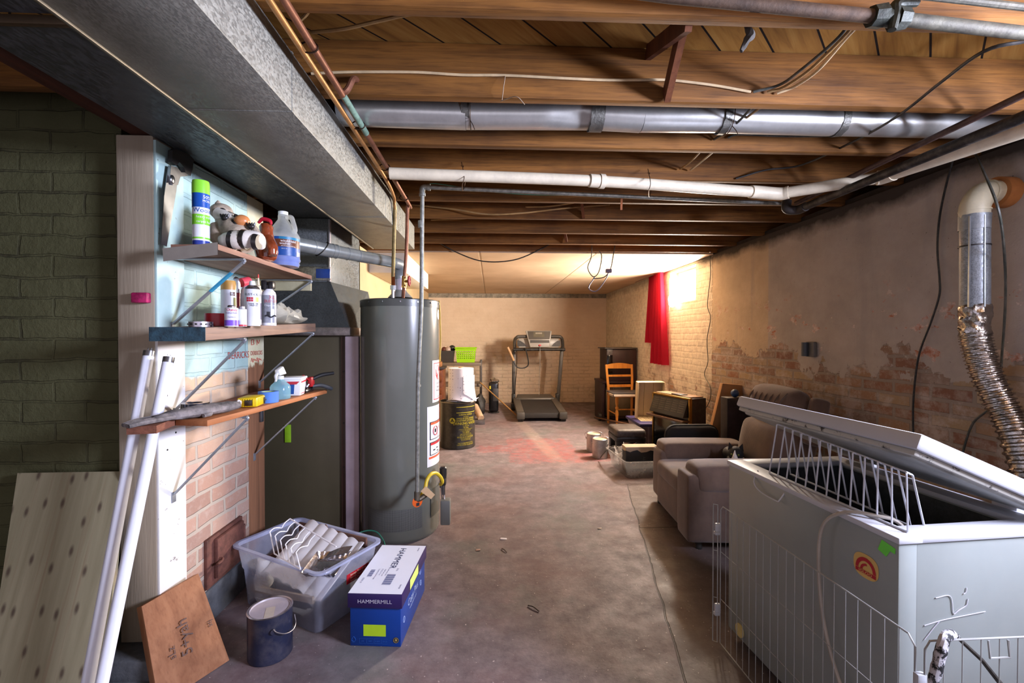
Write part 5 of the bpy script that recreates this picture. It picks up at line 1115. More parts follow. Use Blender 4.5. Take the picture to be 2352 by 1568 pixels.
mb = MB(); p0, p1 = PY(1012, 1205, 3.0), PY(1034, 1148, 3.0); mb.box(p0.x, p1.x, 2.985, 3.06, p0.z, p1.z, .008); o = obj('valve_cover', mb, plain('#6b6d68', .35, var=.05), t); tag(o, 'grey burner valve cover')
# yellow flexible gas line with tag
mb = MB(); lo_ = PY(958, 1142, 2.74); mb.tube([PY(966, 1140, 2.77), PY(976, 1122, 2.80), PY(980, 1104, 2.82), PY(988, 1090, 2.85), PY(1000, 1086, 2.9), PY(1011, 1094, 2.94), PY(1016, 1106, 2.97), PY(1012, 1112, 3.0)], .0115, 12)
t = solo('gas_hose', mb, plain('#d6b92c', .4, var=.06), 'yellow flexible gas hose joining the grey pipe to the heater valve', 'hose')
mb = MB(); P = [PY(966, 1128, 2.73), PY(978, 1116, 2.735), PY(999, 1136, 2.72), PY(990, 1146, 2.715)]; mb.geo(P + [p + Vector((0, .0015, 0)) for p in P], [(0, 1, 2, 3), (7, 6, 5, 4), (0, 4, 5, 1), (1, 5, 6, 2), (2, 6, 7, 3), (3, 7, 4, 0)]); solo('paper_tag', mb, plain('#cfae84', .8), 'small tan paper tag hanging on the yellow gas hose', 'tag')
cable('yellow_tube', [PY(1009, 690, 3.32), PY(1011, 730, 3.33), PY(1012, 780, 3.33), PY(1010, 830, 3.33)], .006, plain('#c9a23a', .5), 'thin yellow tube behind the right edge of water heater', 'tube')

# ================================================================== FLOOR AT LEFT: tote, box, can
TC = Vector((-.925, 2.325, 0)); TR_ = math.radians(-29.7)
M_TOTE = clear('#c9cfe6', .40, .2, 'clear_tote', .35)
def tote(t, L, W, H, taper=.86, m=M_TOTE, rim=.018, rr=.04):
    """open box with rounded corners, flared walls and a rolled rim, in local coordinates"""
    def ringpts(l, w, r, n=5):
        P = []
        for sx, sy, a in ((1, 1, 0), (-1, 1, PI / 2), (-1, -1, PI), (1, -1, 3 * PI / 2)):
            for k in range(n + 1):
                an = a + k / n * PI / 2; P.append((sx * (l / 2 - r) + r * math.cos(an), sy * (w / 2 - r) + r * math.sin(an)))
        return P
    mb = MB(); rows = []
    for s, z, r in ((taper - .03, .0, rr * .7), (taper, .01, rr * .8), ((taper + 1) / 2 - .015, H * .6, rr * .9), ((taper + 1) / 2 + .015, H * .64, rr), (1., H - .012, rr)):
        rows.append([mb.bm.verts.new((x, y, z)) for x, y in ringpts(L * s, W * s, r)])
    n = len(rows[0])
    for A, B in zip(rows, rows[1:]):
        for k in range(n): mb.bm.faces.new((A[k], A[(k + 1) % n], B[(k + 1) % n], B[k]))
    mb.bm.faces.new(list(reversed(rows[0])))
    b = obj('tote_body', mb, m, t, False)
    mb = MB(); rows = []
    for s, z, r in ((0, H - .012, rr), (rim, H - .006, rr + rim / 2), (rim, H + .004, rr + rim / 2), (0, H + .004, rr), (-.006, H - .012, rr - .005)):
        rows.append([mb.bm.verts.new((x, y, z)) for x, y in ringpts(L + s * 2, W + s * 2, r)])
    for A, B in zip(rows, rows[1:]):
        for k in range(n): mb.bm.faces.new((A[k], A[(k + 1) % n], B[(k + 1) % n], B[k]))
    o = obj('rim', mb, clear('#c3cae6', .75, .2, 'tote_rim', .35) if m is M_TOTE else m, t, False); return b
t = thing('storage_tote', 'clear plastic storage tote full of racks and foil pans', 'tote', TC, TR_)
TL_, TW_, TH_ = .612, .365, .30
tote(t, TL_, TW_, TH_)
MT = Matrix.Translation(TC) @ Matrix.Rotation(TR_, 4, 'Z')
def L(x, y, z): return MT @ Vector((x, y, z))
mb = MB(); mb.box(.290, .2935, -.02, .12, .17, .215); o = obj('red_sticker', mb, plain('#a81c26', .4), t, False); 
mb = MB()
for k in range(3): text_flat(mb, 'Storage Tote 66 qt', .013, (.2937, .05, .202 - k * .014), (0, 1, 0), (0, 0, 1), .0008)
obj('sticker_text', mb, plain('#e0c9b0', .5), o, False)
# things inside
M_WW = plain('#e9e9ee', .35, var=.05)
t = thing('foam_tray', 'rippled white padded sheet lying in the clear tote', 'sheet', L(.05, .02, .2), TR_)
mb = MB(); mb.grid(lambda u, v: L(-.16 + .40 * u, -.13 + .27 * v, .335 - .16 * (1 - v) - .05 * u + .012 * abs(math.sin(u * 5.5 * PI))), 44, 10, .008); obj('sheet', mb, plain('#dcd9d6', .5, var=.14, scale=6), t)
t = thing('wire_rack', 'white wire oven rack standing on edge in the tote', 'rack', L(-.1, -.05, .2), TR_)
q = lambda px, py, Y: PY(px, py, Y)
rail = [q(666, 1191, 2.33), q(772, 1255, 2.10)]
mb = MB(); mb.tube(rail, .0034, 8, smooth=False); obj('top_rail', mb, M_WW, t)
mb = MB(); lowr = [q(630, 1271, 2.16), q(690, 1307, 2.04)]; mb.tube(lowr, .003, 8, smooth=False); obj('lower_rail', mb, M_WW, t)
for k in range(6):
    f = k / 5; a = rail[0] + (rail[1] - rail[0]) * (.0 + .58 * f); b = q(620 + 12 * k, 1221 + 9.5 * k, 2.21 - .025 * k); c_ = lowr[0] + (lowr[1] - lowr[0]) * f
    d_ = b - a
    pts = [a, a + d_ * .28 + Vector((0, 0, -.004)), a + d_ * .42 + Vector((0, 0, -.018)), a + d_ * .55 + Vector((0, 0, -.010)), a + d_ * .8 + Vector((0, 0, .004)), b, b + (c_ - b) * .12, c_]
    mb = MB(); mb.tube(pts, .0026, 7, sub=5); obj('rack_wire', mb, M_WW, t)
t = thing('foil_pan', 'shiny crumpled foil pan at the front of the tote', 'pan', L(.16, -.1, .2), TR_)
mb = MB(); P = [q(690, 1316, 2.02), q(728, 1266, 2.16), q(806, 1266, 2.22), q(784, 1306, 2.10), q(716, 1321, 1.99)]
def pan(u, v):
    a = P[0] + (P[1] - P[0]) * v; b = q(770, 1320, 2.04) + (P[2] - q(770, 1320, 2.04)) * v; p = a + (b - a) * u
    d_ = min(u, 1 - u, v, 1 - v); p.z -= min(d_ * .22, .028); p.z += .0015 * math.sin(u * 40) * (1 if d_ < .12 else 0); return p
mb.grid(pan, 26, 20, .001); obj('pan_tray', mb, metal('#c9c4c6', .16, .15, 20, .25, 0, 'crinkled_foil', .95), t)
mb = MB(); mb.grid(lambda u, v: q(742, 1286, 2.11) + (q(798, 1270, 2.18) - q(742, 1286, 2.11)) * u + Vector((.01 * v, .05 * v, .008 * math.sin(u * PI) + .012 * v)), 10, 6, .002); obj('folded_lip', mb, metal('#d6d2d4', .14, .1, 20, .2, 0, 'bright_foil', .95), t)
for a_, b_, lab in ((L(-.26, .155, .275), L(.25, .15, .29), 'dark brown wooden slat along the back of the tote'), (L(-.27, -.06, .16), L(-.05, .17, .30), 'brown wooden strip leaning under the wire rack')):
    mb = MB(); mb.bar(a_, b_, .012, .05, (0, 0, 1), .002); solo('wood_strip', mb, wood('#6a4a3c', '#46302a', 'X', .7), lab, 'strip', 'wooden strips in the tote')
mb = MB(); mb.lathe([(.035, 0), (.045, .03), (.045, .10), (.03, .16), (.028, .2)], L(-.20, -.10, .02), 20); solo('white_bottle', mb, plain('#d9d6d2', .5, var=.2), 'white bottle seen through the tote left wall', 'bottle')
mb = MB(); mb.bar(L(-.24, -.14, .08), L(.2, -.13, .13), .012, .03); solo('wooden_ruler', mb, plain('#b9a68c', .6), 'pale flat slat seen low through the tote front', 'slat')
mb = MB(); mb.box(-.2, .19, -.1, .11, .014, .10, .02, MT); mb.jitter(.02, 12); solo('dark_cloth', mb, plain('#3c4547', .8, var=.4), 'dark teal cloth at the bottom of the tote', 'cloth')
cable('green_cable', [q(806, 1236, 2.45), q(824, 1224, 2.5), q(846, 1218, 2.52), q(866, 1222, 2.52), q(880, 1240, 2.50), q(884, 1252, 2.46)], .004, plain('#1f5f4c', .4), 'green cord looping over the tote toward the heater', 'cord')
# paper box
BC = Vector((-.482, 2.195, 0)); BRZ = math.radians(-5); BW, BL_, BH = .222, .44, .232
t = thing('paper_box', 'blue copy paper box with white top and purple lid sides', 'box', BC, BRZ)
M_BXB = plain('#083a8c', .35, var=.05, scale=4, bump=.01); M_BXP = plain('#2a1a52', .35, var=.06, scale=4, bump=.01); M_BXW = plain('#dfe4f2', .45, var=.02, scale=4, bump=.01)
mb = MB(); mb.box(-BW / 2, BW / 2, -BL_ / 2, BL_ / 2, 0, BH - .008, .003); obj('carton', mb, M_BXB, t, False)
w2, l2 = BW / 2 + .008, BL_ / 2 + .008; zl = BH - .062
lid = obj('lid', MB().box(-w2, w2, -l2, l2, zl, BH, .0025), M_BXP, t, False); tag(lid, 'dark purple lid with white top')
mb = MB(); quad(mb, (0, 0, BH), (1, 0, 0), (0, 1, 0), -w2 + .002, w2 - .002, -l2 + .002, l2 - .002, .0008); tp = obj('lid_top', mb, M_BXW, lid, False)
X_, Y_, Z_ = Vector((1, 0, 0)), Vector((0, 1, 0)), Vector((0, 0, 1))
mb = MB(); text_flat(mb, 'HAMMER', .043, (-.005, .195, BH), -Y_, X_, .0016, 'LEFT', 1.2); obj('lid_text', mb, plain('#262a52', .5), tp, False)
for (x0_, x1_, y0_, n_) in ((.005, .045, -.155, 16), (-.085, -.064, -.09, 11)):
    mb = MB()
    for k in range(n_): quad(mb, (0, 0, BH), X_, Y_, x0_, x1_, y0_ + k * .0058, y0_ + k * .0058 + (.0035 if k % 3 else .0018), .0016)
    obj('barcode', mb, plain('#4d5080', .5), tp, False)
mb = MB()
for k, (s, z_) in enumerate((('Copy Plus 20 lb 92 bright', .009), ('8 1/2 x 11 in', .011), ('105007 letter paper', .008), ('5000 sheets white', .008))): text_flat(mb, s, z_, (-.05 + k * .015, -.02, BH), -Y_, X_, .0016, 'LEFT')
text_flat(mb, 'GTIN 10', .012, (-.098, -.10, BH), -Y_, X_, .0016, 'LEFT'); text_flat(mb, '20 lb', .012, (.035, -.01, BH), -Y_, X_, .0016, 'LEFT'); text_flat(mb, 'domtar', .012, (.085, .20, BH), -Y_, X_, .0016, 'LEFT'); text_flat(mb, 'domtar', .012, (.09, -.15, BH), -Y_, X_, .0016, 'LEFT')
obj('small_print', mb, plain('#4d5080', .5), tp, False)
mb = MB(); text_flat(mb, 'HAMMERMILL', .023, (0, -l2, zl + .022), X_, Z_, .001, 'CENTER', 1.08); obj('front_text', mb, plain('#c9c6d6', .45), lid, False)
def yq(nm, par, o, xd, x0, x1, y0, y1, m, off): mb = MB(); quad(mb, o, xd, Z_, x0, x1, y0, y1, off); return obj(nm, mb, m, par, False)
M_NEON = plain('#b4dc1e', .6, var=.05); M_NEON2 = plain('#d9f07a', .6, var=.05)
yq('green_note', t, (0, -BL_ / 2, 0), X_, -.052, .046, .045, .095, M_NEON, .001); yq('green_note', lid, (w2, 0, 0), Y_, -.10, .05, BH - .052, BH - .006, M_NEON2, .001)
mb = MB(); text_flat(mb, 'Copy Plus', .045, (BW / 2, -.015, .105), Y_, Z_, .001, 'CENTER'); text_flat(mb, 'multipurpose paper', .016, (BW / 2, -.015, .08), Y_, Z_, .001); 
obj('side_text', mb, plain('#b9cdf0', .45), t, False)
for y_, z_ in ((-.17, .09), (.13, .09), (.12, .15)):
    mb = MB(); mb.tube([(BW / 2 + .0008, y_ + .012 * math.cos(q_ / 14 * 2 * PI), z_ + .012 * math.sin(q_ / 14 * 2 * PI)) for q_ in range(14)], .0012, 4, closed=True); obj('round_symbol', mb, plain('#b9cdf0', .45), t, False)
mb = MB()
for k in range(4): quad(mb, (0, -BL_ / 2, 0), X_, Z_, -.07 + k * .032, -.041 + k * .032, .0335, .0345, .0008); quad(mb, (0, -BL_ / 2, 0), X_, Z_, -.07 + k * .032, -.041 + k * .032, .0125, .0135, .0008); quad(mb, (0, -BL_ / 2, 0), X_, Z_, -.07 + k * .032, -.069 + k * .032, .0125, .0345, .0008); text_flat(mb, ('AZ', 'REF', '5 RM', '20 LB')[k], .009, (-.055 + k * .032, -BL_ / 2, .02), X_, Z_, .0008)
mb.tube([(-.095 + .006 * x, -BL_ / 2 - .001, .03 + .008 * y) for x, y in ((-1, -1), (1, -1), (1.3, 0), (0, 1.4), (-1.3, 0))], .0009, 4, closed=True); text_flat(mb, 'FSC', .007, (-.095, -BL_ / 2, .014), X_, Z_, .0008); obj('front_print', mb, plain('#2c62b8', .45), t, False)
mb = MB(); mb.lathe([(.0125, 0), (.0125, .0012), (0, .0012)], (0, 0, 0), 24, M=Matrix.Translation((.09, -BL_ / 2, .03)) @ Matrix.Rotation(PI / 2, 4, 'X')); s_ = obj('round_seal', mb, plain('#1e2430', .4), t, False)
mb = MB(); mb.tube([(.09 + .0105 * math.cos(k / 18 * 2 * PI), -BL_ / 2 - .0014, .03 + .0105 * math.sin(k / 18 * 2 * PI)) for k in range(18)], .001, 4, closed=True); mb.ell((.09, -BL_ / 2 - .0012, .03), (.005, .0008, .006), 10, 6); obj('seal_ring', mb, plain('#b59a5a', .4), s_, False)
# paint can
PC = Vector((-.935, 1.955, 0))
t = thing('navy_paint_can', 'navy blue metal paint can with grey lid in front of tote', 'paint can', PC)
r, H = .086, .193
def paint_can(t, c, r, H, body, lidm, bail, ba=-.6):
    o = lathe_part('can_body', [(r * .97, 0), (r, .003), (r, H - .004), (r * 1.0, H - .001), (r * .96, H - .02)], c, body, t, 40)
    l_ = lathe_part('lid', [(r * .985, H + .001), (r * .97, H + .003), (r * .94, H - .003), (r * .9, H + .001), (r * .87, H - .004), (0, H - .004)], c, lidm, t, 40, False)
    lathe_part('lid_ring', [(r * 1.0, H - .002), (r * 1.025, H + .001), (r * .985, H + .004), (r * .93, H + .001)], c, M_TIN, t, 40, False)
    a = toward_cam(c)
    for s in (0, PI):
        d = Vector((math.cos(a + ba + s), math.sin(a + ba + s), 0)); mb = MB(); p = c + d * r + Vector((0, 0, H * .72)); mb.cyl(p, p + d * .008, .011, n=12); obj('bail_ear', mb, body, t)
    mb = MB(); mb.tube(bail, .0022, 7); obj('bail_handle', mb, M_TIN, t)
    return l_
a = toward_cam(PC); A = [PC + Vector(((r + .009) * math.cos(a + an), (r + .009) * math.sin(a + an), z)) for an, z in ((.12, .150), (.25, .135), (.55, .118), (.9, .112), (1.2, .122), (1.35, .150))]
for i_, k_ in enumerate((1, 1.05, 1.12, 1.12, 1.08, 1)): A[i_].x = PC.x + (A[i_].x - PC.x) * k_; A[i_].y = PC.y + (A[i_].y - PC.y) * k_
l_ = paint_can(t, PC, r, H, plain('#1c2138', .4, var=.2, scale=6, dust=.15), plain('#b2a8ac', .4, var=.1), A, .12)
mb = MB(); quad(mb, PC + Vector((0, 0, H - .004)), (.9, .3, 0), (-.3, .9, 0), -.016, .02, -.075, .01, .001); obj('lid_tape', mb, plain('#c4b8a6', .5), l_)
# crumbs and scraps on the floor
for k, (px, py, s, cc_, lab) in enumerate(((1157, 1330, .05, '#4f4234', 'small twig lying in the middle of the floor'), (1157, 1236, .04, '#c8c2c8', 'pale paper scrap on the floor beside the water heater'), (1378, 1213, .025, '#b8a79a', 'pale wood chip on the floor near the recliner'), (1098, 1262, .03, '#a08478', 'brown chip on the floor right of the water heater'), (1158, 1263, .03, '#5a4c3c', 'tiny curved leaf stem on the floor, right of brown chip'))):
    p = PZ(px, py, .004); px_, py_ = ((1225, 1395) if k == 0 else (px, py)); p = PZ(px_, py_, .004); mb = MB()
    if k in (0, 4): mb.tube([p + Vector((-s / 2, .02, 0)), p + Vector((0, 0, .004)), p + Vector((s / 2, -.03, 0))], .0028, 6)
    else: mb.box(p.x - s / 2, p.x + s / 2, p.y - s / 3, p.y + s / 3, .0005, .004, .001); mb.jitter(.008, 40)
    solo('twig' if k == 0 else 'floor_scrap', mb, plain(cc_, .8), lab, 'debris')
# ================================================================== RIGHT SIDE: freezer, pen, recliner
FRZ = math.atan2(.061, .796)
t = thing('chest_freezer', 'white chest freezer with its lid propped partly open', 'freezer', (1.124, 1.20, 0), FRZ)
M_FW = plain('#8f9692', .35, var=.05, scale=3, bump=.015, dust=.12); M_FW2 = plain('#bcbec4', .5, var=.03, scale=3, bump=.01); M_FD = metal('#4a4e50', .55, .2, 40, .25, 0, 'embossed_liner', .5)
FL, FD_, FH = .79, .55, .779; w = .06
mb = MB()
mb.box(0, w, 0, FL, .035, FH - .012, .006); mb.box(FD_ - w, FD_, 0, FL, .035, FH - .012, .006); mb.box(w - .006, FD_ - w + .006, 0, w, .035, FH - .012, .006); mb.box(w - .006, FD_ - w + .006, FL - w, FL, .035, FH - .012, .006); mb.box(.02, FD_ - .02, .02, FL - .02, .036, .12)
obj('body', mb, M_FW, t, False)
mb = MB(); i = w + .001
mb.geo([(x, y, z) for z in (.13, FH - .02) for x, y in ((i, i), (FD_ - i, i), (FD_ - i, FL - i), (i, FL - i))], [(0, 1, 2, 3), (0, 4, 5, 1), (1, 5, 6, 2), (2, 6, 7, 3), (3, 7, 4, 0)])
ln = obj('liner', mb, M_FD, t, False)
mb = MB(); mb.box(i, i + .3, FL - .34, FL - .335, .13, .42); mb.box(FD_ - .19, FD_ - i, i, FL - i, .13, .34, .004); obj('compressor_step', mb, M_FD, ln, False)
mb = MB(); o_ = .006
for b_ in ((-o_, w + .012, -o_, FL + o_), (FD_ - w - .012, FD_ + o_, -o_, FL + o_)): mb.box(b_[0], b_[1], b_[2], b_[3], FH - .013, FH + .006, .004)
for b_ in ((-o_, w + .012), (FL - w - .012, FL + o_)): mb.box(w + .004, FD_ - w - .004, b_[0], b_[1], FH - .013, FH + .006, .004)
obj('rim', mb, M_FW2, t, False)
TH = math.radians(22.5); hx, hz = FD_ + .01, FH + .022
ML = Matrix.Translation((hx, 0, hz)) @ Matrix.Rotation(TH, 4, 'Y')
lid = obj('lid', MB().box(-.57, .0, -.012, FL + .012, .012, .058, .008, ML), M_FW2, t, False)
mb = MB(); mb.box(-.54, -.03, .02, FL - .02, -.012, .012, .008, ML); obj('lid_liner', mb, plain('#a7a9a4', .5, var=.25, scale=5), lid, False)
mb = MB()
for b_ in ((-.557, -.535, .0, FL), (-.03, -.012, .0, FL), (-.545, -.02, .0, .022), (-.545, -.02, FL - .022, FL)): mb.box(b_[0], b_[1], b_[2], b_[3], -.004, .012, .004, ML)
m = NT('mouldy_gasket'); m.l(m.mix(m.step(m.noise(16, 6, .75), .56, .62), srgb('#b5b3aa'), srgb('#1d1812')), m.p.inputs['Base Color']); m.set(m.p, Roughness=.6); obj('gasket', mb, m.m, lid, False)
for y_ in (.12, .62):
    mb = MB(); mb.box(FD_, FD_ + .03, y_, y_ + .07, FH - .12, FH + .04, .004); obj('hinge', mb, M_FW2, t, False)
# badge, tape
def onfront(y, z): return Vector((-.0005, y, z))
by, bz = .10, FH - .125
mb = MB(); P = []
for k in range(30):
    an = k / 30 * 2 * PI; sx_ = .042 * (abs(math.cos(an)) ** .75) * (1 if math.cos(an) > 0 else -1); sy_ = .036 * (abs(math.sin(an)) ** .75) * (1 if math.sin(an) > 0 else -1); P.append(onfront(by - sx_, bz + sy_ + .0))
mb.geo([p + Vector((-.001, 0, 0)) for p in P], [tuple(range(30))]); bd = obj('brand_badge', mb, plain('#d8b366', .35, var=.04), t, False); tag(bd, 'yellow badge with a red domed emblem')
mb = MB(); n_ = 18
for r0_, r1_ in ((.024, .034),):
    A_ = [onfront(by - r1_ * math.cos(PI * k / n_), bz - .012 + r1_ * 1.1 * math.sin(PI * k / n_)) for k in range(n_ + 1)]; B_ = [onfront(by - r0_ * math.cos(PI * k / n_), bz - .012 + r0_ * 1.1 * math.sin(PI * k / n_)) for k in range(n_ + 1)]
    off = Vector((-.0018, 0, 0)); mb.geo([p + off for p in A_ + B_], [(k, k + 1, n_ + 2 + k, n_ + 1 + k) for k in range(n_)])
mb.geo([onfront(by + .034, bz - .013) + Vector((-.0018, 0, 0)), onfront(by - .034, bz - .013) + Vector((-.0018, 0, 0)), onfront(by - .034, bz - .024) + Vector((-.0018, 0, 0)), onfront(by + .034, bz - .024) + Vector((-.0018, 0, 0))], [(0, 1, 2, 3)])
mb.geo([onfront(by + .022 * math.cos(PI * .5 * k / 6) - .004, bz - .012 + .02 * math.sin(PI * .5 * k / 6)) + Vector((-.0019, 0, 0)) for k in range(7)] + [onfront(by + .014 * math.cos(PI * .5 * k / 6) - .004, bz - .012 + .014 * math.sin(PI * .5 * k / 6)) + Vector((-.0019, 0, 0)) for k in range(7)], [(k, k + 1, 8 + k, 7 + k) for k in range(6)])
obj('red_emblem', mb, plain('#b3202a', .35, var=.04), bd, False)
mb = MB(); text_flat(mb, 'IGLOO', .0125, (-.0012, by, bz - .0225), (0, -1, 0), (0, 0, 1), .002, 'CENTER', 1.15); obj('badge_text', mb, plain('#e6c67a', .4), bd, False)
mb = MB(); mb.geo([(-.0012, y_, z_) for y_, z_ in ((.062, FH - .055), (.05, FH - .022), (.008, FH - .030), (.010, FH - .046), (.024, FH - .044), (.036, FH - .065))], [tuple(range(6))]); obj('green_tape', mb, plain('#6ee04a', .6, var=.05), t, False)
mb = MB(); mb.cyl((-.001, .70, .075), (-.006, .70, .075), .028, n=20); obj('drain_cap', mb, plain('#c9b878', .5), t, False)
MF = Matrix.Translation((1.124, 1.20, 0)) @ Matrix.Rotation(FRZ, 4, 'Z')
def FZ(x, y, z): return MF @ Vector((x, y, z))
# cobweb threads stuck to the end panel
mb = MB()
for pts in (((.10, .65), (.14, .652), (.148, .61), (.152, .60)), ((.152, .60), (.165, .61), (.185, .622), (.19, .64)), ((.07, .575), (.115, .585), (.17, .592), (.24, .60)), ((.112, .585), (.09, .56), (.07, .535)), ((.178, .655), (.184, .66), (.186, .672))): mb.tube([FZ(x * 1.15, -.002, z - .04) for x, z in pts], .0012, 4)
solo('cobweb', mb, plain('#c9c8d2', .9), 'dusty cobweb threads clinging to the freezer end panel', 'cobweb')
# wire basket standing on the freezer rim
t = thing('wire_basket', 'white wire freezer basket standing on edge on the freezer rim', 'basket', FZ(.06, .3, FH))
M_WIR = plain('#c9ccd2', .3, var=.06); M_PEN = plain('#9fa19e', .4, var=.15)
n_ = 13
def bt(f): return PY(1782 + (2082 - 1782) * f, 976, 1.0)
TOPF, TOPN = PY(1785, 975, 1.74), PY(2082, 1085, 1.215); BOTF, BOTN = FZ(.022, .60, FH + .0075), FZ(.03, .02, FH + .0075)
BOTF, BOTN = FZ(.045, .585, FH + .009), FZ(.052, .022, FH + .009); BKF, BKN = FZ(.15, .60, FH - .005), FZ(.165, .07, FH - .02)
tops = []
for k in range(n_):
    f = k / (n_ - 1); T_ = TOPF.lerp(TOPN, f); B_ = BOTF.lerp(BOTN, f); K_ = BKF.lerp(BKN, f); T2 = T_ + (K_ - B_) * .32 + Vector((0, 0, -.004))
    mb = MB(); mb.tube([B_, B_.lerp(T_, .5), B_.lerp(T_, .9), T_, T_.lerp(T2, .5), T2, T2.lerp(K_, .1), T2.lerp(K_, .5), K_], .0028, 6, sub=3); obj('basket_wire', mb, M_WIR, t)
for a_, b_ in ((BOTF, BOTN), (BKF, BKN)):
    mb = MB(); mb.tube([a_, b_], .0038, 8, smooth=False); obj('basket_rail', mb, M_WIR, t)
mb = MB(); mb.tube([TOPF + (BKF - BOTF) * .16, TOPN + (BKN - BOTN) * .16], .0025, 6, smooth=False); obj('top_wire', mb, M_WIR, t)
mb = MB(); mb.tube([FZ(.02, .62, FH + .008), FZ(-.012, .60, FH - .03), FZ(-.014, .56, FH - .055), FZ(-.014, .47, FH - .06), FZ(-.012, .45, FH - .05), FZ(.02, .44, FH + .008)], .0024, 7, sub=4); obj('wire_handle', mb, M_WIR, t)
# rubber cord over the rim
cable('beige_hose', [FZ(.15, .06, FH - .1), FZ(.10, .085, FH + .0), FZ(.05, .115, FH + .018), FZ(0, .17, FH + .01), FZ(-.03, .22, FH - .04), FZ(-.034, .24, FH - .14), FZ(-.034, .23, FH - .3), FZ(-.032, .19, FH - .45), FZ(-.036, .10, FH - .6), FZ(-.04, .05, FH - .74)], .0055, plain('#a8a093', .55), 'beige hose draped over the freezer front edge down to the floor', 'hose')
# wire exercise pen
t = thing('wire_pen', 'white wire exercise pen standing around the freezer', 'pen', (1.03, 1.5, 0))
def panel(a, b, n, z0=.012, z1=.61):
    a, b = Vector(a), Vector(b); d = (b - a); Z = Vector((0, 0, 1))
    fr = obj('wire_panel', MB().tube([a + Z * z0, a + Z * (z1 - .02), a + Z * z1 + d * .02, b + Z * z1 - d * .02, b + Z * (z1 - .02), b + Z * z0], .0024, 7, smooth=False, closed=True), M_PEN, t)
    for z in (.205, .41):
        mb = MB(); mb.tube([a + Z * z, b + Z * z], .0013, 5, smooth=False); obj('horizontal_wire', mb, M_PEN, fr)
    for k in range(1, n):
        p = a + d * (k / n); mb = MB(); mb.tube([p + Z * z0, p + Z * z1], .0012, 5, smooth=False); obj('vertical_wire', mb, M_PEN, fr)
    return fr
panel((.990, 1.915, 0), (1.025, 1.048, 0), 21); p2 = panel((1.038, 1.036, 0), (1.66, 1.045, 0), 13)
panel((.965, 1.93, 0), (.98, 1.92, 0), 1)
for (x, y), zs in (((1.031, 1.041), (.13, .5)), ((.98, 1.92), (.15, .5))):
    for z in zs:
        mb = MB(); mb.box(x - .012, x + .012, y - .008, y + .008, z - .012, z + .03, .004); mb.box(x - .016, x + .006, y - .012, y + .006, z - .018, z - .004, .003); obj('corner_clip', mb, plain('#b9bcc0', .4), t)
mb = MB(); lx = 1.20; mb.tube([(lx, 1.038, .605), (lx, 1.034, .565), (lx + .05, 1.034, .565), (lx + .05, 1.038, .605)], .0028, 6, smooth=False); obj('gate_latch', mb, M_PEN, t)
# rag-wrapped pole and stick hooked on the pen
m = NT('peeling_paint'); m.l(m.ramp(m.noise(28, 5, .7), [(.47, srgb('#141416')), (.53, srgb('#b9b8bd'))]), m.p.inputs['Base Color']); m.set(m.p, Roughness=.8)
mb = MB(); mb.tube([PY(2142, 1575, 1.0), PY(2150, 1540, 1.0), PY(2163, 1490, 1.005), PY(2172, 1465, 1.012), PY(2185, 1455, 1.035), PY(2198, 1462, 1.06)], [.009, .011, .012, .010, .011, .005], 10); mb.jitter(.003, 60); solo('wrapped_pole', mb, m.m, 'black and white flaking pole end hooked over the wire pen', 'pole')
mb = MB(); mb.tube([PY(2198, 1462, 1.07), PY(2255, 1515, 1.08), PY(2300, 1572, 1.09)], [.0045, .005, .006], 8, smooth=False); solo('thin_stick', mb, plain('#3a3630', .7, var=.5, scale=30), 'thin stick slanting behind the wire pen panel by the freezer end', 'stick')

# ------------------------------------------------------------------ wall duct, cords, outlet
t = thing('dryer_vent', 'vertical vent duct on the right wall with crinkled flexible hose below', 'duct', (2.2, 1.93, 1.3))
vt = PY(2239, 480, 1.96); X0 = vt.x
M_VD = metal('#8f959a', .4, .12, 12, .03, 230, 'vent_sheet', .4)
zt_, zb_ = PY(2240, 500, 1.96).z, PY(2240, 706, 1.96).z
mb = MB(); mb.cyl((X0, 1.96, zt_), (X0 + .005, 1.96, zb_), .052, n=36); obj('straight_pipe', mb, M_VD, t)
mb = MB(); mb.box(X0 - .056, X0 - .05, 1.93, 1.936, zb_, zt_); mb.tube([(X0 - .012, 1.9075, zt_), (X0 - .008, 1.9075, zb_)], .003, 6, smooth=False); obj('seam', mb, metal('#b9c0c6', .3), t)
mb = MB(); mb.cyl((X0, 1.96, PY(2240, 565, 1.96).z + .003), (X0, 1.96, PY(2240, 565, 1.96).z - .003), .055, n=36); obj('clamp_ring', mb, metal('#4c4a4a', .5), t)
M_CRM = plain('#cfc6a8', .4, var=.1, dust=.3); ex = PY(2300, 447, 1.96)
mb = MB(); mb.tube([(X0, 1.96, zt_ - .01), (X0, 1.96, zt_ + .05), (X0 + .03, 1.96, zt_ + .10), (X0 + .07, 1.96, zt_ + .115), (2.325, 1.96, zt_ + .115)], [.053, .053, .052, .05, .05], 32); el = obj('elbow', mb, M_CRM, t)
mb = MB(); mb.cyl((X0 - .0, 1.96, zt_ + .028), (X0, 1.96, zt_ + .034), .056, n=32); mb.cyl((X0 + .055, 1.96, zt_ + .115), (X0 + .066, 1.96, zt_ + .115), .055, n=32); obj('elbow_ring', mb, M_CRM, el)
mb = MB(); mb.cyl((2.27, 1.96, zt_ + .115), (2.3285, 1.96, zt_ + .115), .068, n=32); o = obj('wall_collar', mb, plain('#a86a34', .75, var=.2), t); tag(o, 'orange-brown clay collar in the wall')
mb = MB(); mb.cyl((X0, 1.96, zt_ + .012), (X0, 1.96, zt_ - .055), .0545, n=40); mb.jitter(.003, 45); obj('duct_tape', mb, metal('#90969a', .45, .2, 30, .3, 0, 'grey_tape', .5), t)
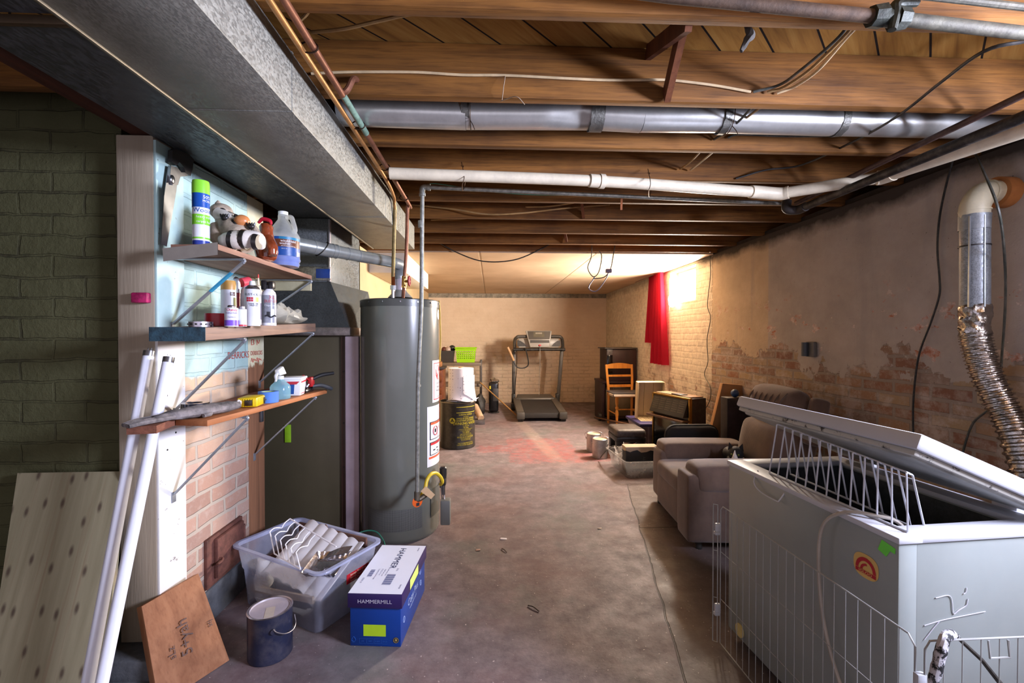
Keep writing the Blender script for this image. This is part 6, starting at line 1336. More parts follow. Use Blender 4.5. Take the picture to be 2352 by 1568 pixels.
M_FOIL = metal('#a99f94', .2, .25, 25, .6, 0, 'crinkled_aluminium', .95)
mb = MB(); z1_ = zb_ + .012; ln_ = .14
mb.grid(lambda u, v: Vector((X0 + .005 + (.0545 - .002 * v) * math.cos(u * 2 * PI), 1.96 + (.0545 - .002 * v) * math.sin(u * 2 * PI), z1_ - ln_ * v)), 64, 20); mb.jitter(.009, 38); obj('foil_sleeve', mb, M_FOIL, t, smooth=20)
path = [(X0 + .005, 1.96, z1_ - ln_ + .01), (X0 + .012, 1.95, z1_ - ln_ - .06), (X0 + .025, 1.93, z1_ - ln_ - .16), (X0 + .042, 1.89, z1_ - ln_ - .28), (X0 + .05, 1.84, z1_ - ln_ - .40), (X0 + .05, 1.78, z1_ - ln_ - .6), (X0 + .02, 1.74, z1_ - ln_ - .8), (X0 - .06, 1.72, .16), (X0 - .22, 1.72, .07)]
mb = MB(); N_ = 250; pts = []; rs = []
def cr(P, f):
    f = f * (len(P) - 1); i_ = min(int(f), len(P) - 2); tt = f - i_; P = [Vector(p) for p in P]; a_ = P[max(i_ - 1, 0)]; b_ = P[i_]; c_ = P[i_ + 1]; d_ = P[min(i_ + 2, len(P) - 1)]
    return .5 * ((2 * b_) + (c_ - a_) * tt + (2 * a_ - 5 * b_ + 4 * c_ - d_) * tt ** 2 + (3 * b_ - a_ - 3 * c_ + d_) * tt ** 3)
for k in range(N_ + 1):
    f = k / N_; pts.append(cr(path, f)); ph = (k % 5); rs.append(.053 + (.0045 if ph in (0, 1) else -.0035))
mb.tube(pts, rs, 40, smooth=False); mb.jitter(.0022, 90); obj('flexible_hose', mb, M_FOIL, t, smooth=25)
cable('wall_cable', [PX(2190, 362, 2.31), PX(2172, 430, 2.315), PX(2158, 500, 2.315), PX(2153, 570, 2.315), PX(2158, 640, 2.315), PX(2157, 680, 2.315), PX(2138, 740, 2.315), PX(2112, 810, 2.315), PX(2101, 880, 2.315), PX(2097, 950, 2.315), PX(2099, 1040, 2.315)], .005, M_BLK, 'black cord hanging down the right wall left of the vent duct', group='cords on the right wall')
cable('wall_cable', [PX(2236, 345, 2.3), PX(2262, 400, 2.14), PX(2290, 470, 2.04), PX(2303, 540, 2.12), PX(2309, 620, 2.25), PX(2309, 700, 2.28), PX(2303, 790, 2.3), PX(2296, 870, 2.3), PX(2280, 930, 2.31), PX(2236, 970, 2.315), PX(2214, 1030, 2.315), PX(2205, 1080, 2.315)], .005, M_GRYC, 'dark green-grey cord passing in front of the vent elbow', group='cords on the right wall')
cable('wall_cable', [PX(1630, 585, 2.315), PX(1632, 630, 2.315), PX(1625, 700, 2.315), PX(1632, 730, 2.315), PX(1624, 780, 2.315), PX(1626, 830, 2.315), PX(1618, 860, 2.315), PX(1632, 890, 2.315), PX(1630, 920, 2.315), PX(1616, 945, 2.315)], .004, M_GRYC, 'thin wavy cord hanging down the wall right of the window', group='cords on the right wall')
cable('wall_cable', [PX(1538, 640, 2.30), PX(1538, 740, 2.31), PX(1537, 850, 2.315), PX(1535, 905, 2.315)], .0025, plain('#b59a8a', .6), 'thin pale cord hanging straight below the window', group='cords on the right wall')
cable('wall_cable', [PY(1405, 680, 9.1), PY(1406, 715, 9.1), PY(1403, 735, 9.08), PY(1412, 755, 9.05), PY(1428, 764, 8.9), PY(1440, 752, 8.6), PY(1442, 735, 8.4), PY(1455, 705, 7.9), PY(1462, 680, 7.6), PY(1478, 660, 7.2)], .012, M_BLK, 'thick black cord looping in the far corner', group='cords on the right wall')
t = thing('wall_outlet', 'small grey round-fronted outlet box on the right wall', 'outlet', PX(1862, 803, 2.33))
c = PX(1868, 802, 2.33); mb = MB(); mb.box(2.30, 2.329, c.y - .045, c.y + .045, c.z - .055, c.z + .055, .008); obj('back_box', mb, plain('#6a655e', .7), t)
mb = MB(); mb.cyl((2.28, c.y + .02, c.z + .05), (2.28, c.y + .02, c.z - .05), .022, n=18); obj('plug', mb, plain('#3c4248', .5), t)

# ------------------------------------------------------------------ recliner and cat
def mat_uph():
    m = NT('brown_corduroy'); x, y, z = m.xyz()
    col = m.ramp(m.noise(6, 5, .65), [(.3, srgb('#53423a')), (.7, srgb('#705b4e'))])
    wv = m.n('ShaderNodeTexWave'); wv.bands_direction = 'X'; m.set(wv, Scale=58., Distortion=1.2, Detail=1.); m.l(m.map((1, 1, 0), (0, 0, .78)), wv.inputs['Vector'])
    col = m.mix(m.math('MULTIPLY', m.math('SUBTRACT', 1., wv.outputs['Fac']), .25), col, srgb('#4a3a30'))
    m.l(col, m.p.inputs['Base Color']); m.set(m.p, Roughness=.9, Specular_IOR_Level=.15, Sheen_Weight=.35)
    m.bump(m.math('ADD', wv.outputs['Fac'], m.noise(90, 2, .5)), .14, .003); return m.m
M_UPH = mat_uph()
RR = math.radians(-3.5); RO = Vector((1.205, 2.735, 0))
t = thing('recliner', 'brown corduroy recliner behind the freezer, facing left', 'armchair', RO, RR)
M_UPH = mat_uph()
def soft(nm, b, bev, parent=t, M=None, jit=.005, sub=1, seg=3, m=M_UPH):
    mb = MB(); mb.box(*b, bev, M, seg); mb.jitter(jit, 6); return obj(nm, mb, m, parent, False, smooth=60, sub=sub)
soft('base', (.12, .86, .05, .9, .05, .26), .03)
soft('footrest', (.03, .15, .235, .735, .06, .30), .03)
soft('seat_cushion', (.02, .72, .235, .735, .265, .405), .05)
na = soft('armrest', (.0, .80, .0, .22, .055, .485), .035)
soft('arm_pad', (.05, .74, -.018, .24, .36, .545), .06, na)
fa = soft('armrest', (.06, .80, .74, .96, .055, .45), .035)
soft('arm_pad', (.085, .74, .725, .975, .36, .515), .055, fa)
Mb = Matrix.Translation((.74, .485, .40)) @ Matrix.Rotation(math.radians(12), 4, 'Y')
bk = soft('backrest', (-.02, .16, -.29, .29, -.1, .55), .06, M=Mb)
soft('lumbar_cushion', (-.13, .06, -.265, .265, .0, .33), .08, bk, Mb, .012)
hr = soft('head_cushion', (-.11, .08, -.275, .275, .32, .60), .09, bk, Mb, .014)
for k in range(7):
    mb = MB(); y_ = -.2 + k * .066; mb.tube([Mb @ Vector((-.085, y_, .55)), Mb @ Vector((-.113, y_ + .01, .49)), Mb @ Vector((-.114, y_ + .016, .44))], [.004, .007, .003], 6); obj('gathered_pleat', mb, M_UPH, hr, False)
soft('back_wing', (.0, .12, -.36, -.28, .25, .56), .03, bk, Mb)
for x_, y_ in ((.1, .08), (.1, .86), (.75, .08), (.75, .86)):
    mb = MB(); mb.cyl((x_, y_, 0), (x_, y_, .06), .022, n=12); obj('foot', mb, M_BLK, t, False)
# cat crouching on the seat, only its head showing over the arm
cc = Vector((1.62, 3.25, .405))
t = thing('cat', 'black cat with white blaze crouching on the recliner seat', 'cat', cc)
M_CATB = plain('#0d0c0c', .75, var=.3, scale=40, bump=.3, bscale=160); M_CATW = plain('#d9d6d2', .8, var=.08, bump=.2, bscale=160)
hc = PY(1690, 1042, 3.22); f_ = Vector((-.55, -.835, 0)); l_ = Vector((.835, -.55, 0)); u_ = Vector((0, 0, 1))
def HD(a, b, c): return hc + l_ * a + f_ * b + u_ * c
sk = [(HD(-.05, -.27, -.06), .025), (HD(-.06, -.22, -.045), .045), (HD(-.05, -.15, -.038), .055), (HD(-.02, -.09, -.03), .05), (HD(0, -.05, -.02), .045), (HD(0, -.01, .002), .052), (HD(0, .022, .0), .05), (HD(0, .05, -.012), .034), (HD(0, .064, -.018), .022), (HD(0, .072, -.02), .010)]
mb = MB(); mb.tube([p for p, r_ in sk], [r_ for p, r_ in sk], 18, sub=5); body = obj('body', mb, M_CATB, t, smooth=80)
for s in (-1, 1):
    mb = MB(); mb.geo([HD(s * .012, 0, .040), HD(s * .052, 0, .022), HD(s * .030, -.024, .030), HD(s * .044, .002, .082)], [(0, 1, 3), (1, 2, 3), (2, 0, 3), (0, 2, 1)]); obj('ear', mb, M_CATB, t)
    mb = MB(); mb.ell(HD(s * .022, .060, .008), (.008, .008, .007), 10, 8); obj('eye', mb, plain('#66762e', .1, coat=.8), t)
    mb = MB(); mb.tube([HD(s * .035, -.05, -.05), HD(s * .035, .02, -.085), HD(s * .033, .07, -.09)], [.03, .022, .018], 12); obj('paw', mb, M_CATB if s < 0 else M_CATW, t)
mb = MB(); mb.tube([HD(-.002, .052, .036), HD(-.002, .068, .014), HD(0, .078, -.004), HD(0, .080, -.022), HD(0, .066, -.036)], [.003, .009, .017, .024, .022], 12); obj('white_blaze', mb, M_CATW, t)
mb = MB(); mb.ell(HD(0, .098, -.012), (.006, .006, .005), 8, 6); obj('nose', mb, plain('#4a3a3a', .4), t)
# black cushion behind the far arm, leaning board and dark box by the wall
mb = MB(); mb.box(1.53, 2.01, 3.87, 4.02, .02, .56, .09, None, 4); t = solo('black_cushion', mb, plain('#0e0f12', .9, var=.2), 'black rounded cushion standing behind the recliner far arm', 'cushion', smooth=60)
mb = MB(); bl = Vector((1.89, 4.06, .002)); tl_ = PY(1660, 880, 4.13); e_ = Vector((.215, -.01, -.022)); d_ = Vector((0, .05, 0))
mb.hexa([bl, bl + Vector((.215, -.01, 0)), bl + Vector((.215, .04, 0)), bl + d_, tl_, tl_ + e_, tl_ + e_ + d_, tl_ + d_], .002); solo('long_carton', mb, plain('#a87a4c', .75, var=.08), 'long flat tan carton leaning against the brick wall', 'carton')
mb = MB(); mb.box(2.06, 2.3, 3.88, 4.0, 0, .80, .006); solo('dark_crate', mb, plain('#241a1c', .7, var=.4, scale=20), 'dark narrow crate between the tan carton and the recliner', 'crate')
mb = MB(); mb.ell((2.16, 3.94, .835), (.035, .035, .035), 14, 10); solo('blue_ball', mb, plain('#23406a', .5), 'small blue ball on top of the dark narrow crate', 'ball')

# ------------------------------------------------------------------ gas fire, totes, stool, cans
HZ = math.atan2(-.943, .33)
t = thing('gas_fire', 'old black gas fire with brass trim and slatted grille', 'heater', (1.86, 4.66, 0), HZ)
M_BRS = metal('#8a6a34', .4, .2, name='dull_brass'); M_BLKM = plain('#0f0f10', .4, dust=.12)
W_ = .275; HT = .72
mb = MB(); mb.box(-W_, W_, .02, .22, .0, HT, .006); obj('case', mb, M_BLKM, t, False)
mb = MB()
for b_ in ((-W_ - .004, -W_ + .014, .0, .034, .06, HT + .004), (W_ - .014, W_ + .004, .0, .034, .06, HT + .004), (-W_, W_, .0, .034, HT - .012, HT + .006), (-W_, W_, .0, .034, .06, .085)): mb.box(*b_, .002)
obj('brass_frame', mb, M_BRS, t, False)
mb = MB(); mb.hexa([(-W_ + .02, -.06, HT - .19), (W_ - .02, -.06, HT - .19), (W_ - .02, .03, HT - .19), (-W_ + .02, .03, HT - .19), (-W_ + .02, .005, HT - .015), (W_ - .02, .005, HT - .015), (W_ - .02, .03, HT - .015), (-W_ + .02, .03, HT - .015)], .004); gp = obj('grille_panel', mb, plain('#2b2722', .45), t, False)
for k in range(6):
    for j in range(5):
        f = .12 + k * .13; y0_ = .005 - .065 * (1 - (HT - .015 - (HT - .015 - f * .175) - .0) / .175) if 0 else None
        z_ = HT - .19 + .175 * (1 - f * .9 - .05); y_ = -.06 + .065 * ((z_ - HT + .19) / .175)
        x0_ = -W_ + .05 + j * .095; mb = MB(); mb.box(x0_, x0_ + .08, y_ - .003, y_ + .004, z_ - .004, z_ + .004, .001); obj('louvre', mb, plain('#5a5244', .5), gp, False)
mb = MB(); mb.box(-W_ + .0, W_ - .0, -.085, .02, HT - .235, HT - .215, .003); obj('brown_ledge', mb, plain('#5a3e2a', .5), t, False)
mb = MB(); mb.box(-W_ + .03, W_ - .03, .0, .022, .13, HT - .25, .004); obj('glass_front', mb, plain('#0a0b0d', .12), t, False)
mb = MB(); mb.box(-W_ + .02, W_ - .02, .03, .2, HT + .004, HT + .014, .003); obj('top_plate', mb, plain('#8a6a48', .7), t, False)
mb = MB(); mb.box(.02, .16, .06, .15, HT + .014, HT + .022, .002); solo('black_papers', mb, M_BLKM, 'flat dark papers lying on top of the gas fire', 'papers'); o = bpy.context.scene.objects['black_papers']; o.location = Matrix.Translation((1.86, 4.66, 0)) @ Matrix.Rotation(HZ, 4, 'Z') @ Vector((.05, .08, HT + .0145)); o.rotation_euler = (0, 0, HZ)
# low clear tote of odds and ends
t = thing('clear_bin', 'low clear plastic bin of clutter on the floor beside the recliner', 'bin', (1.43, 4.46, 0), PI / 2 + .06)
M_BIN = clear('#b5b0ac', .42, .25, 'clear_bin', .35)
tote(t, .58, .40, .17, .84, M_BIN, .014)
t = thing('torn_box', 'black box with torn cream top standing in the clear bin', 'box', (1.47, 4.38, .1))
mb = MB(); mb.box(1.30, 1.62, 4.33, 4.46, .02, .265, .003); obj('carton', mb, plain('#141416', .6), t)
mb = MB(); mb.box(1.298, 1.622, 4.328, 4.462, .262, .268, .001)
P = [(1.299, .267), (1.299, .235), (1.34, .22), (1.37, .232), (1.41, .24), (1.45, .215), (1.50, .22), (1.54, .235), (1.59, .225), (1.621, .21), (1.621, .267)]
mb.geo([Vector((x_, 4.3285, z_)) for x_, z_ in P], [tuple(range(len(P)))]); mb.geo([(1.2985, 4.33, .267), (1.2985, 4.46, .267), (1.2985, 4.46, .23), (1.2985, 4.40, .22), (1.2985, 4.33, .235)], [(0, 1, 2, 3, 4)]); obj('torn_paper', mb, plain('#bba68c', .85, var=.1), t)
mb = MB(); text_flat(mb, 'NOVELTY', .035, (1.49, 4.3265, .10), (0, 0, 1), (-1, 0, 0), .001); obj('box_text', mb, plain('#4a4a4c', .6), t)
mb = MB()
mb.tube([PY(1440 + 9 * k, 1030 - (k % 3) * 5, 4.58 + .05 * (k % 2)) for k in range(8)], .007, 6); mb.tube([PY(1455 + 8 * k, 1036 - (k % 2) * 9, 4.6) for k in range(7)], .006, 6); solo('red_wire', mb, plain('#a3262c', .5), 'tangle of red wire in the clear bin', 'wire')
mb = MB(); mb.grid(lambda u, v: PY(1412 + 34 * u, 1058 - 34 * v + 8 * math.sin(u * 9), 4.55 + .08 * math.sin(u * 5 + v * 4)), 14, 12); mb.jitter(.03, 18); solo('clear_film', mb, clear('#d9d2cc', .5, .15, 'film'), 'crumpled clear film at the left of the clear bin', 'film', smooth=20)
cable('grey_wire', [PY(1428, 1036, 4.5), PY(1412, 1024, 4.6), PY(1395, 1032, 4.75), PY(1384, 1044, 4.8), PY(1379, 1051, 4.82)], .006, M_GRYC, 'grey wire sticking out of the clear bin toward the paint cans', 'wire')
for px, Y, lab, ang in ((1378, 4.98, 'silver paint can with streaked side, nearer of the pair', .3), (1364, 5.25, 'silver paint can, the one behind its twin', .3)):
    c = PZ(px, 1045, 0); c = PY(px, 1045, Y); c.z = 0; r, H = .084, .205
    t = thing('silver_paint_can', lab, 'paint can', c, 0, 'silver paint cans'); a = toward_cam(c)
    paint_can(t, c, r, H, metal('#b5b0aa', .35, .25, 9, .05, 0, 'streaked_tin', .6), plain('#b09c86', .6), [c + Vector(((r + .01) * math.cos(a + 1.4), (r + .01) * math.sin(a + 1.4), .15)), c + Vector(((r + .02) * math.cos(a + 1.2), (r + .02) * math.sin(a + 1.2), .22)), c + Vector((.0, -.03, .245)), c + Vector(((r + .02) * math.cos(a - 1.2), (r + .02) * math.sin(a - 1.2), .22)), c + Vector(((r + .01) * math.cos(a - 1.4), (r + .01) * math.sin(a - 1.4), .15))], 1.4)
t = thing('footstool', 'low black padded footstool behind the clear bin', 'stool', (1.53, 5.15, 0))
mb = MB(); mb.box(1.38, 1.72, 4.96, 5.34, .21, .305, .035, None, 3); obj('padded_top', mb, plain('#3a322e', .55, var=.3, dust=.2), t)
mb = MB(); mb.box(1.385, 1.715, 4.965, 5.335, .16, .22, .01); obj('apron', mb, M_BLKM, t)
for x_ in (1.39, 1.62):
    for y_ in (4.97, 5.24): mb = MB(); mb.box(x_, x_ + .085, y_, y_ + .085, 0, .17, .008); obj('leg', mb, M_BLKM, t)
mb = MB(); mb.tube([PZ(1366, 958, .012), PY(1482, 982, 5.2)], .011, 10, smooth=False); solo('wooden_pole', mb, wood('#6a4a34', '#46301f', 'X'), 'brown wooden pole lying from the floor onto the footstool', 'pole')
t = thing('purple_tote', 'purple plastic tote under the cream crate', 'tote', (1.95, 5.42, 0), 0)
mb = MB(); mb.hexa([(1.80, 5.22, 0), (2.18, 5.22, 0), (2.18, 5.62, 0), (1.80, 5.62, 0), (1.72, 5.16, .30), (2.25, 5.16, .30), (2.25, 5.68, .30), (1.72, 5.68, .30)], .012); obj('tote_body', mb, plain('#7a6a6c', .5, var=.15), t)
mb = MB(); mb.box(1.70, 2.27, 5.14, 5.70, .30, .335, .012); obj('lid', mb, plain('#2f2a55', .45), t)
for k in range(7):
    mb = MB(); x_ = 1.80 + k * .06; mb.box(x_, x_ + .02, 5.158, 5.19, .06, .29, .003); obj('rib', mb, plain('#8a7a7c', .5, var=.15), t)
# cream crate tipped on its side
t = thing('cream_crate', 'cream plastic crate standing on end on the purple tote', 'crate', (1.93, 5.35, .337))
M_CRT = plain('#cdb890', .5, var=.05)
Cc = Matrix.Translation((1.77, 5.50, .345)) @ Matrix.Rotation(math.radians(6), 4, 'X')
mb = MB(); mb.box(0, .31, 0, .014, 0, .45, .006, Cc); o = obj('crate_base', mb, M_CRT, t)
for x_ in (.09, .20):
    mb = MB(); mb.box(x_, x_ + .006, -.004, .002, .02, .43, .001, Cc); obj('groove_rib', mb, plain('#a89468', .5), o)
for b_ in ((-.012, .004, -.07, .014, 0, .45), (.306, .322, -.07, .014, 0, .45), (0, .31, -.07, .014, .44, .452)):
    mb = MB(); mb.box(*b_, .005, Cc); obj('crate_wall', mb, M_CRT, t)
mb = MB(); mb.box(0.0, .31, -.20, 0.0, -.002, .012, .005, Cc); fl = obj('crate_side', mb, M_CRT, t)
for i_ in range(5):
    for j_ in range(3): mb = MB(); mb.box(.015 + i_ * .055, .06 + i_ * .055, -.185 + j_ * .06, -.145 + j_ * .06, .011, .017, .002, Cc); obj('lattice_pad', mb, plain('#c2ad86', .5), fl)
# wooden chair
t = thing('wooden_chair', 'honey-coloured ladder-back wooden chair by the dark cabinet', 'chair', (2.0, 6.75, 0), .05)
M_CHR = wood('#cf8f3e', '#a86a28', 'Z', .45, 1, .06, .4)
for s in (-1, 1):
    mb = MB(); mb.tube([(s * .185, .20, 0), (s * .185, .19, .45), (s * .195, .21, .66), (s * .205, .255, .90)], [.017, .02, .02, .018], 12); obj('back_leg', mb, M_CHR, t, False)
    mb = MB(); mb.lathe([(.012, 0), (.014, .05), (.020, .16), (.026, .20), (.022, .24), (.014, .265), (.026, .285), (.026, .30), (.014, .315), (.022, .36), (.024, .45)], (s * .18, -.19, 0), 16); obj('front_leg', mb, M_CHR, t, False)
    mb = MB(); mb.cyl((s * .185, -.19, .20), (s * .185, .195, .20), .010, n=10); obj('side_rung', mb, M_CHR, t, False)
mb = MB(); mb.cyl((-.18, -.19, .27), (.18, -.19, .27), .010, n=10); obj('front_rung', mb, M_CHR, t, False)
mb = MB(); mb.box(-.21, .21, -.22, .21, .45, .48, .012); obj('seat', mb, M_CHR, t, False)
for z0_, z1_, y_, bow in ((.84, .90, .250, .025), (.715, .745, .222, 0), (.555, .595, .205, 0)):
    mb = MB(); mb.grid(lambda u, v: Vector((-.195 + .39 * u, y_ - .012, z0_ + (z1_ - z0_ + bow * math.sin(u * PI)) * v)), 14, 2, .022); obj('back_slat', mb, M_CHR, t, False)
t = thing('serving_tray', 'dark tray with pale rim lying on the wooden chair seat', 'tray', (1.93, 6.6, .482))
mb = MB(); mb.hexa([(1.76, 6.42, .49), (2.16, 6.42, .49), (2.16, 6.80, .49), (1.76, 6.80, .49), (1.73, 6.39, .525), (2.19, 6.39, .525), (2.19, 6.83, .525), (1.73, 6.83, .525)], .004); obj('tray_body', mb, plain('#3a3a3e', .5), t)
mb = MB(); mb.box(1.72, 2.19, 6.375, 6.40, .48, .512, .005); mb.box(1.72, 1.745, 6.375, 6.6, .48, .512, .005); obj('pale_rim', mb, plain('#b5a594', .6), t)
mb = MB(); mb.tube([(1.86, 6.83, .52), (1.86, 6.84, .555), (2.0, 6.84, .555), (2.0, 6.83, .52)], .007, 8, smooth=False); obj('tray_handle', mb, M_BLK, t)
# dark cabinet and desk
M_DKC = wood('#352020', '#201314', 'Z', .5, 1, .06, .4)
t = thing('low_cabinet', 'dark open-fronted desk base under the tall cabinet', 'cabinet', (2.0, 7.3, 0))
for b_, nm in (((1.745, 1.785, 7.08, 7.6, 0, .62), 'side_panel'), ((2.26, 2.30, 7.08, 7.6, 0, .62), 'side_panel'), ((1.74, 2.305, 7.06, 7.62, .60, .635), 'top'), ((1.785, 2.26, 7.56, 7.6, .0, .6), 'back_panel'), ((1.785, 2.26, 7.09, 7.6, .03, .06), 'bottom_shelf')):
    mb = MB(); mb.box(*b_, .003); obj(nm, mb, M_DKC, t)
mb = MB(); mb.box(1.83, 2.24, 7.2, 7.22, .062, .52, .003); solo('picture_panel', mb, plain('#6a5a42', .7, var=.2), 'brown framed panel standing inside the dark desk base', 'panel')
mb = MB(); mb.cyl((1.70, 7.15, .065), (1.74, 7.15, .065), .065, n=20); solo('dumbbell', mb, M_BLK, 'black dumbbell weight on the floor left of the desk base', 'weight')
t = thing('tall_cabinet', 'dark reddish cabinet with black glass door on the desk', 'cabinet', (2.05, 7.3, .635))
mb = MB(); mb.box(1.82, 2.30, 7.12, 7.56, .636, 1.14, .004); obj('carcass', mb, M_DKC, t)
mb = MB(); mb.box(1.79, 2.31, 7.09, 7.58, 1.14, 1.158, .003); obj('top', mb, plain('#3c3634', .5), t)
mb = MB(); mb.box(1.825, 1.915, 7.108, 7.122, .70, 1.04, .003); obj('dark_door', mb, plain('#060607', .15), t)
mb = MB(); mb.box(1.825, 1.915, 7.108, 7.122, 1.045, 1.135, .003); pnl = obj('grey_panel', mb, plain('#4c4a4c', .5), t)
mb = MB(); text_flat(mb, 'x', .06, (1.868, 7.107, 1.07), (1, 0, 0), (0, 0, 1), .001); obj('panel_mark', mb, M_BLK, pnl)
# curtain, rod, hanging bag
t = thing('red_curtain', 'sheer red curtain gathered beside the small window', 'curtain', (2.27, 6.25, .95))
m = NT('sheer_red_cloth'); m.set(m.p, Base_Color=srgb('#960f2a'), Roughness=.7, Specular_IOR_Level=.2); tl_n = m.n('ShaderNodeBsdfTranslucent'); tl_n.inputs[0].default_value = srgb('#c01a3c'); tr_n = m.n('ShaderNodeBsdfTransparent'); tr_n.inputs[0].default_value = srgb('#f06a80')
a_n = m.n('ShaderNodeMixShader'); a_n.inputs[0].default_value = .55; m.l(m.p.outputs[0], a_n.inputs[1]); m.l(tl_n.outputs[0], a_n.inputs[2]); b_n = m.n('ShaderNodeMixShader'); b_n.inputs[0].default_value = .15; m.l(a_n.outputs[0], b_n.inputs[1]); m.l(tr_n.outputs[0], b_n.inputs[2]); m.l(b_n.outputs[0], m.out.inputs[0])
M_CUR = m.m
def curt(px0t, px1t, px0b, px1b, yt, yb, X, ph, folds, nm):
    mb = MB()
    def fn(u, v):
        px = (px0t + (px1t - px0t) * u) * (1 - v) + (px0b + (px1b - px0b) * u) * v
        p = PX(px, yt + (yb - yt) * v, X); a_ = PX(px, (yt + yb) / 2, X); z = PX((px0t + px1t) / 2, yt, X).z * (1 - v) + PX((px0b + px1b) / 2, yb, X).z * v
        return Vector((X + (.02 + .02 * v) * math.sin(u * folds * 2 * PI + ph + v), a_.y, z))
    mb.grid(fn, 60, 24); return obj(nm, mb, M_CUR, t, smooth=60)
curt(1490, 1508, 1482, 1513, 629, 787, 2.285, 0, 3.5, 'curtain_panel'); curt(1502, 1520, 1496, 1531, 628, 836, 2.255, 1, 4, 'curtain_panel')
mb = MB(); mb.tube([PX(1460, 648, 2.27), PX(1632, 578, 2.27)], .006, 8, smooth=False); solo('curtain_rod', mb, metal('#8a8078', .4), 'thin metal curtain rod above the small window', 'rod')
mb = MB(); c = PX(1546, 690, 2.27)
mb.lathe([(.008, .10), (.03, .07), (.055, .0), (.05, -.05), (.02, -.08), (0, -.085)], c, 18); mb.jitter(.03, 22); solo('hanging_bag', mb, clear('#e6e2dc', .6, .2, 'bag_film'), 'crumpled clear bag hanging beside the bright window', 'bag', smooth=20)

# ================================================================== FAR ROOM
t = thing('white_soffit_box', 'white boxed duct along the far-room left wall under ceiling', 'duct box', (-1.05, 5.5, 2))
mb = MB(); mb.box(-1.248, -.87, 4.72, 6.33, 1.99, 2.1955, .003); obj('casing', mb, plain('#d9d3c4', .7, var=.04), t)
t = thing('water_drum', 'black steel drum with yellow stencilled lettering near water heater', 'drum', (-.41, 5.58, 0))
DC = Vector((-.412, 5.58, 0)); r, H = .213, .555
lathe_part('drum_body', [(r - .006, 0), (r, .008), (r, .03), (r - .002, .04), (r - .002, H - .03), (r, H - .02), (r + .003, H - .004), (r, H), (r - .006, H - .003), (r - .008, H - .02), (0, H - .021)], DC, plain('#211f1b', .35, var=.2, dust=.1), t, 56)
lathe_part('rim', [(r + .001, H - .012), (r + .006, H - .004), (r + .002, H + .003), (r - .005, H - .001)], DC, metal('#7a7468', .5), t, 56, False)
M_YEL = plain('#b3a51f', .6); ca = toward_cam(DC) + .48
mb = MB()
for s, z_, sz_ in (('SURVIVAL SUPPLIES', .405, .026), ('FURNISHED BY', .385, .013), ('OFFICE OF CIVIL DEFENSE', .36, .026), ('DEPARTMENT OF DEFENSE', .335, .026), ('DRINKING WATER', .295, .046), ('17.5 GALLONS', .275, .016), ('TO FILL', .250, .026), ('1. REMOVE CAP AND FILL WITH WATER', .235, .013), ('2. CLOSE LINER AND TIE OFF', .220, .013), ('TO SERVE', .195, .026), ('INSERT SIPHON AND FILL CUPS', .180, .013), ('KEEP CLOSED WHEN NOT IN USE', .165, .013), ('REUSE AS A COMMODE', .14, .026), ('REMOVE LINER AND REPLACE', .125, .013), ('SEE INSTRUCTIONS INSIDE', .110, .013), ('THIS IS A PROPERTY OF THE', .07, .02), ('UNITED STATES GOVERNMENT', .05, .02)):
    mb = MB(); text_cyl(mb, s, sz_, DC, r, ca, z_, .002, sx=.8); obj('stencil_line', mb, M_YEL, t)
pass
for z_ in (.435, .50):
    mb = MB(); patch_cyl(mb, DC, r, ca - .55, ca + .7, z_, z_ + .006, .002); obj('yellow_line', mb, M_YEL, t)
ea, ez = ca - .78, .345
mb = MB(); mb.geo([Vector((DC.x + (r + .002) * math.cos(ea + .034 * math.cos(k / 24 * 2 * PI) / r), DC.y + (r + .002) * math.sin(ea + .034 * math.cos(k / 24 * 2 * PI) / r), ez + .034 * math.sin(k / 24 * 2 * PI))) for k in range(24)], [tuple(range(24))]); em_ = obj('round_emblem', mb, M_YEL, t)
mb = MB(); mb.geo([Vector((DC.x + (r + .003) * math.cos(ea + x_ / r), DC.y + (r + .003) * math.sin(ea + x_ / r), ez + z_)) for x_, z_ in ((-.026, -.017), (.026, -.017), (0, .03))], [(0, 1, 2)]); tri = obj('emblem_triangle', mb, plain('#211f1b', .4), em_)
mb = MB(); text_cyl(mb, 'CD', .02, DC, r, ea, ez - .013, .004); obj('emblem_letters', mb, M_YEL, em_)
# roll of absorbent paper
RC = Vector((-.37, 5.57, H + .004)); t = thing('paper_roll', 'big roll of white speckled absorbent sheet on the drum', 'roll', RC)
m = NT('dimpled_white'); vv = m.n('ShaderNodeTexVoronoi'); m.set(vv, Scale=30., Randomness=.35); m.l(m.co, vv.inputs['Vector']); m.l(m.mix(m.step(vv.outputs['Distance'], .16, .24), srgb('#8f8d9c'), srgb('#d6d3dc')), m.p.inputs['Base Color']); m.set(m.p, Roughness=.85)
M_PAP = m.m; rh = .395
mb = MB(); mb.lathe([(.155, .0), (.157, .01), (.152, rh - .004), (.15, rh), (.03, rh + .002)], RC, 40); obj('roll', mb, M_PAP, t)
mb = MB(); mb.cyl(RC + Vector((0, 0, rh - .02)), RC + Vector((0, 0, rh + .012)), .03, n=20); obj('core', mb, plain('#b59474', .8), t)
a = toward_cam(RC)
mb = MB(); mb.grid(lambda u, v: RC + Vector(((.158 + .05 * max(0, .5 - v) * u + .006) * math.cos(a + .15 + 1.5 * u), (.158 + .05 * max(0, .5 - v) * u + .006) * math.sin(a + .15 + 1.5 * u), (.0 + .10 * (1 - u) ** 2 + .012 * math.sin(u * 6)) * (1 - v) + (rh * .78) * v)), 20, 10, .003); obj('loose_end', mb, M_PAP, t, smooth=60)
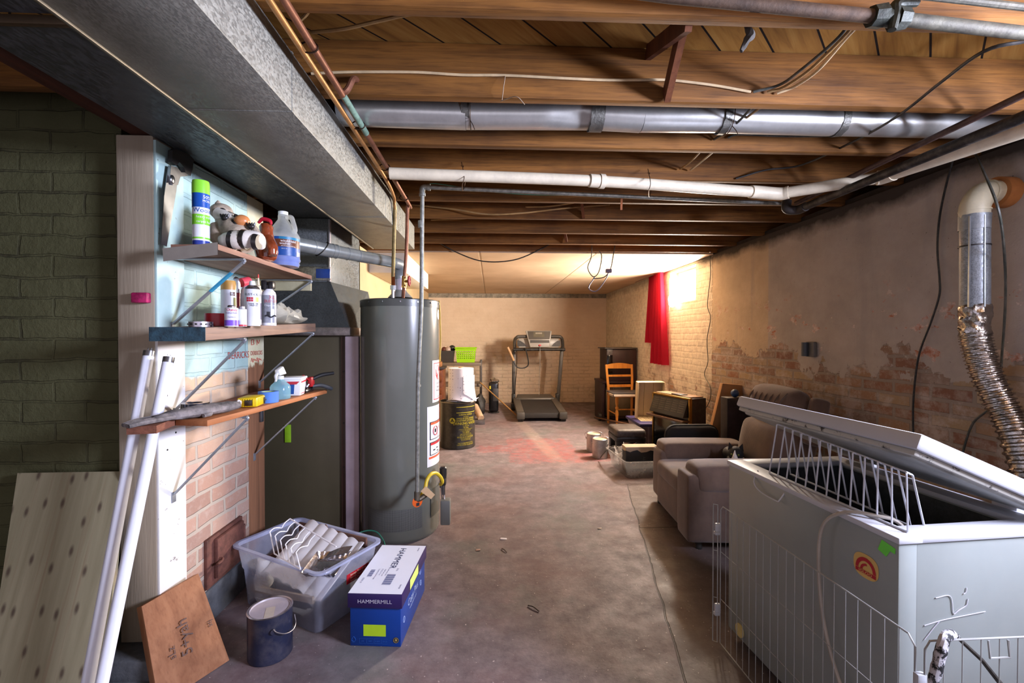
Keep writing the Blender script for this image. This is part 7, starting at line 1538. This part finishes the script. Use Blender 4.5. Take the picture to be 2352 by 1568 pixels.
mb = MB(); mb.grid(lambda u, v: RC + Vector(((.15 + .065 * v) * math.cos(a - .9 + 2.6 * u), (.15 + .065 * v) * math.sin(a - .9 + 2.6 * u), .010 + .014 * math.sin(u * 9) * v + .01 * v)), 26, 4, .003); obj('trailing_sheet', mb, M_PAP, t, smooth=60)
# storage rack
t = thing('metal_rack', 'brown metal shelf rack against the far wall', 'rack', (-.45, 8.3, 0)); M_RK = plain('#6d5e4e', .5, var=.1)
for x_ in (-.98, -.19):
    for y_ in (8.12, 8.5): mb = MB(); mb.box(x_ - .018, x_ + .018, y_ - .018, y_ + .018, 0, .905, .003); obj('rack_post', mb, plain('#3f3832', .5), t)
for z_ in (.10, .44, .815):
    mb = MB(); mb.box(-.99, -.18, 8.10, 8.52, z_, z_ + .055, .004); obj('rack_shelf', mb, M_RK, t)
# green basket with holes
t = thing('green_basket', 'lime green perforated laundry basket on the rack', 'basket', (-.46, 8.3, .871))
m = NT('perforated_lime'); x, y, z = m.xyz(); vv = m.n('ShaderNodeTexVoronoi'); vv.voronoi_dimensions = '2D'; m.set(vv, Scale=1., Randomness=0.); m.l(m.comb(m.math('MULTIPLY', m.math('ADD', x, y), 26.), m.math('MULTIPLY', z, 26.)), vv.inputs['Vector']); inb = m.math('MULTIPLY', m.step(z, .055, .06), m.math('SUBTRACT', 1., m.step(z, .205, .21))); hole = m.math('MULTIPLY', m.math('SUBTRACT', 1., m.step(vv.outputs['Distance'], .32, .36)), inb)
m.set(m.p, Base_Color=srgb('#8fc40f'), Roughness=.4); trn = m.n('ShaderNodeBsdfTransparent'); mx = m.n('ShaderNodeMixShader'); m.l(hole, mx.inputs[0]); m.l(m.p.outputs[0], mx.inputs[1]); m.l(trn.outputs[0], mx.inputs[2]); m.l(mx.outputs[0], m.out.inputs[0])
def tub_open(nm, par, c, l, w_, h, tp, m_, rim=.012):
    mb = MB(); rows = []
    for s, z_ in ((tp, 0), (1, h)): rows.append([mb.bm.verts.new((c[0] + sx_ * l / 2 * s, c[1] + sy_ * w_ / 2 * s, c[2] + z_)) for sx_, sy_ in ((-1, -1), (1, -1), (1, 1), (-1, 1))])
    for k in range(4): mb.bm.faces.new((rows[0][k], rows[0][(k + 1) % 4], rows[1][(k + 1) % 4], rows[1][k]))
    mb.bm.faces.new(list(reversed(rows[0]))); return obj(nm, mb, m_, par)
tub_open('basket_body', t, (-.46, 8.3, .872), .37, .30, .26, .84, m.m)
mb = MB(); mb.tube([(-.46 + sx_ * .19, 8.3 + sy_ * .155, 1.128) for sx_, sy_ in ((-1, -1), (1, -1), (1, 1), (-1, 1))], .012, 8, smooth=False, closed=True); obj('basket_rim', mb, plain('#8fc40f', .4), t)
t = thing('grey_bin', 'dark grey bin of balls left of the green basket', 'bin', (-.79, 8.3, .871)); tub_open('bin_body', t, (-.79, 8.3, .872), .24, .24, .21, .82, plain('#35302c', .5))
for (x_, y_, z_, r_, c_, lab) in ((-.85, 8.25, 1.10, .05, '#5a2a22', 'dark red ball in the grey bin'), (-.78, 8.23, 1.10, .055, '#a89080', 'pale ball in the middle of the grey bin'), (-.71, 8.3, 1.12, .06, '#1f2420', 'black round thing at the right of the grey bin')):
    mb = MB(); mb.ell((x_, y_, z_), (r_, r_, r_), 16, 12); solo('ball', mb, plain(c_, .4), lab, 'ball', 'balls in the grey bin')
t = thing('chest_of_drawers', 'brown wooden chest of drawers half hidden by the heater', 'drawers', (-.98, 7.4, 0)); M_CD = wood('#7a4526', '#4f2a18', 'X', .4, 1, .06, .5)
mb = MB(); mb.box(-1.24, -.76, 7.22, 7.62, 0, .82, .004); obj('carcass', mb, M_CD, t)
mb = MB(); mb.box(-1.245, -.74, 7.19, 7.63, .82, .85, .004); obj('top', mb, plain('#2c2624', .5), t)
for k in range(4):
    mb = MB(); mb.box(-1.22, -.78, 7.205, 7.222, .05 + k * .19, .225 + k * .19, .005); dr = obj('drawer', mb, M_CD, t)
    for x_ in (-1.12, -.85): mb = MB(); mb.ell((x_, 7.19, .14 + k * .19), (.018, .02, .018), 12, 8); obj('knob', mb, plain('#8a4a24', .15, coat=.5), dr)
mb = MB(); mb.box(-.98, -.80, 7.3, 7.5, .852, .93, .01); mb.jitter(.01, 14); solo('brown_parcel', mb, plain('#8a5a34', .7, var=.3), 'small brown parcel on the chest of drawers', 'parcel')
t = thing('tower_heater', 'slim black tower heater standing left of the treadmill', 'heater', (.04, 8.0, 0))
mb = MB(); mb.lathe([(.10, 0), (.10, .015), (.082, .02)], (.04, 8.0, 0), 28); obj('base', mb, M_BLK, t)
mb = MB(); mb.box(-.045, .125, 7.925, 8.075, .02, .54, .035, None, 3); obj('tower_body', mb, plain('#141416', .25), t)
mb = MB(); mb.box(.03, .12, 7.92, 7.93, .21, .43, .003); obj('grille', mb, plain('#3a3838', .5), t)
mb = MB(); mb.box(-.036, -.008, 7.9225, 7.9275, .42, .475, .001); o = obj('yellow_label', mb, plain('#b3a81e', .5), t)
mb = MB(); mb.ell((.05, 8.0, .565), (.075, .06, .035), 16, 10); mb.jitter(.03, 20); solo('foil_bag', mb, metal('#b9b0a4', .2, .2, 20, .4, 0, 'crumpled_foil', .9), 'crumpled shiny bag on top of the tower heater', 'bag', smooth=20)
mb = MB(); mb.tube([PY(1103, 878, 8.05), PZ(1188, 955, .012)], .012, 8, smooth=False); solo('broom_handle', mb, wood('#b58a54', '#8f6a3c', 'X'), 'wooden broom handle slanting behind the tower heater', 'broom')
mb = MB(); mb.ell((-.2, 7.75, .17), (.10, .14, .17), 16, 12); mb.jitter(.05, 9); solo('dark_bag', mb, plain('#1f1c1a', .6, var=.3), 'dark bag slumped beside the drum by the rack', 'bag', smooth=60)
mb = MB(); mb.cyl((-.26, 7.3, .22), (-.16, 7.05, .07), .05, n=18); solo('paper_tube', mb, plain('#b5977a', .8), 'tan paper tube leaning right of the drum', 'tube')
mb = MB(); mb.box(-.27, -.10, 6.9, 7.15, 0, .05, .004); solo('flat_box', mb, plain('#4a4446', .7, var=.4, scale=20), 'small flat dark box on the floor right of the drum', 'box')
# ------------------------------------------------------------------ treadmill
t = thing('treadmill', 'black and grey treadmill standing against the far wall', 'treadmill', (.8, 7.8, 0))
M_TB = plain('#26241f', .5, var=.1); M_TG = plain('#4a453e', .45, var=.08); M_TS = plain('#9a958c', .35, var=.05)
mb = MB(); mb.hexa([(.50, 7.1, .055), (1.08, 7.1, .055), (1.08, 8.2, .14), (.50, 8.2, .14), (.50, 7.1, .135), (1.08, 7.1, .135), (1.08, 8.2, .21), (.50, 8.2, .21)], .006); obj('running_belt', mb, plain('#1d1a18', .7, var=.2), t)
for x_ in (.40, 1.07):
    mb = MB(); mb.hexa([(x_, 7.1, .06), (x_ + .115, 7.1, .06), (x_ + .115, 8.25, .15), (x_, 8.25, .15), (x_, 7.1, .15), (x_ + .115, 7.1, .15), (x_ + .115, 8.25, .225), (x_, 8.25, .225)], .008); rl = obj('side_rail', mb, M_TG, t)
    mb = MB(); mb.box(x_ - .005, x_ + .12, 7.05, 7.16, .045, .155, .012); obj('end_cap', mb, plain('#3c3833', .5), rl)
    mb = MB(); mb.cyl((x_ + .02, 7.12, .04), (x_ + .1, 7.12, .04), .04, n=18); obj('foot', mb, M_BLK, rl)
mb = MB(); mb.hexa([(.41, 8.12, .10), (1.17, 8.12, .10), (1.17, 8.45, .05), (.41, 8.45, .05), (.44, 8.14, .235), (1.14, 8.14, .235), (1.10, 8.42, .27), (.48, 8.42, .27)], .02); obj('motor_cover', mb, M_TG, t)
for xb, xt in ((.41, .42), (1.23, 1.32)):
    mb = MB(); mb.bar((xb, 8.42, .02), (xt, 8.46, 1.10), .065, .05, (0, 1, 0), .01); up = obj('upright', mb, M_TG, t)
    mb = MB(); mb.box(xb - .05, xb + .05, 8.2, 8.5, 0, .12, .015); mb.box(xb - .035, xb + .035, 8.36, 8.48, .1, .28, .02); obj('base_foot', mb, M_BLK, up)
yz = 8.3
mb = MB(); mb.tube([(.43, yz + .1, 1.08), (.43, yz + .05, 1.26), (.47, yz, 1.32), (.56, yz, 1.335), (1.18, yz, 1.335), (1.27, yz, 1.32), (1.31, yz + .05, 1.26), (1.33, yz + .1, 1.08)], .03, 14, sub=5); obj('console_arch', mb, M_TG, t)
mb = MB(); mb.tube([(.40, yz - .08, 1.10), (1.34, yz - .08, 1.10)], .027, 14, smooth=False); obj('hand_bar', mb, M_BLK, t)
for x_ in (.44, 1.31):
    mb = MB(); mb.tube([(x_, yz + .12, 1.12), (x_, yz - .02, 1.10), (x_, yz - .1, 1.09)], .026, 12); obj('handle_joint', mb, M_BLK, t)
mb = MB(); mb.hexa([(.50, yz + .0, 1.13), (1.24, yz + .0, 1.13), (1.24, yz + .08, 1.13), (.50, yz + .08, 1.13), (.50, yz + .02, 1.30), (1.24, yz + .02, 1.30), (1.24, yz + .08, 1.30), (.50, yz + .08, 1.30)], .01); cs = obj('console_shell', mb, M_TS, t)
for x0_, x1_, s in ((.475, .64, 1), (1.27, 1.11, -1)):
    mb = MB(); P = [(x0_, yz - .01, 1.16), (x1_, yz - .01, 1.16), (x1_ - s * .03, yz - .005, 1.205), (x0_ + s * .06, yz + .005, 1.255), (x0_, yz + .005, 1.27)]; mb.geo([Vector(p) for p in P] + [Vector(p) + Vector((0, .02, 0)) for p in P], [(0, 1, 2, 3, 4), (9, 8, 7, 6, 5)] + [(k, (k + 1) % 5, (k + 1) % 5 + 5, k + 5) for k in range(5)]); obj('cup_holder', mb, M_BLK, cs)
mb = MB(); mb.hexa([(.70, yz - .12, 1.14), (1.05, yz - .12, 1.14), (1.05, yz + .0, 1.14), (.70, yz + .0, 1.14), (.62, yz - .06, 1.44), (1.10, yz - .06, 1.44), (1.10, yz - .0, 1.44), (.62, yz - .0, 1.44)], .01); dp = obj('display', mb, M_TS, t)
def onpanel(x_, f, o_=.004): z_ = 1.14 + .30 * f; y_ = yz - .12 + .06 * f; return Vector((x_, y_ - o_, z_))
for nm, x0_, x1_, f0, f1, m_, o_ in (('screen_bezel', .655, 1.075, .48, .97, plain('#3a362f', .3), .004), ('screen', .76, .96, .62, .92, plain('#55503f', .25), .007), ('book_rest', .70, 1.05, .27, .44, plain('#24221e', .4), .006), ('readout', .80, .92, .80, .9, plain('#8a8272', .3), .01)):
    mb = MB(); a_, b_, c_, d_ = onpanel(x0_ + (.02 if nm == 'screen_bezel' else 0), f0, o_), onpanel(x1_ - (.02 if nm == 'screen_bezel' else 0), f0, o_), onpanel(x1_, f1, o_), onpanel(x0_, f1, o_); e2 = Vector((0, .01, 0)); mb.hexa([a_, b_, b_ + e2, a_ + e2, d_, c_, c_ + e2, d_ + e2]); obj(nm, mb, m_, dp)
mb = MB(); mb.box(.855, .895, yz - .14, yz - .11, 1.165, 1.19, .004); obj('safety_key', mb, plain('#c22228', .4), t)
mb = MB(); mb.tube([(.875, yz - .14, 1.17), (.876, yz - .13, .9), (.876, yz - .02, .55), (.87, 8.25, .27)], .004, 6); obj('key_cord', mb, plain('#8a8680', .6), t)
cable('exercise_band', [PY(1201, 805, 8.2), PY(1206, 800, 8.18), PY(1212, 820, 8.18), PY(1213, 838, 8.18), PY(1202, 845, 8.18), PY(1188, 843, 8.18), PY(1179, 830, 8.18)], .011, M_BLK, 'black rubber tube looped over the treadmill hand bar', 'tube')
mb = MB(); mb.tube([PY(1166, 797, 8.15), PY(1173, 812, 8.15), PY(1180, 828, 8.15)], [.022, .024, .022], 12, smooth=False); solo('wooden_grip', mb, plain('#b08a62', .6), 'tan wooden grip hanging at the treadmill left handle', 'grip')
cable('power_cable', [PY(1187, 805, 8.2), PY(1187, 840, 8.3), PY(1184, 880, 8.35), PY(1182, 915, 8.4)], .007, M_BLK, 'thin black cord hanging along the left treadmill upright', 'cord')
